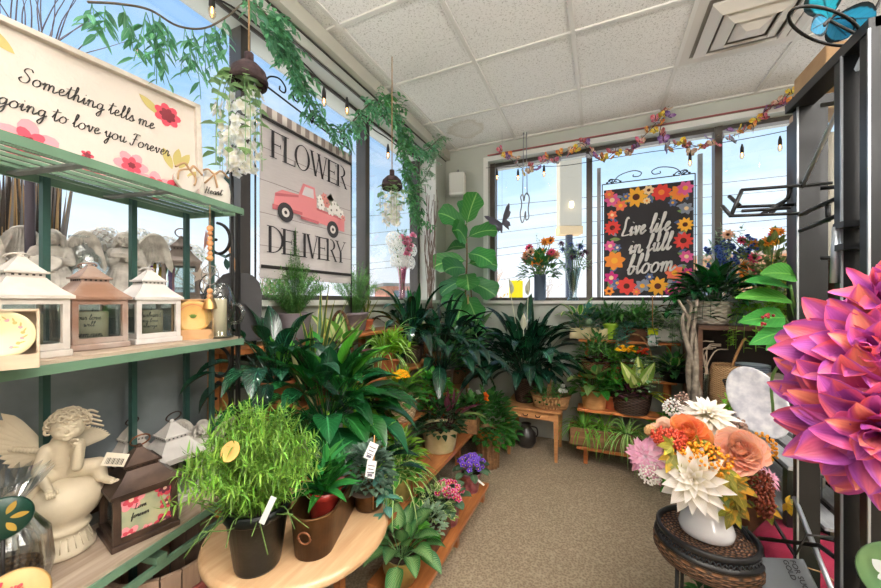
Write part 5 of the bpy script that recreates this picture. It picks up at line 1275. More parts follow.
# ---- middle tiers
t = plant('kalanchoe', 'yellow flowering kalanchoe in a wicker basket on the middle tier', PX(402, -1.06, z=.601), ('basket', .095, .13, 'wickl'), [('mound', M_['mid'], dict(n=70, r=.10, h=.08, L=.07, w=.05, prof=pr_ovate)), ('rosette', M_['lime'], dict(n=20, L=.14, w=.03, t=(5, 60), droop=.3, pet=.10, prof=pr_blade, off=(-.03, .06, 0)), 'bright_leaves')], rz=R(20))
yel = petal('yellow_petal', '#f0a010', '#ffc81e', None, .3)
mb = MB()
for i in range(42): a = i*2.4; q = math.sqrt(i/42); bloom(mb, (cos(a)*q*.055, -.03+sin(a)*q*.05, .255+.03*(1-q)+U(-.012, .012)), (U(-.4, .4), -.4+U(-.3, .3), 1), .013, 4, .9)
mb.build('flower_cluster', yel, t)
plant('bright_shrub', 'yellow green leafy plant behind the yellow kalanchoe', PX(392, -1.22, z=.841), ('plain', .07, .09, 'terra'), [('bush', M_['lime'], dict(stems=26, h=.16, spread=.14, L=.08, w=.022, per=9, prof=pr_blade, up=1, r0=.04))])
plant('pothos', 'bright green pothos tumbling between kalanchoe and woven basket', PX(431, -1.05, z=.601), ('plain', .07, .09, 'terra'), [('mound', M_['poth'], dict(n=120, r=.12, h=.12, L=.05, w=.04)), ('trail', M_['poth'], dict(n=10, L=.14, leafL=.045, w=.035, r0=.07, az=(-90, 40)))])
plant('croton', 'yellow splashed broad leaf croton beside the white price tag', PX(352, -.97, z=.361)+V((0, 0, 0)), ('plain', .085, .14, 'terra'), [('rosette', M_['lime'], dict(n=16, L=.16, w=.06, t=(5, 60), droop=.5, pet=.2, r0=.03)), ('rosette', M_['lilyd'], dict(n=18, L=.18, w=.05, t=(20, 90), droop=.8, pet=.17, r0=.03)), ('mound', M_['croton'], dict(n=80, r=.12, h=.16, L=.06, w=.04))])
t = plant('variegated_pothos', 'cream and green variegated trailing plant in a brass ribbed tin', PX(396, -.89, z=.361), ('ridged', .075, .11, 'brass', dict(taper=.9)), [('grass', M_['spid'], dict(n=70, L=.26, w=.012, t=(5, 75), droop=2.0, r0=.03)), ('trail', M_['pothv'], dict(n=12, L=.16, leafL=.065, w=.045, per=7, r0=.06, az=(-150, 20), out=.05)), ('mound', M_['pothv'], dict(n=60, r=.09, h=.10, L=.06, w=.04))])
t = plant('fittonia_garden', 'dark leafy mixed plant with a maroon cordyline in a cream tin', PX(440, -.92, z=.361), ('ridged', .115, .15, 'cream', dict(taper=.8)), [('mound', M_['dark'], dict(n=190, r=.14, h=.16, L=.06, w=.035)), ('rosette', M_['mar'], dict(n=9, L=.20, w=.045, t=(3, 60), droop=.5, pet=.10, prof=pr_lance, off=(.05, .03, 0)), 'maroon_leaves'), ('rosette', M_['olive'], dict(n=2, L=.2, w=.04, t=(50, 60), pet=.1, az=(10, 40), off=(.05, .03, 0)), 'foliage')])
t = plant('begonia_planter', 'orange white and pink begonias in a rough rustic planter', PX(470, -.88, z=.361), ('box', (.30, .15), .10, 'woodb'), [('mound', M_['mid'], dict(n=110, r=.12, h=.12, L=.06, w=.045))], rz=R(100))
mb = MB(); cs = [petal('orange_petal', '#e85a10', '#ff8a30'), petal('pink_petal', '#e88a9a', '#f6c4c4'), petal('white_petal', '#f4f4ee', '#ffffff')]
for i, (x, y, z, m) in enumerate(((-.10, -.04, .21, 0), (-.10, -.05, .17, 0), (-.08, -.06, .14, 0), (-.03, -.07, .13, 0), (-.04, -.05, .22, 2), (.02, -.04, .23, 2), (.04, -.05, .20, 1), (.06, -.07, .17, 1), (.07, -.08, .14, 1), (.0, -.08, .15, 1))):
    for L in range(2): bloom(mb, (y*-1.6+.02, x, z), (.9, -.6, .4), .034-.007*L, 5, .95, tilt=.5+.4*L, layers=2, mi=m)
o = mb.build('begonia_bloom', cs, t); o.location = (0, 0, 0)
# rattan pedestal pot with bushy pothos
t = plant('money_plant', 'bushy bright green plant in a fluted wooden pot wrapped in cane', V((-.80, 2.66, 0)), ('ridged', .085, .30, 'woodb', dict(taper=.92)), [('mound', M_['mid'], dict(n=360, r=.21, h=.30, L=.065, w=.045)), ('trail', M_['poth'], dict(n=12, L=.10, leafL=.045, w=.04, r0=.12, out=.05, az=(-80, 60)))])
mb = MB()
for z in (.24, .255, .27, .285): mb.tube([(cos(a)*.092, sin(a)*.092, z+.004*sin(a*5)) for a in [2*pi*i/40 for i in range(41)]], .007, 6)
mb.build('cane_band', mat('cane_wrap', '#c47f3c', .5), t)
mb = MB()
for i in range(14): a = 2*pi*i/14; mb.tube([(cos(a)*.080, sin(a)*.080, .0), (cos(a)*.087, sin(a)*.087, .23)], .008, 6)
mb.build('flutes', PM['woodb'], t)
# ---- bottom plank
plant('calathea', 'striped pale green calathea in a gold pot at the near end of the low plank', PX(402, -.775, z=.101), ('bellied', .075, .11, 'brass'), [('rosette', M_['cal'], dict(n=26, L=.13, w=.068, t=(8, 105), droop=.7, pet=.09, prof=pr_ovate, r0=.03, seg=8)), ('rosette', M_['poth'], dict(n=3, L=.11, w=.07, t=(60, 90), az=(20, 80), pet=.10, prof=pr_ovate))])
plant('peperomia_plant', 'small grey leaved plant in a long galvanised trough on the low plank', PX(434, -.77, z=.101), ('box', (.34, .12), .09, 'rust'), [('mound', M_['sage'], dict(n=110, r=.08, h=.11, L=.035, w=.025, off=(-.08, 0, 0))), ('mound', leafmat('ivy_pale', '#7fa058', None, '#dfe6b8', 'edge'), dict(n=130, r=.085, h=.13, L=.035, w=.028, off=(.06, 0, 0)))], rz=R(92))
def violet(label, px, c1, c2, nm):
    t = plant('african_violet', label, PX(px, -.74, z=.101), ('plain', .062, .12, 'foil'), [('rosette', leafmat('violet_leaf', '#4f6e50', '#7f9a7c', amt=.2, rough=.7), dict(n=20, L=.075, w=.058, t=(40, 105), droop=.3, pet=.06, prof=pr_round, r0=.01))])
    mb = MB()
    for i in range(30): a = i*2.4; q = math.sqrt(i/30); bloom(mb, (cos(a)*q*.075+U(-.01, .01), sin(a)*q*.075+U(-.01, .01), .17+.04*(1-q)+U(-.02, .02)), (cos(a)*q*.6+.3+U(-.4, .4), sin(a)*q*.6-.5, 1), .021, 5, .95, ci=1, cr=.18)
    mb.build('flower_cluster', [petal(nm, c1, c2, '#e7b4c8' if c1[1] == 'b' else None), mat('violet_centre', '#e8c83a', .6)], t); return t
violet('magenta pink african violet in patterned foil on the low plank', 449, '#b8184e', '#e0407a', 'magenta_petal')
v2 = violet('purple african violet with a white tag at the plank end', 471, '#5a35b0', '#8a62dc', 'purple_petal')
plant_tag(v2, (.08, -.05, .09), .012, .055, mat('white_tag', '#efeef0', .5), YAW, R(-50), False)
plant('dark_fern', 'dark narrow leaved plant in shadow below the variegated tin', PX(415, -.87, z=.101), ('plain', .05, .11, 'black'), [('mound', M_['dark'], dict(n=80, r=.09, h=.10, L=.05, w=.025))])

plant('peace_lily', 'dark shaded leafy plant between the rack and the big glossy lily', PX(276, -1.26, z=.841), ('plain', .075, .12, 'terra'), [('rosette', M_['lilyd'], dict(n=44, L=.19, w=.07, t=(10, 110), droop=.9, pet=.16, jit=.5, r0=.03))])
plant('croton', 'yellow tipped leafy plant beneath the hooped basket', PX(352, -1.12, z=.601), ('plain', .07, .12, 'terra'), [('mound', M_['poth'], dict(n=120, r=.13, h=.17, L=.06, w=.04)), ('rosette', M_['lime'], dict(n=16, L=.14, w=.04, t=(10, 70), pet=.1))])
plant('pothos', 'pale green leafy plant between the kalanchoe and the variegated tin', PX(398, -.93, z=.361), ('plain', .07, .12, 'terra'), [('mound', M_['lime'], dict(n=120, r=.12, h=.16, L=.055, w=.03)), ('rosette', M_['dark'], dict(n=16, L=.14, w=.04, t=(30, 90), pet=.08))])
plant('fern_pot', 'soft green fern in a woven pot behind the orange begonias', PX(456, -1.11, z=.601), ('basket', .08, .12, 'wick'), [('bush', M_['fern'], dict(stems=50, h=.20, spread=.15, L=.035, w=.010, per=16, prof=pr_blade)), ('mound', M_['dark'], dict(n=70, r=.11, h=.10, L=.06, w=.035))])
def dahlia(mb, c, d, r, n=60, w=.34, t0=8, t1=100, prof=pr_lance, fold=.25, droop=0, curl=-.5, lmin=.28, seg=6, inner=0, depth=.25, wv=0, rd=0, nm=1, jt=0, cj=0):
    d = V(d).normalized(); _, s, nn = frame(d); c = V(c)
    for i in range(n):
        mb.m = i*5 % nm
        q = (i+.5)/n; a = i*2.39996; th = R(t0+(t1-t0)*q**.8+(U(-jt, jt) if jt else 0)); o = s*cos(a)+nn*sin(a); dr = o*sin(th)+d*cos(th)
        L = r*(lmin+(1-lmin)*q**.8)*U(.9, 1.08); mb.leaf(c+o*(r*.08*q)-d*(r*depth*q), dr, L, L*w*U(.9, 1.15)*(1.3-.3*q), droop, fold, seg, prof, up=d, curl=curl*U(.5, 1.5)+(U(-cj, cj) if cj else 0), wave=wv, rd=rd)
def rosebloom(mb, c, d, r, n=26, fold=.35):
    d = V(d).normalized(); _, s, nn = frame(d); c = V(c)
    for i in range(n):
        q = (i+.5)/n; a = i*2.2; th = R(4+88*q**1.15); o = s*cos(a)+nn*sin(a); dr = o*sin(th)+d*cos(th)
        L = r*(.55+.48*q)*U(.92, 1.06); mb.leaf(c-d*(r*.38)+o*(r*.05), dr, L, L*(.75+.35*q), 0, fold, 5, lambda t: max(.3, sin(pi*min(.86, t*.86))**.5) if t < 1 else .55, up=d, curl=.9-.9*q, wave=.14, rd=1)
def berries(mb, c, r, n, br, sq=(1, 1, 1)):
    for i in range(n):
        z = 1-2*(i+.5)/n; a = i*2.4; q = math.sqrt(1-z*z); k = U(.72, 1.05)
        mb.ball(V(c)+V((q*cos(a)*r*k*sq[0], q*sin(a)*r*k*sq[1], z*r*k*sq[2])), br*U(.8, 1.2), 6, 4)
# ================================================================ FLOWER DELIVERY flag
fx = -1.40; fy0, fy1, fz0, fz1 = 1.10, 1.735, 1.40, 2.19
t = thing('garden_flag', 'white garden flag reading Flower Delivery with a pink truck', 'flag', (fx, fy0, fz0))
X, Y, Nn = V((0, 1, 0)), V((0, 0, 1)), V((1, 0, 0)); fw, fh = fy1-fy0, fz1-fz0
flm = N('flag_cloth'); 
c_ = flm.mix(flm.math('MULTIPLY', flm.noise(60, 2, flm.scaled((1, .3, 3))), .35), lin('#c4bcb9'), lin('#9f9592'))
pl = flm.new('SeparateXYZ'); flm.l.new(flm.obj(), pl.inputs[0])
gl = flm.math('GREATER_THAN', flm.math('ABSOLUTE', flm.math('SINE', flm.math('MULTIPLY', pl.outputs[2], 21))), .035)
c_ = flm.mix(gl, lin('#8f8482'), c_); flm = flm.done(c_, .9, transl=.18, spec=.1)
mb = MB(); nn_ = 16; vs = []
for j in range(nn_+1):
    for i in range(nn_+1): vs.append((.006*sin(i*.8)*(1-j/nn_)*1.0, fw*i/nn_, fh*j/nn_))
mb.add(vs, [(j*(nn_+1)+i, j*(nn_+1)+i+1, (j+1)*(nn_+1)+i+1, (j+1)*(nn_+1)+i) for j in range(nn_) for i in range(nn_)]); mb.build('cloth', flm, t)
O = V((.009, 0, 0))
mb = MB()
for i in range(22): 
    if 1: mb.m = i % 2; poly(mb, O+V((0, fw*i/22, fh-.045)), X, Y, Nn, [(0, 0), (fw/22, 0), (fw/22, .045), (0, .045)])
mb.build('check_border', [mat('flag_pale', '#cfc7c3', .9), mat('flag_taupe', '#8f8380', .9)], t)
for z_ in (fh-.066, .045): mb = MB(); poly(mb, O+V((0, 0, z_)), X, Y, Nn, [(0, 0), (fw, 0), (fw, .016), (0, .016)]); mb.build('border_line', ink, t)
fk = mat('flag_ink', '#2e2b2e', .9)
mb = MB(); wl = sum(SER[c][0]+.1 for c in 'FLOWER')-.1; h = .128; serif(mb, 'FLOWER', h, O+V((0, .045, fh-.225)), X, Y, Nn, gap=(fw-.09-(wl-.5)*h)/h/5); mb.build('lettering', fk, t)
mb = MB(); wl = sum(SER[c][0] for c in 'DELIVERY'); h = .125; serif(mb, 'DELIVERY', h, O+V((0, .03, .12)), X, Y, Nn, gap=(fw-.085-wl*h)/h/7); mb.build('lettering', fk, t)
tr_ = [mat('truck_coral', '#d8858a', .85), mat('truck_shade', '#b9646c', .85), mat('truck_glass', '#c9c2c6', .6), mat('tyre_print', '#3a383c', .9), mat('hub_print', '#d8d2ce', .8)]
mb = MB(); TO = O+V((0, .065, .285)); s = .5
def pp_(pts, m, off): mb.m = m; poly(mb, TO, X, Y, Nn, [(a*s, b*s) for a, b in pts], off)
pp_([(0, .10), (.02, .24), (.10, .29), (.32, .30), (.34, .10)], 0, .0010); pp_([(.30, .10), (.30, .30), (.36, .43), (.52, .43), (.55, .30), (.55, .07)], 0, .0012)
pp_([(.55, .07), (.55, .20), (1.0, .17), (1.0, .04)], 0, .0010); pp_([(.55, .20), (.55, .225), (1.02, .19), (1.0, .17)], 1, .0013); pp_([(.345, .31), (.385, .405), (.50, .405), (.51, .31)], 2, .0016); pp_([(-.01, .08), (-.01, .13), (.35, .13), (.35, .10)], 1, .0014)
pp_([(.02, .21), (.02, .24), (.30, .29), (.30, .27)], 1, .0015); pp_([(.33, .06), (.33, .09), (.58, .08), (.58, .05)], 1, .0016)
for cx, cy in ((.14, .08), (.80, .035)):
    mb.m = 3; disc(mb, TO+X*cx*s+Y*cy*s, X, Y, Nn, .095*s, off=.0020); mb.m = 4; disc(mb, TO+X*cx*s+Y*cy*s, X, Y, Nn, .045*s, off=.0024); mb.m = 3; disc(mb, TO+X*cx*s+Y*cy*s, X, Y, Nn, .018*s, off=.0027)
mb.build('printed_truck', tr_, t)
mb = MB()
for i, (x, y, r, m) in enumerate(((.62, .27, .045, 0), (.70, .31, .04, 1), (.77, .25, .05, 0), (.86, .27, .05, 0), (.93, .24, .045, 0), (.66, .37, .035, 1), (.60, .33, .035, 0), (.82, .33, .035, 0), (.97, .20, .03, 1))): blob_flower(mb, TO+X*x*s+Y*y*s+Nn*.0012*(1+i*.2), X, Y, Nn, r*s*1.3, 6, m, 2, 1, i)
mb.m = 3
for i in range(12): a = R(30+i*11); flat_leaf(mb, TO+X*(.6+.03*i)*s+Y*.30*s, X*cos(a)+Y*sin(a), X*-sin(a)+Y*cos(a), Nn, .07, .016, .0011)
mb.build('printed_flowers', [mat('print_white', '#ece7e4', .9), mat('print_pink', '#d58a86', .9), mat('print_dark', '#6f6a68', .9), mat('print_sage2', '#9aa48e', .9)], t)
# iron hanger: pole frame with scrolls
hgr = thing('flag_stand', 'thin black iron stand with a scrolled top arm holding the delivery flag', 'flag stand', (fx-.012, fy0, 1.101))
MB().tube([(0, .0-.012, 0), (0, -.012, 1.20)], .0045, 6).build('pole', iron, hgr); MB().tube([(0, fw+.02, 0), (0, fw+.02, 1.13)], .0045, 6).build('pole', iron, hgr)
mb = MB().tube([(0, -.05, 1.19), (0, -.012, 1.2), (0, fw+.02, 1.13)], .0045, 6); mb.build('top_arm', iron, hgr)
mb = MB()
def scr(mb, y0, z0, L, hh, r=.004, ax=1):
    for m_, sg in ((y0-L*.5, 1), (y0+L*.5, -1)):
        pts = [(m_, z0+.0), (m_+sg*L*.10, z0+hh*.7), (m_+sg*L*.30, z0+hh), (m_+sg*L*.42, z0+hh*.75), (m_+sg*L*.40, z0+hh*.42), (m_+sg*L*.31, z0+hh*.42), (m_+sg*L*.31, z0+hh*.62)]
        q = [(0, a, b) if ax == 1 else (a, 0, b) for a, b in pts]; mb.tube(smooth_pts(q, 5), r, 5)
        pts = [(m_+sg*L*.0, z0+hh*.02), (m_-sg*L*.06, z0+hh*.3), (m_-sg*L*.02, z0+hh*.45), (m_+sg*L*.04, z0+hh*.32)]
        q = [(0, a, b) if ax == 1 else (a, 0, b) for a, b in pts]; mb.tube(smooth_pts(q, 5), r, 5)
scr(mb, fw*.28, 1.18, .30, .09); scr(mb, fw*.72, 1.15, .26, .07); mb.build('scrollwork', iron, hgr)
# ================================================================ LIVE LIFE banner
bx0, bx1, bz0, bz1, by = .03, .665, 1.335, 2.235, 3.30
X, Y, Nn = V((1, 0, 0)), V((0, 0, 1)), V((0, -1, 0)); bw_, bh = bx1-bx0, bz1-bz0
t = thing('garden_banner', 'black banner reading Live life in full bloom bordered by bright flowers', 'banner', (bx0, by, bz0))
MB().box((bw_/2, .002, bh/2), (bw_, .003, bh)).build('cloth', mat('banner_charcoal', '#343236', .9, bs=300, bstr=.2), t)
bc = [mat('bn_red', '#e0453f', .9), mat('bn_pink', '#e0609a', .9), mat('bn_orange', '#f0913c', .9), mat('bn_yellow', '#f4b13c', .9), mat('bn_brown', '#5a2a20', .9), mat('bn_blue', '#5a6d9c', .9), mat('bn_green', '#7f9c5a', .9), mat('bn_grey', '#8a93a6', .9), mat('bn_magenta', '#c8327c', .9), mat('bn_cream', '#f3d7a8', .9), mat('bn_coral', '#f07858', .9)]
O = V((0, 0, 0)); fl_ = [(.38, .93, .105, 9, 3, 4), (.66, .95, .085, 8, 0, 2), (.10, .90, .075, 6, 1, 9), (.20, .84, .06, 6, 10, 3), (.85, .90, .085, 7, 2, 10), (.94, .76, .06, 6, 7, 9), (.07, .64, .08, 11, 0, 4), (.10, .76, .05, 6, 10, 9), (.95, .62, .07, 10, 3, 4), (.93, .48, .085, 10, 0, 4), (.12, .33, .10, 7, 2, 3), (.06, .47, .06, 7, 1, 9), (.95, .34, .06, 7, 1, 9), (.06, .17, .07, 6, 8, 9), (.16, .12, .05, 6, 5, 3), (.27, .09, .09, 8, 0, 4), (.45, .09, .07, 6, 7, 3), (.62, .08, .095, 9, 3, 4), (.80, .20, .08, 8, 10, 3), (.86, .08, .06, 7, 1, 9), (.52, .97, .05, 7, 9, 4), (.26, .92, .04, 6, 5, 3), (.50, .86, .035, 8, 9, 2), (.78, .82, .04, 6, 5, 3), (.95, .20, .05, 6, 8, 3), (.53, .17, .04, 6, 5, 9), (.16, .45, .04, 6, 5, 9), (.05, .03, .05, 6, 2, 4), (.97, .97, .07, 7, 1, 3), (.03, .97, .05, 7, 10, 3), (.74, .04, .04, 7, 8, 3), (.38, .03, .04, 7, 10, 3)]
mb = MB()
for i in range(60):
    s_ = i/60*4; k = int(s_); f = s_-k
    x, y = ((f, .97), (.96, 1-f), (1-f, .03), (.04, f))[k]; a = U(0, 6.28); mb.m = (5, 6, 7, 6)[i % 4]
    x = min(.93, max(.07, x+U(-.03, .03))); y = min(.93, max(.07, y+U(-.02, .02)))
    L_ = U(.06, .10); a = math.atan2(.5-y, .5-x)+U(-.9, .9); flat_leaf(mb, V((x*bw_, 0, y*bh)), X*cos(a)+Y*sin(a), X*-sin(a)+Y*cos(a), Nn, L_, L_*.38, .0008+i*.00001)
for i, (x, y, r, n, m, cm) in enumerate(fl_):
    r = min(r, min(x, 1-x)*bw_*1.12+.012, min(y, 1-y)*bh*1.12+.012) if False else r*.85
    x = min(max(x, r/bw_*.95), 1-r/bw_*.95); y = min(max(y, r/bh*.95), 1-r/bh*.95)
    o_ = .0016+i*.00025; 
    for k in range(n):
        a = 2*pi*k/n+i; mb.m = m; flat_leaf(mb, V((x*bw_, 0, y*bh)), X*cos(a)+Y*sin(a), X*-sin(a)+Y*cos(a), Nn, r, r*(.62 if n < 9 else .42), o_+.00002*k)
    mb.m = cm; disc(mb, V((x*bw_, 0, y*bh)), X, Y, Nn, r*.3, off=o_+.0002)
mb.build('printed_flowers', bc, t)
mb = MB(); wt = mat('banner_white', '#e9e6e4', .9)
for tx, x, y, h in (('Live life', .20, .55, .072), ('in full', .29, .385, .068), ('bloom', .27, .195, .078)):
    O = V((x*bw_, -.011, y*bh)); script(mb, tx, h, O, (X+Y*.07).normalized(), Y, Nn, .0068, slant=.22, ps={'L': .70, 'i': .80, 'b': .80}[tx[0]])
for k in range(len(mb.v)): x, y, z = mb.v[k]; mb.v[k] = (x, -.0112+(y+.0122)*.15, z)
mb.build('lettering', wt, t)
t = thing('banner_stand', 'thin black iron frame with scrolled top around the bloom banner', 'banner stand', (bx0, by+.004, SILL+.026))
mb = MB(); zz = bz1-SILL+.03
for x in (-.012, bw_+.012): MB().tube([(x, .012, 0), (x, .012, zz)], .0042, 6).build('pole', iron, t)
MB().tube([(-.012, .012, zz), (bw_+.012, .012, zz)], .0042, 6).build('top_arm', iron, t); mb = MB(); 
mb.T = Matrix.Translation((0, .012, 0)); scr(mb, bw_*.5, zz, .50, .085, ax=0); scr(mb, bw_*.12, zz, .10, .03, ax=0); scr(mb, bw_*.88, zz, .10, .03, ax=0); mb.build('scrollwork', iron, t)
# ================================================================ things hanging in the back window
t = thing('butterfly_ornament', 'dark purple grey butterfly cut-out hanging in the back window', 'ornament', PY(502, 3.22, py=223))
mb = MB(); bpm = mat('butterfly_dark', '#4e4a58', .6)
bw2 = [(0, .0), (.03, .05), (.075, .10), (.105, .115), (.10, .09), (.085, .06), (.09, .045), (.07, .02), (.04, .005), (.055, -.02), (.05, -.05), (.035, -.045), (.03, -.075), (.015, -.05), (.0, -.015)]
Tb = Matrix.Rotation(R(-22), 4, 'Y') @ RX; mb.prism([(x*1.25, y*1.25) for x, y in reversed(bw2)], -.001, .001, Tb); mb.prism([(-x*1.25, y*1.25) for x, y in bw2], -.001, .001, Tb); mb.capsule(V((0, 0, -.03)), V((.01, 0, .04)), .005, .004, 6)
mb.build('wings', bpm, t); MB().tube([(0, .002, 0), (0, .002, 2.878-t.location.z)], .0008, 4).build('thread', wire, t)
t = thing('wind_chime', 'white bent wire chime on two chains hanging in the back window', 'wind chime', PY(525, 3.33, py=222))
mb = MB(); mb.tube(smooth_pts([(-.03, 0, .0), (-.045, 0, .08), (-.03, 0, .17), (-.04, 0, .24), (-.02, 0, .26), (-.01, 0, .20), (.0, 0, .25), (.02, 0, .27), (.04, 0, .22), (.03, 0, .12), (.035, 0, .04), (.01, 0, .02), (.005, 0, .10), (-.01, 0, .02)], 5, True), .006, 6); mb.build('wire_shape', mat('wire_pewter', '#8f929a', .4, .5), t)
for x in (-.022, .02): MB().tube([(x, 0, .25), (x*.6, 0, 2.878-t.location.z)], .004, 5).build('chain', mat('wire_pewter', '#8f929a'), t)
# butterfly garland
bmat = {}
def bfly(i):
    cols = [('#e05a84', '#f6a0b4'), ('#f2c230', '#f8e070'), ('#7a4a9c', '#b48ac8'), ('#f08a3c', '#f6b470'), ('#c9a08c', '#f0d0c0'), ('#8f8aa0', '#c8c4d4'), ('#b04a60', '#d87a88')]
    a, b = cols[i]; mb = MB()
    for sx in (-1, 1):
        mb.m = 0; mb.leaf((0, 0, 0), (sx*1, .6, .25), .040, .034, 0, 0, 4, pr_obov, up=V((0, 0, 1))); mb.leaf((0, 0, 0), (sx*.9, -.7, .2), .030, .026, 0, 0, 3, pr_round)
    mb.m = 1; mb.capsule(V((0, -.012, 0)), V((0, .014, 0)), .0025, .0025, 5); mb.tube([(0, .014, 0), (.006, .024, .004)], .0006, 3); mb.tube([(0, .014, 0), (-.006, .024, .004)], .0006, 3)
    return mb, [leafmat('bfly_%d' % i, b, '#3a2a30', a, 'tip', transl=.35, rough=.6), ink]
bl = []
garp = [(503, 153), (512, 160), (522, 168), (536, 166), (548, 160), (556, 157), (566, 152), (580, 143), (588, 150), (596, 158), (605, 160), (615, 152), (625, 150), (634, 148), (642, 138), (652, 128), (660, 118), (667, 108), (660, 130), (664, 142), (672, 148), (684, 143), (696, 146), (708, 143), (720, 138), (732, 136), (745, 131), (756, 120), (764, 112), (775, 104), (785, 98), (790, 92)]
gar = thing('butterfly_garland', 'colourful butterfly garland draped along the top of the back window', 'garland', PY(640, 3.34, py=150))
gl_ = gar.location.copy()
GP = [PY(x, 3.35, py=y)-gl_ for x, y in garp]; MB().tube(smooth_pts(GP, 3), .0028, 5).build('wire', mat('garland_wire', '#5c4436', .7), gar)
proto = []
for i in range(7):
    mb, ms = bfly(i); o = mb.build('butterfly', ms, gar); proto.append(o)
GS = smooth_pts(GP, 4); n_b = 98
for k in range(n_b):
    o = proto[k] if k < 7 else proto[(k*5+k//7) % 7].copy()
    if k >= 7: COL.objects.link(o); o.parent = gar
    p = GS[int(k/n_b*(len(GS)-1))]; o.location = p+V((U(-.03, .03), -.01+U(-.03, .02), U(-.055, .04)))
    o.rotation_euler = (U(.5, 1.9), U(-.7, .7), U(0, 6.28)); s = U(.85, 1.3); o.scale = (s, s, s)
mb = MB()
for k in range(120): p = GS[int(U(0, .999)*len(GS))]; mb.leaf(p+V((U(-.02, .02), U(-.02, .01), U(-.03, .03))), (U(-1, 1), U(-1, .3), U(-1, 1)), .035, .014, 0, .2, 2)
mb.build('leaves', leafmat('garland_olive', '#8a8a5c', None, '#b08a90', 'tip', amt=.3), gar)
# ================================================================ vases on the back sill
vg = glass('vase_glass', '#dfeaea', .25, .04)
ZB = SILL+.0262
def bsill(px, y=3.47): return PY(px, y, z=ZB)
def flowers_on_stems(t, base_z, heads, sm=stemg):
    mb = MB()
    for h_ in heads: mb.tube(smooth_pts([(0, 0, base_z), (h_[0]*.4, h_[1]*.4, (h_[2]+base_z)*.55), h_], 4), .0025, 5)
    mb.build('stems', sm, t)
def vase(t, kind, m):
    pr = {'tall': [(0, 0), (.032, 0), (.034, .01), (.026, .04), (.024, .12), (.034, .24), (.044, .27), (.041, .27), (.022, .12), (.022, .03), (0, .012)], 'cyl': [(0, 0), (.04, 0), (.042, .01), (.042, .19), (.039, .19), (.038, .015), (0, .012)], 'flare': [(0, 0), (.035, 0), (.038, .01), (.024, .03), (.028, .10), (.045, .20), (.055, .23), (.052, .23), (.026, .10), (0, .03)]}[kind]
    MB().lathe(pr, 28).build('vase', m, t)
t = thing('flower_vase', 'orange and pink silk bouquet with sunflowers in a dark vase on the back sill', 'flower vase', bsill(540, 3.44))
vase(t, 'cyl', PM['blue']); hd_ = [(U(-.14, .14), U(-.06, .05), U(.25, .46)) for i in range(16)]; flowers_on_stems(t, .05, hd_)
oc = [petal('orange_gold', '#e0761a', '#f9a83a'), petal('hot_pink', '#c81e50', '#f05a80'), petal('peach_silk', '#e8a07a', '#f8d0b0'), mat('dark_eye', '#4a2a1a', .8)]
for i, h_ in enumerate(hd_): mb = MB(); bloom(mb, h_, (U(-.5, .5), -1, .4), U(.032, .045), 9, .5, pr_lance, .25, 2, mi=(0, 0, 2, 1)[i % 4], ci=3, cr=.28); mb.build('bloom', oc, t)
mb = MB(); mound(mb, 120, .13, .17, .07, .035, z0=.17, tilt=.8); mb.build('leaves', M_['mid'], t)
mb = MB(); bush(mb, 10, .30, .12, .02, .008, 12, z0=.2, start=.5); mb.build('filler_sprigs', M_['olive'], t)
t = thing('flower_vase', 'blue thistle and purple bouquet in a clear glass vase on the back sill', 'flower vase', bsill(573, 3.44))
vase(t, 'flare', vg); hd_ = [(U(-.09, .09), U(-.05, .05), U(.28, .42)) for i in range(12)]; flowers_on_stems(t, .03, hd_)
bc_ = [petal('thistle_blue', '#2e3f7a', '#5a74b8'), petal('wine_silk', '#4a2440', '#7a4a68')]
for i, h_ in enumerate(hd_): mb = MB(); dahlia(mb, h_, (U(-.5, .5), -.6, .8), .035, 34, .22, 5, 110); mb.build('bloom', bc_[i % 2], t)
mb = MB(); bush(mb, 14, .40, .11, .04, .016, 10, z0=.06, start=.6); mb.build('leaves', M_['sage'], t)
t = thing('flower_vase', 'deep blue silk delphinium bouquet in a clear vase behind the white basket', 'flower vase', bsill(727, 3.40))
vase(t, 'flare', vg); hd_ = [(U(-.13, .15), U(-.05, .05), U(.22, .44)) for i in range(20)]; flowers_on_stems(t, .03, hd_)
for i, h_ in enumerate(hd_):
    mb = MB(); 
    for k in range(9): bloom(mb, V(h_)+V((U(-.02, .02), U(-.02, .02), U(-.04, .03))), (U(-.8, .8), -1, U(-.3, .8)), .016, 5, .9, mi=0)
    mb.build('bloom', [petal('delph_blue', '#27397c', '#5b78c4')], t)
mb = MB(); bush(mb, 22, .46, .17, .045, .018, 9, z0=.06, start=.6); mb.build('leaves', M_['sage'], t)
t = thing('flower_vase', 'yellow orange and pink wildflower bouquet behind the bright green leaves', 'flower vase', bsill(770, 3.40))
vase(t, 'cyl', PM['rust']); hd_ = [(U(-.26, .22), U(-.08, .05), U(.16, .48)) for i in range(34)]; flowers_on_stems(t, .03, hd_)
for i, h_ in enumerate(hd_): mb = MB(); bloom(mb, h_, (U(-.5, .5), -1, U(0, .6)), U(.03, .045), 10, .45, pr_lance, .2, 2, mi=(0, 2, 1, 0, 4)[i % 5], ci=3, cr=.25); mb.build('bloom', oc+[petal('bright_gold', '#f0a010', '#ffd040')], t)
mb = MB(); mound(mb, 150, .22, .34, .07, .035, z0=.1, tilt=.8); mb.build('leaves', M_['olive'], t)
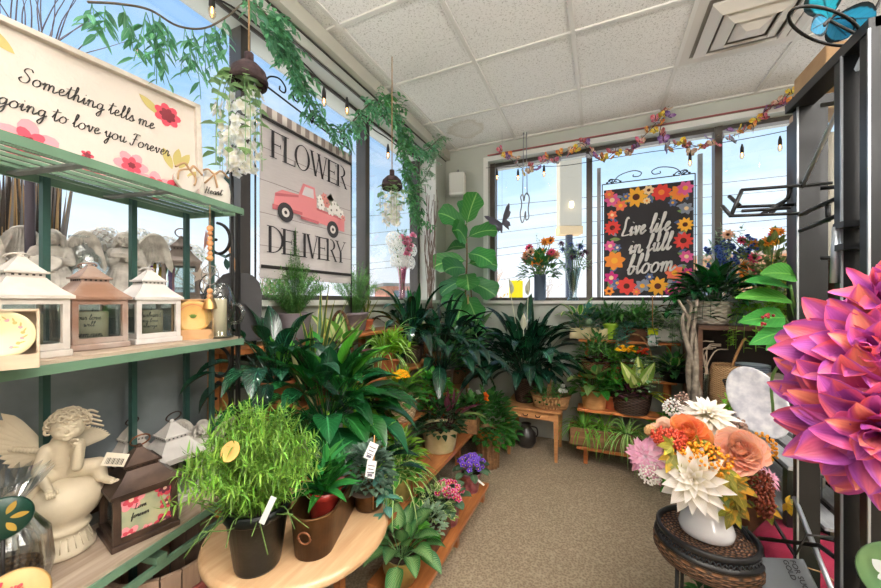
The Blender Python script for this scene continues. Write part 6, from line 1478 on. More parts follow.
# pink glass vase on left sill
t = thing('flower_vase', 'white hydrangeas and pink roses in a tall pink glass vase', 'flower vase', PX(402, -1.56, z=ZS))
vase(t, 'tall', glass('pink_glass', '#f0c8d8', .3, .05)); hd_ = [(.02, -.11, .40), (.0, .0, .30), (.0, .09, .31), (.0, -.06, .31), (0, .12, .42), (0, -.12, .47), (0, .07, .48)]; flowers_on_stems(t, .03, hd_)
for h_ in hd_[:6]: mb = MB(); hydrangea(mb, h_, .062, 60, .016); mb.build('hydrangea', petal('hydrangea_white', '#f2f2ec', '#ffffff', None, .35), t)
for h_ in ((.05, -.02, .46), (.05, .03, .42), (.04, -.05, .50), (.05, .02, .50), (.04, .12, .55), (.05, .0, .38), (.05, .05, .46)): mb = MB(); rosebloom(mb, h_, (.8, -.3, .6), .036, 18); mb.build('rose', petal('silk_pink', '#d85a90', '#f4a8c4'), t)
mb = MB(); bush(mb, 12, .30, .10, .05, .02, 8, z0=.28, start=.4); mb.build('leaves', M_['mid'], t)
for o in list(bpy.data.objects):
    if o.get('category') == 'flower vase' and o.location.y > 3.2:
        k = 1.3 if o.location.x < .2 else 1.12; o.scale = (k, k, k)
for o in list(bpy.data.objects):
    if o.get('category') == 'flower vase' and o.location.y < 3.2: o.scale = (1.0, 1.1, 1.06)
# ================================================================ drawer table and its plants
tbw = wood('table_wood', '#a2683a', '#d39a66', 0, 4, .45)
t = thing('end_table', 'small old pine table with one drawer and tapered legs', 'table', (-.51, 3.10, 0))
MB().box((0, 0, .405), (.47, .42, .02), bev=.004).build('tabletop', tbw, t)
for sx in (-1, 1):
    for sy in (-1, 1):
        mb = MB(); x, y = sx*.19, sy*.165
        vs = [(x+a*.011, y+b*.011, 0) for a, b in ((-1, -1), (1, -1), (1, 1), (-1, 1))]+[(x+a*.02, y+b*.02, .395) for a, b in ((-1, -1), (1, -1), (1, 1), (-1, 1))]
        mb.add(vs, [(3, 2, 1, 0), (4, 5, 6, 7)]+[(k, (k+1) % 4, 4+(k+1) % 4, 4+k) for k in range(4)], flat=True); mb.build('leg', tbw, t)
MB().box((0, -.165, .36), (.345, .02, .07)).box((0, .165, .36), (.345, .02, .07)).box((-.19, 0, .36), (.02, .3, .07)).box((.19, 0, .36), (.02, .3, .07)).build('apron', tbw, t)
dr = MB().box((0, -.178, .358), (.27, .01, .055), bev=.002).build('drawer', tbw, t)
for x in (-.05, .05): MB().tube(smooth_pts([(x-.02, -.184, .362), (x-.012, -.198, .352), (x+.012, -.198, .352), (x+.02, -.184, .362)], 4), .003, 6).build('handle', iron, dr)
tz = .4155
t = plant('peace_lily', 'huge dark peace lily with pale spathes standing on the pine table', V((-.60, 3.10, tz)), ('basket', .105, .22, 'wickd'), [
 ('rosette', M_['lilyd'], dict(n=110, L=.30, w=.10, t=(6, 92), droop=.8, pet=.34, jit=.5, r0=.05, stem=.0025, taper=.25)), ('rosette', M_['lilyd'], dict(n=24, L=.26, w=.09, t=(40, 95), droop=.9, pet=.20, jit=.5, r0=.06))])
for (x, y, z, dx) in ((-.10, -.10, .93, -.1), (.05, -.12, .92, .15), (.02, -.16, .63, .05)):
    mb = MB(); mb.leaf((x, y, z), (dx, -.2, 1), .15, .05, 0, .5, 6, pr_lance); mb.tube([(0, 0, .2), (x, y, z)], .003, 5); mb.capsule((x, y-.01, z+.02), (x+dx*.05, y-.012, z+.07), .005, .004, 6); mb.build('spathe', mat('spathe_white', '#d9d8c0', .5, transl=.3), t)
t = plant('fern_basket', 'flat woven basket with tall split handle and small white flowers on the pine table', V((-.37, 3.00, tz)), None, [('mound', M_['mid'], dict(n=60, r=.13, h=.10, L=.05, w=.03, z0=.05, flat=.6, off=(-.05, .0, 0))), ('bush', M_['fern'], dict(stems=22, h=.2, spread=.15, L=.04, w=.012, per=9, z0=.03))], rz=R(6))
wb = wicker('split_wicker', '#d3a876', '#8a5f38', 60, 110)
mb = MB(); vs = []; n = 36
for (r, z) in ((.0, .002), (.80, .002), (.88, .03), (.95, .06), (1.02, .095), (1.05, .10), (.98, .10), (.8, .02), (0, .015)):
    for j in range(n): a = 2*pi*j/n; cx = abs(cos(a))**.5*(1 if cos(a) > 0 else -1); cy = abs(sin(a))**.5*(1 if sin(a) > 0 else -1); vs.append((cx*.155*r, cy*.085*r, z+.02*abs(cx)*(z > .05)))
uv_ = [((i % n)/n*8, (i//n)*.03) for i in range(len(vs))]
mb.add(vs, [(i*n+j, i*n+(j+1) % n, (i+1)*n+(j+1) % n, (i+1)*n+j) for i in range(8) for j in range(n)], uv_); mb.build('basket', wb, t)
mb = MB()
for o in (-.018, 0, .018): mb.tube([V((o*(1-.9*sin(a))-.01, cos(a)*.085, .06+sin(a)*.26)) for a in [pi*i/22 for i in range(23)]], .0045, 6)
mb.tube([(-.05, -.09, .05), (0, -.095, .075), (.05, -.09, .05), (0, -.095, .025), (-.05, -.09, .05)], .003, 5); mb.build('handle', wb, t)
mb = MB()
for k in range(6): bloom(mb, (.09+U(-.03, .03), U(-.05, .03), .15+U(-.01, .03)), (0, -1, .8), .02, 5, .9)
mb.build('flower_cluster', petal('white_petal', '#f4f4ee', '#ffffff'), t)
t = thing('pottery_jug', 'dark rounded jug standing on the floor below the pine table', 'jug', (-.60, 3.16, 0))
MB().lathe([(0, 0), (.06, 0), (.09, .05), (.085, .12), (.05, .16), (.04, .19), (.045, .2), (.035, .19), (0, .02)], 28).build('vessel', mat('jug_glaze', '#34302e', .3), t)
MB().tube(smooth_pts([(.045, 0, .18), (.09, 0, .17), (.10, 0, .12), (.085, 0, .09)], 5), .007, 7).build('handle', mat('jug_glaze', '#34302e'), t)
# ================================================================ tiered stand by the back wall
st2 = thing('tiered_plant_stand', 'short stepped orange wood plant stand under the bloom banner', 'plant stand', (.13, 3.1, 0))
T2 = [(.17, 2.90, 3.08, -.165, .36), (.44, 2.98, 3.14, -.165, .42), (.69, 3.08, 3.22, -.165, .52), (.97, 3.18, 3.36, -.165, .56)]
ow = wood('tier_orange_wood', '#a4572a', '#d88748', 0, 4, .4)
for z, y0, y1, x0, x1 in T2:
    MB().box(((x0+x1)/2-.13, (y0+y1)/2-3.1, z-.011), (x1-x0, y1-y0, .022), bev=.003).build('shelf_board', ow, st2)
    for x in (x0+.06, x1-.06): MB().box((x-.13, (y0+y1)/2+.03-3.1, (z-.022)/2), (.03, .03, z-.022)).build('leg', ow, st2)
def bt(i, px, dy=0): z, y0, y1, x0, x1 = T2[i]; return PY(px, (y0+y1)/2+dy, z=z+.001)
plant('spider_plant', 'row of pale green spider plants in a long wooden trough on the low shelf', bt(0, 604), ('box', (.44, .14), .12, 'woodb'), [('grass', M_['spig'], dict(n=75, L=.24, w=.009, t=(5, 85), droop=2.0, r0=.02, off=(-.13, 0, 0))), ('grass', M_['spig'], dict(n=60, L=.22, w=.009, t=(5, 85), droop=2.0, r0=.02, off=(.0, 0, 0))), ('grass', M_['spid'], dict(n=80, L=.27, w=.010, t=(5, 90), droop=2.2, r0=.02, off=(.14, -.02, 0)))])
plant('syngonium', 'pale pink green arrowhead plant in a tan ridged pot on the lower shelf', bt(1, 594), ('ridged', .085, .13, 'pine', dict(taper=.85)), [('rosette', M_['olive'], dict(n=16, L=.11, w=.08, t=(10, 85), droop=.6, pet=.12, prof=pr_ovate)), ('mound', M_['mid'], dict(n=70, r=.13, h=.14, L=.07, w=.05)), ('rosette', M_['poth'], dict(n=14, L=.09, w=.06, t=(60, 110), droop=.6, pet=.10, prof=pr_ovate))])
t = plant('dish_garden', 'dark wicker bowl with yellow leaf dieffenbachia and maroon leaves', bt(1, 631), ('basket', .125, .14, 'wickd', dict(taper=.8)), [('rosette', M_['pothv'], dict(n=4, L=.1, w=.05, t=(30, 60))), ('mound', M_['mid'], dict(n=60, r=.13, h=.15, L=.06, w=.03, off=(-.06, 0, 0))), ('mound', M_['mar'], dict(n=70, r=.08, h=.06, L=.045, w=.035, off=(-.01, -.06, 0)))])
mb = MB()
for a, th in ((100, 5), (200, 28), (-20, 22), (60, 30), (250, 45)): dd = V((cos(R(a))*sin(R(th)), sin(R(a))*sin(R(th))-.15, cos(R(th)))); mb.leaf(V((.04, -.04, .15))+dd*.05, dd, .185, .078, .1, .15, 8, pr_ovate, up=V((0, -1, .2)), rd=1)
mb.build('young_leaves', leafmat('cream_dieff', '#8fae4a', None, '#f0f3b0', 'center', amt=.1), t)
mb = MB()
for k in range(3): mb.leaf((.08, -.03, .14), (.9, -.3-.2*k, .35-.2*k), .20, .03, .6, .2, 7, pr_blade)
mb.build('strap_leaves', M_['croton'], t)
plant('dish_garden', 'low round basket of mixed ferns and pinkish leaves on the middle shelf', bt(2, 596), ('basket', .10, .10, 'wick', dict(taper=.85)), [('mound', M_['mid'], dict(n=120, r=.13, h=.20, L=.06, w=.03)), ('mound', M_['mar'], dict(n=40, r=.06, h=.06, L=.04, w=.035, off=(.05, -.05, 0))), ('bush', M_['fern'], dict(stems=20, h=.18, spread=.12, L=.05, w=.015, per=8))])
t = plant('flower_basket', 'handled basket with yellow kalanchoe red blooms and ivy on the middle shelf', bt(2, 634, -.02), ('basket', .10, .09, 'wick', dict(taper=.85)), [('mound', M_['mid'], dict(n=70, r=.11, h=.10, L=.06, w=.045)), ('trail', leafmat('ivy_leaf', '#6f9a6a', None, '#dfe6c8', 'edge'), dict(n=8, L=.16, leafL=.035, w=.03, r0=.06, az=(-90, 10)))])
mb = MB()
for k in range(34): bloom(mb, (-.05+U(-.06, .06), -.04+U(-.04, .04), .20+U(-.02, .02)), (U(-.4, .4), -.7, 1), .014, 4, .9, mi=0)
for k in range(20): bloom(mb, (.05+U(-.03, .03), -.03+U(-.04, .04), .19+U(-.03, .02)), (U(-.4, .4), -.7, 1), .013, 4, .9, mi=1)
mb.build('flower_cluster', [yel, petal('ember_red', '#a82a14', '#e05028')], t)
MB().tube([V((cos(a)*.11, 0, .08+sin(a)*.22)) for a in [pi*i/22 for i in range(23)]], .006, 7).build('handle', wb, t)
plant('dish_garden', 'cream trough of jade and grey succulents at the left end of the top shelf', bt(3, 588), ('box', (.26, .13), .08, 'cream'), [('mound', M_['blu'], dict(n=90, r=.12, h=.15, L=.06, w=.045, flat=.7)), ('rosette', M_['sage'], dict(n=26, L=.07, w=.04, t=(10, 80), pet=0, droop=0, prof=pr_obov, off=(0, -.06, .02))), ('rosette', M_['pothv'], dict(n=10, L=.16, w=.05, t=(10, 60), off=(-.06, 0, 0)))], rz=R(4))
plant('small_pot_plant', 'leafy plant in a lime green pot on the top shelf', bt(3, 611), ('plain', .055, .12, 'green'), [('bush', M_['mid'], dict(stems=20, h=.14, spread=.14, L=.09, w=.022, per=6, prof=pr_blade))])
plant('ivy_basket', 'rust coloured basket of trailing ivy behind the yellow stake tag', bt(3, 640), ('basket', .11, .09, 'rust'), [('mound', M_['mid'], dict(n=120, r=.13, h=.16, L=.055, w=.03)), ('trail', M_['blu'], dict(n=14, L=.16, leafL=.04, w=.03, r0=.07, az=(180, 300))), ('bush', M_['fern'], dict(stems=24, h=.20, spread=.13, L=.04, w=.014, per=9))])
t = plant('small_pot_plant', 'round leaved variegated plant in a white box at the shelf end', bt(3, 672, -.02), ('box', (.20, .12), .09, 'white'), [('mound', leafmat('pilea_leaf', '#7f9a72', None, '#d8dfc0', 'edge'), dict(n=130, r=.13, h=.10, L=.035, w=.03)), ('trail', leafmat('ivy_leaf', '#6f9a6a'), dict(n=8, L=.08, leafL=.035, w=.03, r0=.06, az=(200, 330)))])
plant('sansevieria', 'bird nest plant with yellow edged leaves in a dark bowl', bt(2, 674, -.03), ('plain', .09, .07, 'black'), [('rosette', M_['dark'], dict(n=20, L=.14, w=.05, t=(10, 95), droop=.8, pet=.02)), ('rosette', M_['pothv'], dict(n=7, L=.19, w=.05, t=(5, 50), pet=.02)), ('mound', M_['mid'], dict(n=50, r=.12, h=.10, L=.06, w=.03))])
plant('pothos', 'bright heart leaved pothos spilling right of the dark wicker bowl', PY(676, 2.98, z=.22)-V((0, 0, .22)), ('plain', .09, .30, 'black'), [('mound', M_['poth'], dict(n=110, r=.15, h=.22, L=.07, w=.055)), ('mound', M_['dark'], dict(n=90, r=.17, h=.16, L=.06, w=.04)), ('trail', M_['poth'], dict(n=14, L=.26, leafL=.06, w=.05, r0=.10, az=(180, 330)))])
# stake with yellow/white tag
t = thing('price_stake', 'yellow topped white price tag on a thin wooden stake among the shelf plants', 'price tag', PY(652.5, 3.14, z=.971))
MB().tube([(0, 0, 0), (0, 0, .36)], .004, 6).build('stake', mat('stick_wood', '#b5834e', .6), t)
MB().box((.0, -.012, .02), (.065, .002, .085)).build('card', mat('white_tag', '#efeef0', .5), t); MB().box((.0, -.0125, .085), (.07, .003, .05)).build('card_top', mat('tag_yellow', '#d8e000', .5), t)

for o in list(bpy.data.objects):
    if o.parent is None and o.get('category') == 'plant' and o.location.y > 2.88 and -.1 < o.location.x < .7 and o.location.z > .1 and o.location.z < 1.1: k = 1.14; o.scale = (k, k, k)
plant('small_pot_plant', 'small bright fern between the round basket and the handled flower basket', bt(2, 614, -.02), ('plain', .05, .08, 'terra'), [('bush', M_['spig'], dict(stems=26, h=.16, spread=.10, L=.05, w=.012, per=9, prof=pr_blade))])
plant('small_pot_plant', 'bright bladed plant between the ridged tan pot and the dark wicker bowl', bt(1, 612, .02), ('plain', .06, .11, 'terra'), [('bush', M_['poth'], dict(stems=26, h=.24, spread=.13, L=.09, w=.02, per=8, prof=pr_blade))])
blk = mat('black_metal_frame', '#17181b', .32, .2, var=.2, vs=6)
blk_e = mat('steel_edge', '#a9afb6', .3, .6)
# ================================================================ wicker stool with bouquet
sp_ = W(706, 300, 1.09); sp_.z = 0
t = thing('wicker_stool', 'round brown wicker stool with a black rim and thin iron legs', 'stool', sp_)
ws = wicker('stool_coil', '#94694a', '#2d1d14', 190, 330, bstr=1.0)
MB().lathe([(.0, .572), (.05, .573), (.10, .573), (.125, .574), (.133, .576)], 64).build('seat', ws, t)
MB().lathe([(.130, .568), (.139, .572), (.141, .584), (.134, .590), (.128, .584), (.127, .572)], 64).build('rim', mat('rim_black', '#1d1b1c', .35), t)
mb = MB()
for i in range(60): a = 2*pi*i/60; mb.tube([(cos(a)*.137, sin(a)*.137, .572), (cos(a+.09)*.143, sin(a+.09)*.143, .550)], .0022, 4); mb.tube([(cos(a)*.137, sin(a)*.137, .572), (cos(a-.09)*.143, sin(a-.09)*.143, .550)], .0022, 4)
mb.lathe([(.139, .560), (.146, .556), (.148, .548), (.142, .543), (.136, .552)], 64); mb.build('lattice_band', mat('rim_black', '#1d1b1c'), t)
MB().lathe([(.143, .546), (.150, .538), (.150, .515), (.140, .498), (.125, .49), (0, .488)], 64).build('woven_side', wicker('stool_side', '#8f6240', '#33200f', 150, 260, bstr=1.0), t)
for i in range(4): a = pi*i/2+.5; MB().tube([(cos(a)*.10, sin(a)*.10, .49), (cos(a)*.115, sin(a)*.115, 0)], .006, 7).build('leg', iron, t)
MB().tube([(cos(a)*.112, sin(a)*.112, .12) for a in [2*pi*i/32 for i in range(33)]], .0045, 6).build('ring_stretcher', iron, t)
t.scale = (.94, .94, 1.0)
BR = V((sp_.x, sp_.y, .5745))
t = thing('flower_arrangement', 'autumn silk bouquet of dahlias roses and berries in a white pitcher', 'flower arrangement', BR)
wcm = mat('pitcher_white', '#e6e1e2', .25, coat=.4)
MB().lathe([(0, 0), (.055, 0), (.068, .006), (.072, .022), (.066, .042), (.048, .062), (.043, .075), (.052, .105), (.055, .135), (.047, .165), (.050, .18), (.046, .18), (.042, .165), (.05, .13), (.04, .07), (0, .05)], 40).build('pitcher', wcm, t)
MB().tube(smooth_pts([(.045, .02, .16), (.085, .035, .155), (.092, .04, .115), (.055, .025, .085)], 6), .007, 8).build('handle', wcm, t)
def fpos(px, py, dd=0): return W(px, py, 1.09+dd)-BR
toC = lambda p: (V((0, 0, EYE))-(BR+p)).normalized()
right_ = V((CY, SY, 0)); up_ = V((0, 0, 1))
def face(p, r=0, u=0): return (toC(p)+right_*r+up_*u).normalized()
pw = petal('dahlia_cream', '#e6dcb8', '#fdf6f0', None, .3, amt=.05); pkp = petal('dahlia_pink', '#f4e3ea', '#e9a9c4', None, .3, amt=.05)
pe = petal('rose_peach', '#e8825a', '#f7b596', '#f9c8b0', .3, amt=.06); po = petal('rose_orange', '#d95a20', '#f08a50', '#f7a070', .3, amt=.06); pp2 = petal('rose_palepeach', '#e0a07a', '#f6d4bc', None, .3, amt=.06)
heads = []
def HD(nm, m, fn, px, py, dd, *a, **k):
    p = fpos(px, py, dd); heads.append(p); mb = MB(); fn(mb, p, *a, **k) if fn is berries else fn(mb, p, face(p, k.pop('fr', 0), k.pop('fu', 0)), *a, **k); return mb.build(nm, m, t)
HD('dahlia', pw, dahlia, 693, 480, -.13, .105, n=46, w=.36, t0=5, t1=95, curl=-.35, fr=-.1, fu=-.05, lmin=.2)
HD('dahlia', pw, dahlia, 708, 413, .0, .10, n=60, w=.26, t0=10, t1=95, fr=.1, fu=1.3, curl=-.6)
HD('dahlia', pkp, dahlia, 645, 457, -.02, .085, n=64, w=.27, t0=5, t1=100, fr=-.8, fu=.1, curl=-.9)
HD('dahlia', pkp, dahlia, 770, 478, .10, .06, n=44, w=.28, t0=5, t1=100, fr=1.2, fu=.2, curl=-.5)
HD('rose', pe, rosebloom, 741, 449, -.12, .066, n=52, fr=.2, fu=.25)
HD('rose', po, rosebloom, 687, 430, -.03, .058, n=34, fr=-.1, fu=.8)
HD('rose', pp2, rosebloom, 662, 429, .03, .042, n=20, fr=-.4, fu=.8)
HD('berry_cluster', mat('berry_redorange', '#c8452a', .45), berries, 669, 438, -.05, .042, 130, .0048, (1.1, 1, .7))
HD('berry_cluster', mat('berry_gold', '#eb9a1c', .45), berries, 705, 460, -.10, .062, 230, .0048, (1.1, .8, .75))
HD('berry_cluster', mat('berry_rust', '#7e3018', .5, var=.3, vs=60), berries, 756, 486, -.11, .046, 230, .0045, (.8, .9, 1.2))
HD('berry_cluster', mat('berry_rust', '#7e3018'), berries, 764, 503, -.10, .030, 90, .0050, (.8, .9, 1.35))
HD('berry_cluster', mat('berry_gold', '#eb9a1c'), berries, 760, 447, .04, .045, 110, .0045)
HD('small_blossoms', mat('blossom_white', '#e9e2dc', .6), berries, 651, 473, -.04, .032, 150, .0030, (1, 1, 1.1))
HD('small_blossoms', mat('blossom_white', '#e9e2dc'), berries, 673, 408, .07, .034, 90, .0034, (.9, .8, .9))
HD('small_blossoms', mat('blossom_brown', '#9a7a6c', .6), berries, 682, 402, .09, .030, 80, .0036, (.8, .8, 1.1))
HD('small_blossoms', mat('blossom_brown', '#9a7a6c'), berries, 736, 428, .10, .032, 60, .0055)
HD('craspedia_ball', mat('tan_ball', '#c79a68', .8, bs=400, bstr=1), berries, 650, 430, 0, .010, 60, .0085)
mb = MB()
for h_ in heads: mb.tube(smooth_pts([(0, 0, .08), (h_.x*.25, h_.y*.25, .19), tuple(h_*.97)], 5), .003, 5)
mb.build('stems', mat('stem_brown', '#6a5a34', .7), t)
def maple(mb, p, d, s, L):
    d = V(d).normalized(); _, sd, nn = frame(d, V(s))
    for a, k in ((0, 1), (42, .8), (-42, .8), (88, .55), (-88, .55)): mb.leaf(p, d*cos(R(a))+sd*sin(R(a)), L*k, L*k*.42, .2, .1, 4, pr_lance, up=V(s))
mb = MB()
for px, py, dd, dx, dz, L in ((730, 480, -.12, .35, -.6, .085), (724, 470, -.14, -.1, -.8, .07), (736, 500, -.06, -.1, -1, .07), (733, 510, -.07, -.4, -1, .06), (786, 503, -.02, 1, -.5, .05), (675, 455, -.09, -.3, -.5, .06), (672, 446, -.09, -1, .2, .05), (700, 441, -.07, .2, -1, .05), (765, 505, -.05, .4, -1, .06), (695, 450, -.06, .1, 1, .05)):
    p = fpos(px, py, dd); maple(mb, p, right_*dx+up_*dz+toC(p)*.2, toC(p), L)
mb.build('maple_leaves', leafmat('autumn_leaf', '#8f8a2c', '#c8b84a', '#d8a828', 'blotch', amt=.3, rough=.5), t)
mb = MB(); mound(mb, 90, .09, .10, .065, .03, z0=.19, tilt=.6); mound(mb, 60, .09, .05, .07, .03, z0=.18, tilt=-.2); mb.build('leaves', leafmat('bouquet_leaf', '#5c6a38', '#8f9a5c', amt=.35), t)
# ================================================================ giant pink dahlia
BC = W(874, 352, .53)
vbase = V((.60, .60, 0))
t = thing('giant_dahlia', 'huge magenta and coral artificial dahlia blooms in front of the black rack', 'artificial flower', vbase)
pd = petal('dahlia_magenta', '#b8408c', '#f0788a', '#b858b4', .25, .42, .2, .03, mid=.75)
pd2 = petal('dahlia_violet', '#93409c', '#c85fb0', '#e86a8c', .25, .42, .2, .03, mid=.7)
c = BC-vbase; d = (V((0, 0, EYE))-BC).normalized(); dN = (d*.9-right_*.0+up_*.18).normalized()
def pr_dahl(t): return max(.12, sin(pi*min(1, t)**1.0)**.75) if t < .97 else .05
pd3 = petal('dahlia_coral', '#d84a7c', '#f58a80', '#c254a0', .25, .42, .15, .02, mid=.5)
cB = W(878, 432, .50)-vbase; c2 = W(893, 300, .55)-vbase
dA = (d*.9+up_*.25-right_*.15).normalized(); dB = (d*.9-up_*.15-right_*.15).normalized()
kw = dict(w=.40, prof=pr_dahl, fold=.22, seg=11, wv=.3, rd=1, nm=3, jt=.16, cj=.55)
for cc, dd, r_ in ((c, dA, .134), (cB, dB, .136)):
    mb = MB(); dahlia(mb, cc, dd, r_, n=46, t0=6, t1=92, curl=-.1, lmin=.34, depth=.5, **kw); mb.build('petals', [pd, pd3, pd2], t)
    mb = MB(); dahlia(mb, cc-dd*.02, dd, r_*1.04, n=34, t0=45, t1=118, curl=-.2, lmin=.7, depth=.5, **kw); mb.build('petals', [pd2, pd, pd2], t)
mb = MB(); dahlia(mb, c2, (d+up_*.9).normalized(), .085, n=20, t0=5, t1=75, curl=.3, lmin=.7, **kw); mb.build('bud', [pd3, pd, pd2], t)
mb = MB(); mb.tube(smooth_pts([(0, 0, .3), (-.02, 0, .7), tuple(cB-dB*.12), tuple(cB-dB*.03)], 6), .007, 8); mb.tube(smooth_pts([tuple(cB-dB*.12), tuple(c-dA*.12), tuple(c-dA*.03)], 6), .006, 8); mb.tube(smooth_pts([(0, 0, .3), (.03, 0, .8), tuple(c2-up_*.1), tuple(c2)], 6), .005, 8); mb.build('stem', stemg, t)
MB().lathe([(0, 0), (.07, 0), (.08, .1), (.06, .3), (.045, .40), (.05, .42), (.045, .41), (.05, .3), (0, .02)], 24).build('vase', PM['blue'], t)
# ================================================================ black metal display rack
rk2 = thing('metal_display_rack', 'tall black metal display rack with wire arms behind the giant dahlia blooms', 'display rack', (.5, 1.1, 0))
def post(x, y, w, d_, z1, m=blk, z0=0): MB().box((x-.5, y-1.1, (z0+z1)/2), (w, d_, z1-z0)).build('post', m, rk2)
RT = 1.86
for (x, y) in ((.545, 1.365), (.53, 1.13), (.53, 1.04), (.93, 1.365), (.93, 1.04)): post(x, y, .045 if x < .6 else .03, .035, RT)
for (x, y) in ((.521, 1.365), (.506, 1.13), (.506, 1.04)): MB().box((x-.5-.001, y-1.1-.016, RT/2), (.004, .004, RT)).build('edge_strip', blk_e, rk2)
mb = MB(); mb.box((.03, .105, RT+.01), (.05, .36, .025)); mb.box((.43, .105, RT+.01), (.03, .36, .025)); mb.box((.23, .265, RT+.01), (.43, .03, .025)); mb.box((.23, -.06, RT+.01), (.43, .03, .025)); mb.build('top_frame', blk, rk2)
for z in (.28, .62, 1.0, 1.42, 1.62): MB().tube([(.03, .265, z), (.43, .265, z)], .006, 6).tube([(.43, .265, z), (.43, -.06, z)], .006, 6).build('crossbar', blk, rk2)
MB().tube([(.03, .268, 1.61), (.03, -.03, 1.86)], .0055, 6).build('brace', blk_e, rk2); MB().tube([(.02, .268, .72), (.02, -.03, .50)], .0065, 6).build('brace', blk_e, rk2); MB().tube([(-.05, .30, .56), (.02, .14, .66), (.04, -.03, .68)], .006, 6).build('brace', blk, rk2)
MB().tube([(-.12, .30, .62), (.05, .05, .38)], .006, 6).tube([(-.04, .36, .68), (.06, .18, .46)], .005, 6).build('brace', blk, rk2)
RO = V((.5, 1.1, 0))
def wb_(*q): MB().tube([W(*p_)-RO for p_ in q], .0048, 6).build('wire_rail', blk, rk2)
wb_((741, 190, 1.06), (832, 183, .98)); wb_((736, 207, 1.10), (812, 204, 1.02)); wb_((729, 216, 1.05), (808, 213, 1.0)); wb_((742, 211, 1.0), (790, 208, .98))
for q in (((742, 190, 1.06), (738, 199, 1.06), (731, 216, 1.05)), ((791, 186, 1.02), (788, 198, 1.04), (770, 214, 1.04)), ((786, 200, 1.04), (762, 214, 1.04)), ((731, 216, 1.05), (722, 206, 1.08)), ((740, 206, 1.08), (729, 196, 1.11)), ((800, 215, 1.0), (846, 194, .84)), ((800, 231, 1.0), (846, 212, .84)), ((828, 205, .90), (828, 222, .90))): MB().tube([W(*p_)-RO for p_ in q], .0055, 6).build('wire_hook', blk, rk2)
for z in (1.47, 1.42): MB().box((.03, .005, z), (.07, .04, .014)).build('clamp', blk, rk2)
MB().tube([(.0, .02, 1.47), (.0, .03, 1.34)], .008, 7).build('clamp_screw', blk_e, rk2)
MB().box((.23, .06, .02), (.4, .4, .02)).build('bottom_tray', blk, rk2)
# blue butterfly on ring on top of the rack
bp = W(829, 20, .80); t = thing('butterfly_stake', 'bright blue butterfly on a black wire ring above the metal rack', 'ornament', V((.53, bp.y, RT+.023)))
c = bp-t.location; c.x -= 0
bb = [leafmat('morpho_blue', '#1f8fb8', '#0f3a50', '#10222c', 'edge', amt=.05, rough=.3, veins=5, transl=.3), ink]
def wing(mb, L, w, d, up): mb.m = 0; mb.leaf(c, d, L, w, 0, .05, 8, pr_obov, up=up)
mb = MB(); fN = toC(V((0, 0, 0))); n_ = (V((0, 0, EYE))-bp).normalized()
wing(mb, .085, .065, right_*-.25+up_*1+n_*.2, n_); wing(mb, .055, .05, right_*-1-up_*.55+n_*.2, n_)
wing(mb, .10, .06, right_*1+up_*.05+n_*.1, n_); wing(mb, .06, .05, right_*.55-up_*.5, n_); mb.build('wings', bb[0], t)
mb = MB(); mb.capsule(c-right_*.012-up_*.012, c+right_*.02+up_*.02, .005, .004, 6); mb.build('body', ink, t)
mb = MB(); e1 = (right_-up_*.25).normalized(); e2 = (up_*.6+n_*.8).normalized(); mb.tube([c+e1*(cos(a)*.085)-right_*.01+e2*(sin(a)*.05)-up_*.015 for a in [2*pi*i/36 for i in range(37)]], .0035, 6)
mb.tube([c, V((0, 0, 0))], .003, 6); mb.tube(smooth_pts([c+right_*.07+up_*.03, c+right_*.10+up_*.02, c+right_*.12+up_*.05], 4), .0035, 5); mb.build('wire_ring', iron, t)
# ================================================================ open cabinet and contents
cab = thing('open_cabinet', 'dark brown open fronted cabinet holding baskets below the blue bouquet', 'cabinet', (.97, 2.95, 0))
cw = wood('cabinet_wood', '#4a2f20', '#7a5238', 0, 4, .5); cx0, cx1, cy0, cy1, cz = -.385, .385, -.22, .24, 1.14
MB().box((0, .01, cz-.015), (.80, .48, .03), bev=.004).build('top_board', cw, cab)
for x in (cx0, cx1): MB().box((x, .01, (cz-.03)/2), (.025, .46, cz-.03)).build('side_panel', cw, cab)
MB().box((0, cy1-.01, (cz-.03)/2), (.75, .015, cz-.03)).build('back_panel', mat('cabinet_dark', '#2c211b', .7), cab)
for z in (.10, .55): MB().box((0, 0, z), (.745, .44, .02)).build('shelf', cw, cab)
CT = cz+.0005
t = plant('schefflera', 'leafy dark green plant in a whitewashed wicker basket on the cabinet', PY(712, 2.88, z=CT), ('basket', .115, .15, 'wickw', dict(taper=.8)), [('rosette', M_['lily'], dict(n=60, L=.16, w=.075, t=(8, 92), droop=.6, pet=.14, prof=pr_ovate, r0=.05)), ('mound', M_['dark'], dict(n=110, r=.19, h=.20, L=.09, w=.05)), ('trail', M_['lily'], dict(n=8, L=.09, leafL=.085, w=.05, r0=.10, out=.15, az=(150, 300), up=.14))])
t = thing('gift_bowl', 'glass bowl wrapped in ruffled clear tulle beside the white wicker basket', 'gift bowl', PY(746, 2.86, z=CT))
MB().lathe([(0, 0), (.04, 0), (.075, .03), (.085, .07), (.08, .07), (.07, .035), (0, .01)], 30).build('bowl', vg, t)
mb = MB()
for i in range(60): a = i*2.4; mb.leaf((cos(a)*.03, sin(a)*.03, .06), V((cos(a)*.7, sin(a)*.7, U(.4, 1.4))), U(.09, .16), .035, .1, .3, 3, lambda t: .4+.6*t, wave=.5)
mb.build('tulle', mat('tulle_white', '#dfe6ea', .6, transl=.5), t)
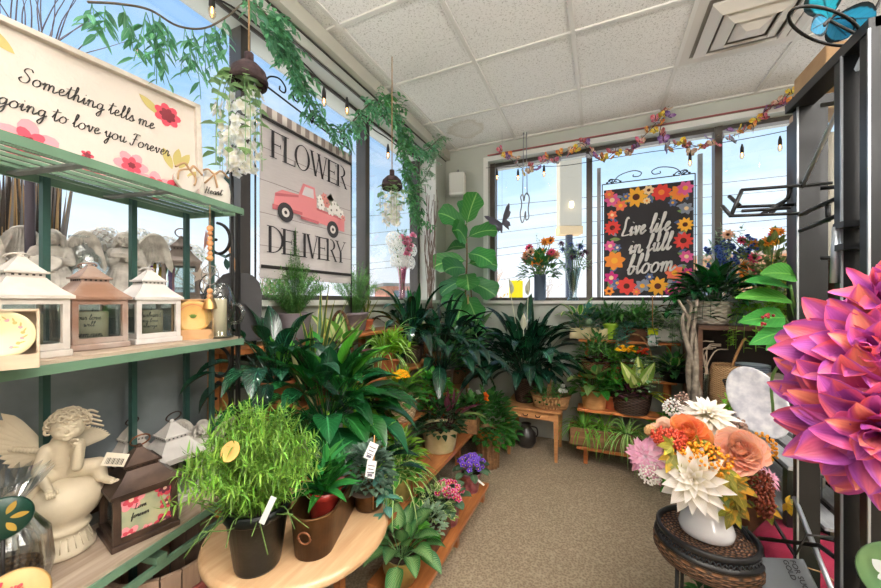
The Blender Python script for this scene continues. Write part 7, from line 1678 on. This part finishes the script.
# yellow/green leafy spill right of cabinet
plant('coleus', 'lime green frilly plant spilling over the cabinet edge', PY(765, 2.80, z=CT), ('plain', .07, .09, 'rust'), [('mound', M_['lime'], dict(n=150, r=.13, h=.13, L=.05, w=.035)), ('trail', M_['lime'], dict(n=16, L=.22, leafL=.045, w=.035, r0=.08, az=(180, 330)))])
t = plant('variegated_croton', 'light green and yellow broad leaved plant right of the tulle bowl', PY(775, 2.92, z=CT), ('plain', .08, .11, 'rust'), [('rosette', leafmat('yellowy_leaf', '#6f9a3c', None, '#d8cf5c', 'blotch', amt=.25, transl=.4), dict(n=40, L=.15, w=.06, t=(5, 100), droop=.6, pet=.16, r0=.03)), ('bush', M_['olive'], dict(stems=26, h=.40, spread=.18, L=.06, w=.025, per=9))])
CS = .5605
t = thing('glass_vase', 'clear glass vase of bare twigs inside the open cabinet', 'vase', PY(705, 2.80, z=CS))
MB().lathe([(0, 0), (.03, 0), (.032, .25), (.036, .26), (.03, .25), (.028, .01), (0, .01)], 20).build('vase', vg, t)
mb = MB()
for i in range(6): P = [V((0, 0, .02)), V((U(-.02, .02), U(-.02, .02), .25)), V((U(-.03, .08), U(-.03, .03), U(.40, .50)))]; P.append(P[-1]+V((.07, 0, .02))); mb.tube(smooth_pts(P, 4), .004, 5)
mb.build('twigs', mat('pale_twig', '#b3a08c', .7), t)
t = thing('burlap_basket', 'tan woven fibre basket inside the open cabinet', 'basket', PY(727, 2.80, z=CS))
MB().lathe([(0, 0), (.085, 0), (.095, .02), (.10, .15), (.09, .29), (.075, .33), (.07, .32), (.085, .28), (.09, .03), (0, .02)], 36).build('basket', wicker('burlap', '#caa277', '#8f6a44', 160, 260, bstr=.6), t)
MB().tube(smooth_pts([(.03, -.02, .05), (.02, -.02, .30), (.07, -.02, .47), (.09, -.02, .50)], 5), .008, 7).build('wooden_spoon', mat('stick_wood', '#b5834e', .6), t)
t = thing('wooden_crate', 'pale pinkish wooden crate standing in the cabinet opening', 'crate', PY(756, 2.85, z=CS))
crm = wood('crate_wood', '#a59089', '#cdb9b0', 0, 5, .7)
mb = MB()
for z in (.05, .14, .23): mb.box((0, -.11, z), (.30, .012, .075)); mb.box((0, .11, z), (.30, .012, .075)); mb.box((-.145, 0, z), (.012, .22, .075)); mb.box((.145, 0, z), (.012, .22, .075))
mb.build('slats', crm, t); MB().box((0, 0, .262), (.30, .23, .012)).build('top_board', crm, t)
def bowl(pos, r, label, g):
    t = thing('enamel_bowl', label, 'bowl', pos, 0, g); MB().lathe([(0, 0), (r*.55, 0), (r*.6, .004), (r, .035), (r*1.02, .038), (r*.97, .037), (r*.55, .008), (0, .006)], 40).build('bowl', mat('enamel_blue_grey', '#a9b4bf', .3), t)
    MB().lathe([(r*1.02, .0355), (r*1.045, .038), (r*1.02, .0405), (r*.985, .038)], 40).build('rim', mat('enamel_rim', '#3e4a5c', .3), t); return t
cpos = PY(752, 2.80, z=CS+.2685)
for i, nm in enumerate(('bottom bowl of the blue grey enamel stack on the crate', 'second bowl up in the blue grey enamel stack on the crate', 'third bowl up in the blue grey enamel stack on the crate', 'top bowl of the blue grey enamel stack on the crate')): bowl(cpos+V((0, 0, .010*i)), .085, nm, 'enamel bowls on the crate')
# driftwood
t = thing('driftwood_branch', 'twisted grey driftwood trunk standing between the shelf and the cabinet', 'driftwood', PY(695, 2.68, z=0))
dwm = mat('driftwood', '#9a8d7e', .85, c2='#5f5449', vs=22, bs=50, bstr=.8)
mb = MB()
for o in range(3):
    P = [V((cos(k*.7+o*2.1)*.022+.0+.02*sin(k*.5), sin(k*.7+o*2.1)*.02, .11*k)) for k in range(11)]; P.append(V((-.05+.03*o, 0, 1.22+.03*o))); P.append(V((-.09+.05*o, .0, 1.30+.0*o)))
    mb.tube(smooth_pts(P, 4), [.034-.026*i/48 for i in range(49)], 8)
mb.tube(smooth_pts([(0, 0, .85), (-.04, -.02, 1.0), (-.07, -.02, 1.15), (-.06, -.01, 1.22)], 4), [.02-.012*i/12 for i in range(13)], 6); mb.build('trunk', dwm, t)
MB().lathe([(0, 0), (.09, 0), (.10, .02), (.07, .04), (0, .05)], 20).build('base', dwm, t)
plant('palm_plant', 'dark narrow leaved plant at the foot of the driftwood', PY(704, 2.45, z=0), ('plain', .10, .52, 'black'), [('rosette', M_['lilyd'], dict(n=26, L=.24, w=.045, t=(15, 100), droop=.7, pet=.08)), ('mound', M_['mid'], dict(n=60, r=.13, h=.15, L=.06, w=.04))])
plant('trailing_plant', 'bushy bright plant in front of the cabinet shelf', PY(742, 2.42, z=0), ('plain', .11, .56, 'rust'), [('bush', M_['lime'], dict(stems=34, h=.26, spread=.16, L=.06, w=.025, per=9)), ('mound', M_['mid'], dict(n=60, r=.12, h=.12, L=.06, w=.04))])
# bench with tray, stand
bn = thing('slatted_bench', 'grey slatted bench behind the bouquet with tins on its shelf', 'bench', (.80, 1.98, 0))
gw = wood('grey_slat_wood', '#6f7175', '#a5a7aa', 1, 5, .6)
for i in range(5): MB().box((-.16+.08*i, 0, .70), (.06, .66, .016), bev=.002).build('slat', gw, bn)
for i in range(4): MB().box((-.15+.1*i, 0, .50), (.07, .62, .012)).build('slat', gw, bn)
for sx in (-1, 1):
    for sy in (-1, 1): MB().box((sx*.17, sy*.30, .345), (.035, .035, .69)).build('leg', blk, bn)
for i, c_i in enumerate(('#8f8f92', '#5a5d60', '#b7b2a8')):
    tt = thing('seed_tin', ('pale grey', 'dark grey', 'beige')[i]+' small tin on the lower shelf of the grey bench', 'tin', (.70+.06*i, 1.80+.12*i, .507))
    MB().box((0, 0, .045), (.09, .06, .09), bev=.006).build('body', mat('tin_%d' % i, c_i, .4, .4), tt); MB().box((0, 0, .093), (.094, .064, .012), bev=.003).build('lid', mat('tin_%d' % i, c_i), tt)
tp = W(759, 300, 1.52); tp.z = .7085
t = thing('oval_tray', 'large pale speckled oval tray leaning on a black wire easel', 'tray', tp, YAW-R(55))
mb = MB(); mb.T = Matrix.Translation((0, -.02, .155)) @ Matrix.Rotation(R(-32), 4, 'Y') @ Matrix.Rotation(R(72), 4, 'X')
mb.lathe([(0, 0), (.10, 0), (.125, .006), (.128, .010), (.122, .012), (.10, .006), (0, .005)], 44, sx=.78, sy=1.22); mb.build('tray', mat('speckled_white', '#e6e2e4', .5, c2='#b5b2bc', vs=26), t)
mb = MB()
for sx in (-1, 1): mb.tube(smooth_pts([(sx*.05, .09, .0), (sx*.05, .0, .03), (sx*.05, -.06, .008), (sx*.05, -.08, .03)], 4), .004, 6); mb.tube([(sx*.05, .09, .002), (sx*.02, .05, .2)], .004, 6)
mb.tube([(-.05, 0, .03), (.05, 0, .03)], .004, 6); mb.build('wire_easel', iron, t)
tp = W(742, 300, 1.66); tp.z = .7085
t = thing('wire_bowl_stand', 'black and chrome wire bowl stand on the grey bench', 'wire stand', tp)
mb = MB()
for z, r in ((.20, .07), (.17, .06), (.12, .045)): mb.tube([(cos(a)*r, sin(a)*r, z) for a in [2*pi*i/28 for i in range(29)]], .004, 6)
for i in range(6): a = i*pi/3; mb.tube(smooth_pts([(cos(a)*.07, sin(a)*.07, .20), (cos(a)*.04, sin(a)*.04, .10), (cos(a)*.015, sin(a)*.015, .06)], 4), .003, 5)
mb.build('wire_bowl', iron, t); mb = MB()
for i in range(3): a = i*2*pi/3; mb.tube([(0, 0, .10), (cos(a)*.07, sin(a)*.07, 0)], .006, 6)
mb.build('tripod', mat('chrome', '#d8dde2', .12, 1.0), t)
# crimson stool, ochre hamper, floor plants
t = thing('crimson_pouf', 'round crimson cloth pouf on the floor behind the wicker stool', 'pouf', (.645, 1.60, 0))
MB().lathe([(0, 0), (.15, 0), (.17, .03), (.175, .25), (.17, .42), (.14, .47), (.06, .485), (0, .487)], 40, sx=.85).build('cushion', mat('crimson_cloth', '#8c1236', .8, var=.2, vs=6, bs=200, bstr=.3), t)
MB().lathe([(.173, .40), (.178, .408), (.173, .416)], 40, sx=.85).build('piping', mat('crimson_piping', '#5f0c26', .7), t)
t = thing('wicker_hamper', 'ochre yellow woven hamper on the floor behind the black rack', 'hamper', (1.12, 1.80, 0))
MB().lathe([(0, 0), (.15, 0), (.16, .3), (.175, .60), (.182, .61), (.175, .62), (.165, .6), (.15, .3), (0, .02)], 40).build('basket', wicker('ochre_wicker', '#d0a050', '#9a6f2c', 150, 220, bstr=.5), t)
MB().lathe([(0, .64), (.17, .635), (.183, .625), (.183, .615), (0, .615)], 40).build('lid', wicker('ochre_wicker', '#d0a050', '#9a6f2c'), t)
plant('floor_plant', 'dark leafy plant on the floor right of the wicker stool', V((.42, 1.62, 0)), ('plain', .07, .14, 'black'), [('bush', M_['dark'], dict(stems=30, h=.34, spread=.13, L=.07, w=.035, per=9)), ('mound', M_['mid'], dict(n=50, r=.11, h=.2, L=.06, w=.04))])
plant('floor_plant', 'yellow green leafy plant under the rack braces', V((.72, 1.27, .032)), ('plain', .09, .2, 'black'), [('bush', M_['lime'], dict(stems=34, h=.38, spread=.16, L=.07, w=.03, per=9)), ('mound', M_['olive'], dict(n=60, r=.13, h=.2, L=.07, w=.03))])
# slate sign
p = W(795, 580, .93)
t = thing('slate_sign', 'tilted grey slate sign with raised capital letters tied by raffia', 'sign', p, YAW-R(58))
Ts = Matrix.Rotation(R(-12), 4, 'X') @ Matrix.Rotation(R(62), 4, 'Y')
mb = MB(); mb.T = Ts; mb.box((0, 0, -.03), (.13, .010, .17), bev=.002); mb.build('board', mat('slate_pale', '#777d84', .7, var=.15, vs=12), t)
def text_mesh(s, size, m, par, M):
    cu = bpy.data.curves.new('lettering', 'FONT'); cu.body = s; cu.size = size; cu.extrude = .0008; o = bpy.data.objects.new('tmp', cu); COL.objects.link(o)
    me = bpy.data.meshes.new_from_object(o.evaluated_get(bpy.context.evaluated_depsgraph_get())); bpy.data.objects.remove(o); me.transform(M); me.materials.clear(); me.materials.append(m)
    q = bpy.data.objects.new('lettering', me); COL.objects.link(q); q.parent = par; return q
text_mesh('FOR SUCH\nGOLD', .022, mat('slate_ink', '#2c2a2a', .8), t, Ts @ Matrix.Translation((-.062, -.007, .015)) @ RX)
mb = MB(); mb.T = Ts; mb.tube(smooth_pts([(-.04, 0, .055), (-.02, 0, .10), (.03, .0, .12), (.05, 0, .055)], 5), .0025, 5)
for k in range(5): mb.tube(smooth_pts([(.0, -.0, .10), (.02+.01*k, -.01, .08), (.03+.012*k, -.01, .03)], 4), .002, 4)
mb.build('raffia', raf, t)
MB().tube([(0, .01, .09), (.02, .05, .16), (.10, .12, .17)], .004, 6).build('hook', iron, t); t.scale = (.72, .72, .72)
# green butterfly plate
p = W(908, 580, .56)
t = thing('butterfly_plate', 'round green plate with a white butterfly at the lower corner', 'plate', p, YAW-R(50))
mb = MB(); mb.T = Matrix.Rotation(R(85), 4, 'X'); mb.lathe([(0, 0), (.045, 0), (.055, .005), (.053, .007), (.04, .003), (0, .003)], 36); mb.build('plate', mat('green_glaze', '#7fa06a', .3, c2='#5f8a5c', vs=9), t)
mb = MB(); 
for sx in (-1, 1): flat_leaf(mb, V((-.012, -.006, .0)), (XX*sx+YY*.7).normalized(), (YY*sx-XX*.7).normalized(), NN, .03, .022, .002); flat_leaf(mb, V((-.012, -.006, 0)), (XX*sx-YY*.6).normalized(), (YY*sx+XX*.6).normalized(), NN, .022, .016, .002)
mb.build('painted_butterfly', mat('paint_white', '#e9eef0', .5), t)
MB().tube([(0, .006, .03), (0, .008, -.1), (0, .008, -p.z)], .0035, 6).build('stake', iron, t); MB().lathe([(0, 0), (.06, 0), (.06, .008), (0, .012)], 24, c=(0, .008, -p.z)).build('stake_foot', iron, t)
# leafy branch near the rack
p = V((.49, 1.42, .95))
t = thing('leafy_branch', 'bright green silk leaf branch with red berries tied to the rack', 'artificial leaves', p)
mb = MB()
tips = [(735, 290, 790, 300), (738, 315, 785, 318), (748, 338, 790, 330), (745, 275, 790, 288), (760, 268, 795, 275), (765, 345, 798, 332)]
for a, b, c_, d__ in tips:
    e = W(a, b, .98)-p; s0 = W(c_, d__, 1.03)-p; dd = e-s0; mb.leaf(s0, dd, dd.length, .062, .15, .15, 8, pr_ovate, up=((V((0, 0, EYE))-p).normalized()+right_*U(-.7, .7)+up_*U(-.1, .5)).normalized())
mb.build('leaves', leafmat('silk_green', '#3f8f38', '#7fbf5c', amt=.15, rough=.45, transl=.4, veins=8), t)
mb = MB(); q0 = W(800, 340, 1.05)-p; mb.tube(smooth_pts([(0, 0, 0), (.0, .0, .12), tuple(q0), tuple(W(790, 285, 1.02)-p)], 5), .004, 6)
for a, b, c_, d__ in tips: mb.tube([W(c_, d__, 1.03)-p, q0], .0025, 5)
mb.build('stem', stemg, t)
mb = MB(); 
for k in range(9): mb.ball(W(768+U(-8, 8), 318+U(-8, 8), .99)-p, .0045, 7, 5)
mb.build('berry_cluster', mat('berry_red', '#9a1c28', .3), t)
# tall hutch behind
t = thing('display_hutch', 'tall hutch with tan crown board and pale curtain behind the metal rack', 'hutch', (1.10, 2.36, 0), R(0))
for x in (-.16, .24): MB().box((x, 0, 1.12), (.035, .30, 2.24)).build('side_post', blk, t)
MB().box((.04, 0, 2.385), (.38, .30, .20), bev=.01).build('crown', mat('tan_crown', '#a98662', .7, c2='#c4a37c', vs=5), t)
MB().box((.0, .05, 2.255), (.34, .2, .06), bev=.01).build('crown', mat('tan_crown2', '#c9b196', .7), t)
mb = MB(); vs = []
for i in range(31):
    for z in (1.30, 2.14): vs.append((-.14+.34*i/30, .05+.012*sin(i*1.3), z))
mb.add(vs, [(2*i, 2*i+2, 2*i+3, 2*i+1) for i in range(30)]); mb.build('curtain', mat('pale_curtain', '#b9b5a8', .8, transl=.2), t)
for z in (.3, .8, 1.27): MB().box((.04, 0, z), (.38, .28, .02)).build('shelf', mat('cabinet_dark', '#2c211b'), t)
t = thing('brown_bin', 'chocolate brown box standing on a hutch shelf behind the rack', 'box', (1.08, 2.30, 1.281))
MB().box((0, 0, .10), (.16, .14, .20), bev=.006).build('box', mat('chocolate', '#5a3426', .5), t); MB().box((0, 0, .205), (.166, .146, .012), bev=.003).build('lid', mat('chocolate', '#5a3426'), t)
# ================================================================ leaf garland along the left window
gx = -1.36
def gp(px, py, x=gx): return PX(px, x, py=py)
path = [gp(88, 2, -1.25), gp(120, 4, -1.28), gp(150, 10, -1.3), gp(178, 26, -1.3), gp(205, 28, -1.3), gp(228, 16, -1.32), gp(250, 2, -1.34), gp(275, 25), gp(290, 55), gp(300, 85), gp(318, 112), gp(338, 132), gp(352, 122), gp(365, 108), gp(375, 100), gp(385, 112), gp(400, 128), gp(412, 145), gp(425, 150), gp(438, 140)]
t = thing('leaf_garland', 'long green eucalyptus leaf garland draped along the left window header', 'garland', gp(300, 85))
L0 = t.location.copy(); P = smooth_pts([p-L0 for p in path], 6)
MB().tube(P, .0035, 6).build('vine', mat('vine_brown', '#5f5548', .7), t)
mb = MB()
def sprig(mb, b, d, L, n, ll, w):
    pts = [V(b)]; dd = V(d).normalized()
    for k in range(5): dd = (dd+V((0, 0, -.18))+V((U(-.1, .1), U(-.1, .1), 0))).normalized(); pts.append(pts[-1]+dd*L/5)
    q = smooth_pts(pts, 3); mb.tube(q, .0013, 4, False)
    for k in range(n):
        i = int((k+1)/n*(len(q)-2)); s = 1 if k % 2 else -1; dr = (q[i+1]-q[i]).normalized(); _, sd, nn = frame(dr)
        mb.leaf(q[i], (sd*s*.7+dr*.6+nn*U(-.5, .5)+V((0, 0, -.25))), ll*U(.7, 1.15), w*U(.8, 1.15), .2, .15, 4, pr_lance, roll=U(-.8, .8))
for px, py, x, n_, L_ in ((92, 4, -1.25, 2, .10), (105, 6, -1.25, 3, .12), (122, 5, -1.28, 3, .13), (146, 12, -1.3, 4, .24), (152, 12, -1.3, 4, .26), (160, 16, -1.3, 4, .22), (168, 26, -1.3, 2, .10), (185, 28, -1.3, 4, .22), (192, 28, -1.3, 4, .26), (205, 28, -1.3, 3, .22), (215, 25, -1.32, 4, .20), (225, 18, -1.32, 4, .2)):
    for k in range(max(2, n_-1)): sprig(mb, gp(px, py, x)-L0, (U(-.25, .25), U(-.35, .5), -1), L_*U(.6, .95), 6, .056, .016)
for i in range(7*6, len(P)-1):
    for k in range(2): sprig(mb, P[i], (U(-.2, .7), U(-1, 1), U(-1, .5)), U(.07, .14), 7, .045, .016)
for i in range(36, 50):
    for k in range(2): sprig(mb, P[i]+V((0, .0, U(-.1, .05))), (U(.0, .7), U(-.9, .9), U(-1, .3)), U(.08, .16), 8, .055, .022)
mb.build('leaves', M_['eno'], t)
t = thing('leaf_garland', 'dense dark green leaf swag hanging down beside the far left window post', 'garland', gp(395, 110))
L0 = t.location.copy(); mb = MB(); P = smooth_pts([gp(382, 92)-L0, gp(398, 120)-L0, gp(402, 150)-L0, gp(406, 175)-L0, gp(412, 200)-L0, gp(420, 220)-L0], 8); mb.tube(P, .004, 6); P2 = smooth_pts([gp(408, 205)-L0, gp(420, 185)-L0, gp(430, 168)-L0, gp(436, 150)-L0, gp(440, 138)-L0], 6); mb.tube(P2, .003, 6); mb.build('vine', mat('vine_brown', '#5f5548', .7), t)
mb = MB()
for p in P:
    for k in range(2): sprig(mb, p, (U(-.2, .6), U(-1, 1), U(-1, .6)), U(.08, .15), 9, .05, .019)
mb.build('leaves', leafmat('swag_leaf', '#4f8f5c', '#8fbe8a', amt=.4, rough=.5, transl=.3), t)
mb = MB()
for p in P2:
    for k in range(2): sprig(mb, p, (U(-.1, .5), U(-.6, .9), U(.0, 1)), U(.08, .13), 9, .035, .010)
mb.build('leaves', M_['sage'], t)
# hanging domes with silk flowers
dome = mat('brown_felt', '#4e3a3c', .95, c2='#2f2426', vs=40, bs=120, bstr=1.0)
def hanger(label, pos, r, L, n, zc):
    t = thing('hanging_flower_ball', label, 'hanging decoration', pos)
    mb = MB(); mb.lathe([(0, r*1.0), (r*.5, r*.88), (r*.87, r*.5), (r, 0), (r*.93, -.02), (r*.85, 0), (r*.7, r*.4), (0, r*.8)], 32); mb.build('dome', dome, t)
    MB().tube([(0, 0, r*.9), (0, 0, r*1.5)], .016, 8).build('neck', dome, t); MB().tube([(0, 0, r*1.5), (0, 0, zc-pos.z)], .0035, 5).build('cord', raf, t)
    off = -right_*r*.55 if n > 16 else V((0, 0, 0)); mb = MB(); mb.T = Matrix.Translation(off); trail(mb, int(n*.6), L, .05, .034, 7, r*.5, 0, out=r*.6, up=.0, az=(0, 360)); mb.build('leaves', leafmat('pale_silk_leaf', '#93b088', '#c4d4ae', amt=.25, transl=.45), t)
    mb = MB(); mb.T = Matrix.Translation(off)
    for i in range(n*6):
        a = U(0, 6.28); q = U(0, 1)**.6; rr = r*(.4+1.0*U(0, 1))*(1-.35*q)
        bloom(mb, (cos(a)*rr, sin(a)*rr, -.01-L*q), (cos(a), sin(a), U(-.6, .6)), .022, 5, .75, tilt=.3, seg=3)
    mb.build('blossoms', petal('cherry_white', '#f2efe0', '#ffffff', None, .5), t)
    return t
hanger('large brown felt ball with white silk blossoms hanging by the delivery flag', PX(249, -1.20, py=80), .066, .34, 20, H-.01)
hanger('small brown felt ball with pale trailing blossoms hanging by the far left post', PX(392, -1.22, py=186), .068, .24, 15, H-.01)
MB_ = MB()
# edison string lights
t = thing('string_lights', 'black cord of small warm edison bulbs along the left window header', 'string lights', gp(330, 90, -1.42))
L0 = t.location.copy(); cordp = [gp(205, -6, -1.40), gp(240, 12, -1.44), gp(300, 60, -1.45), gp(322, 82, -1.45), gp(345, 100, -1.45), gp(372, 128, -1.45), gp(387, 138, -1.45), gp(405, 152, -1.45), gp(420, 160, -1.45)]
MB().tube(smooth_pts([p-L0 for p in cordp], 5), .004, 6).build('cord', ink, t)
bg_ = glass('bulb_glass', '#fff2dc', .2, .03)
def bulb(t, p):
    s = MB().tube([p+V((0, 0, .03)), p, p-V((0, 0, .035))], [.004, .011, .012], 10).build('socket', mat('socket_black', '#262322', .5), t)
    MB().lathe([(.008, -.035), (.014, -.05), (.015, -.066), (.008, -.082), (0, -.085)], 14, c=p).build('bulb', bg_, t)
    MB().tube([p-V((0, 0, .038)), p-V((0, 0, .062))], .0035, 6).build('filament', emit('warm_filament', '#ffb060', 14), t)
for px, py in ((212, -2), (324, 92), (347, 102), (388, 148), (414, 166)): bulb(t, gp(px, py, -1.44)-L0)
t = thing('string_lights', 'string of small bulbs under the butterfly garland at the back window', 'string lights', PY(640, 3.36, py=166))
L0 = t.location.copy(); C_ = [PY(x, 3.37, py=y)-L0 for x, y in ((486, 168), (520, 166), (560, 166), (600, 160), (650, 152), (700, 146), (750, 138), (800, 128))]
MB().tube(smooth_pts(C_, 5), .003, 5).build('cord', ink, t)
for px, py in ((497, 172), (518, 172), (544, 168), (690, 156), (742, 148), (780, 140)): bulb(t, PY(px, 3.36, py=py)-L0)
# twig arch over lily on the left / pink ribbon
# ================================================================ tidy: keep foliage inside the room
bpy.context.view_layer.update()
for o in list(bpy.data.objects):
    if o.type != 'MESH' or not o.parent: continue
    r = o.parent
    while r.parent: r = r.parent
    if r.get('category') in ('plant', 'tree', 'flower vase', 'branches', 'garland', 'artificial flowers', 'dried grasses', 'hanging decoration', 'twigs') and r.location.y < 4 and r.location.x > -1.75:
        me = o.data; M = o.matrix_world; Mi = M.inverted(); ch = False
        co_ = [0.0]*(3*len(me.vertices)); me.vertices.foreach_get('co', co_)
        for i in range(len(me.vertices)):
            w_ = M @ V(co_[3*i:3*i+3]); x, y, z = w_
            lx = XL+.008 if (z < SILL+.035 or z > TOP-.02 or y > WL1-.03) else FX+.04; ly = YB-.006 if (z < SILL+.03 or z > BT-.03 or x < BX0+.01) else FY-.06
            if z < SILL+.035 and z > SILL-.05 and x < XL+.06: lx = XL+.056
            if z < SILL+.03 and z > SILL-.03 and y > YB-.05: ly = YB-.051
            if x < lx or y > ly or z > H-.012:
                w_ = V((max(x, lx+U(0, .012)), min(y, ly-U(0, .012)), min(z, H-.012))); q = Mi @ w_; co_[3*i:3*i+3] = q; ch = True
        if ch: me.vertices.foreach_set('co', co_); me.update()
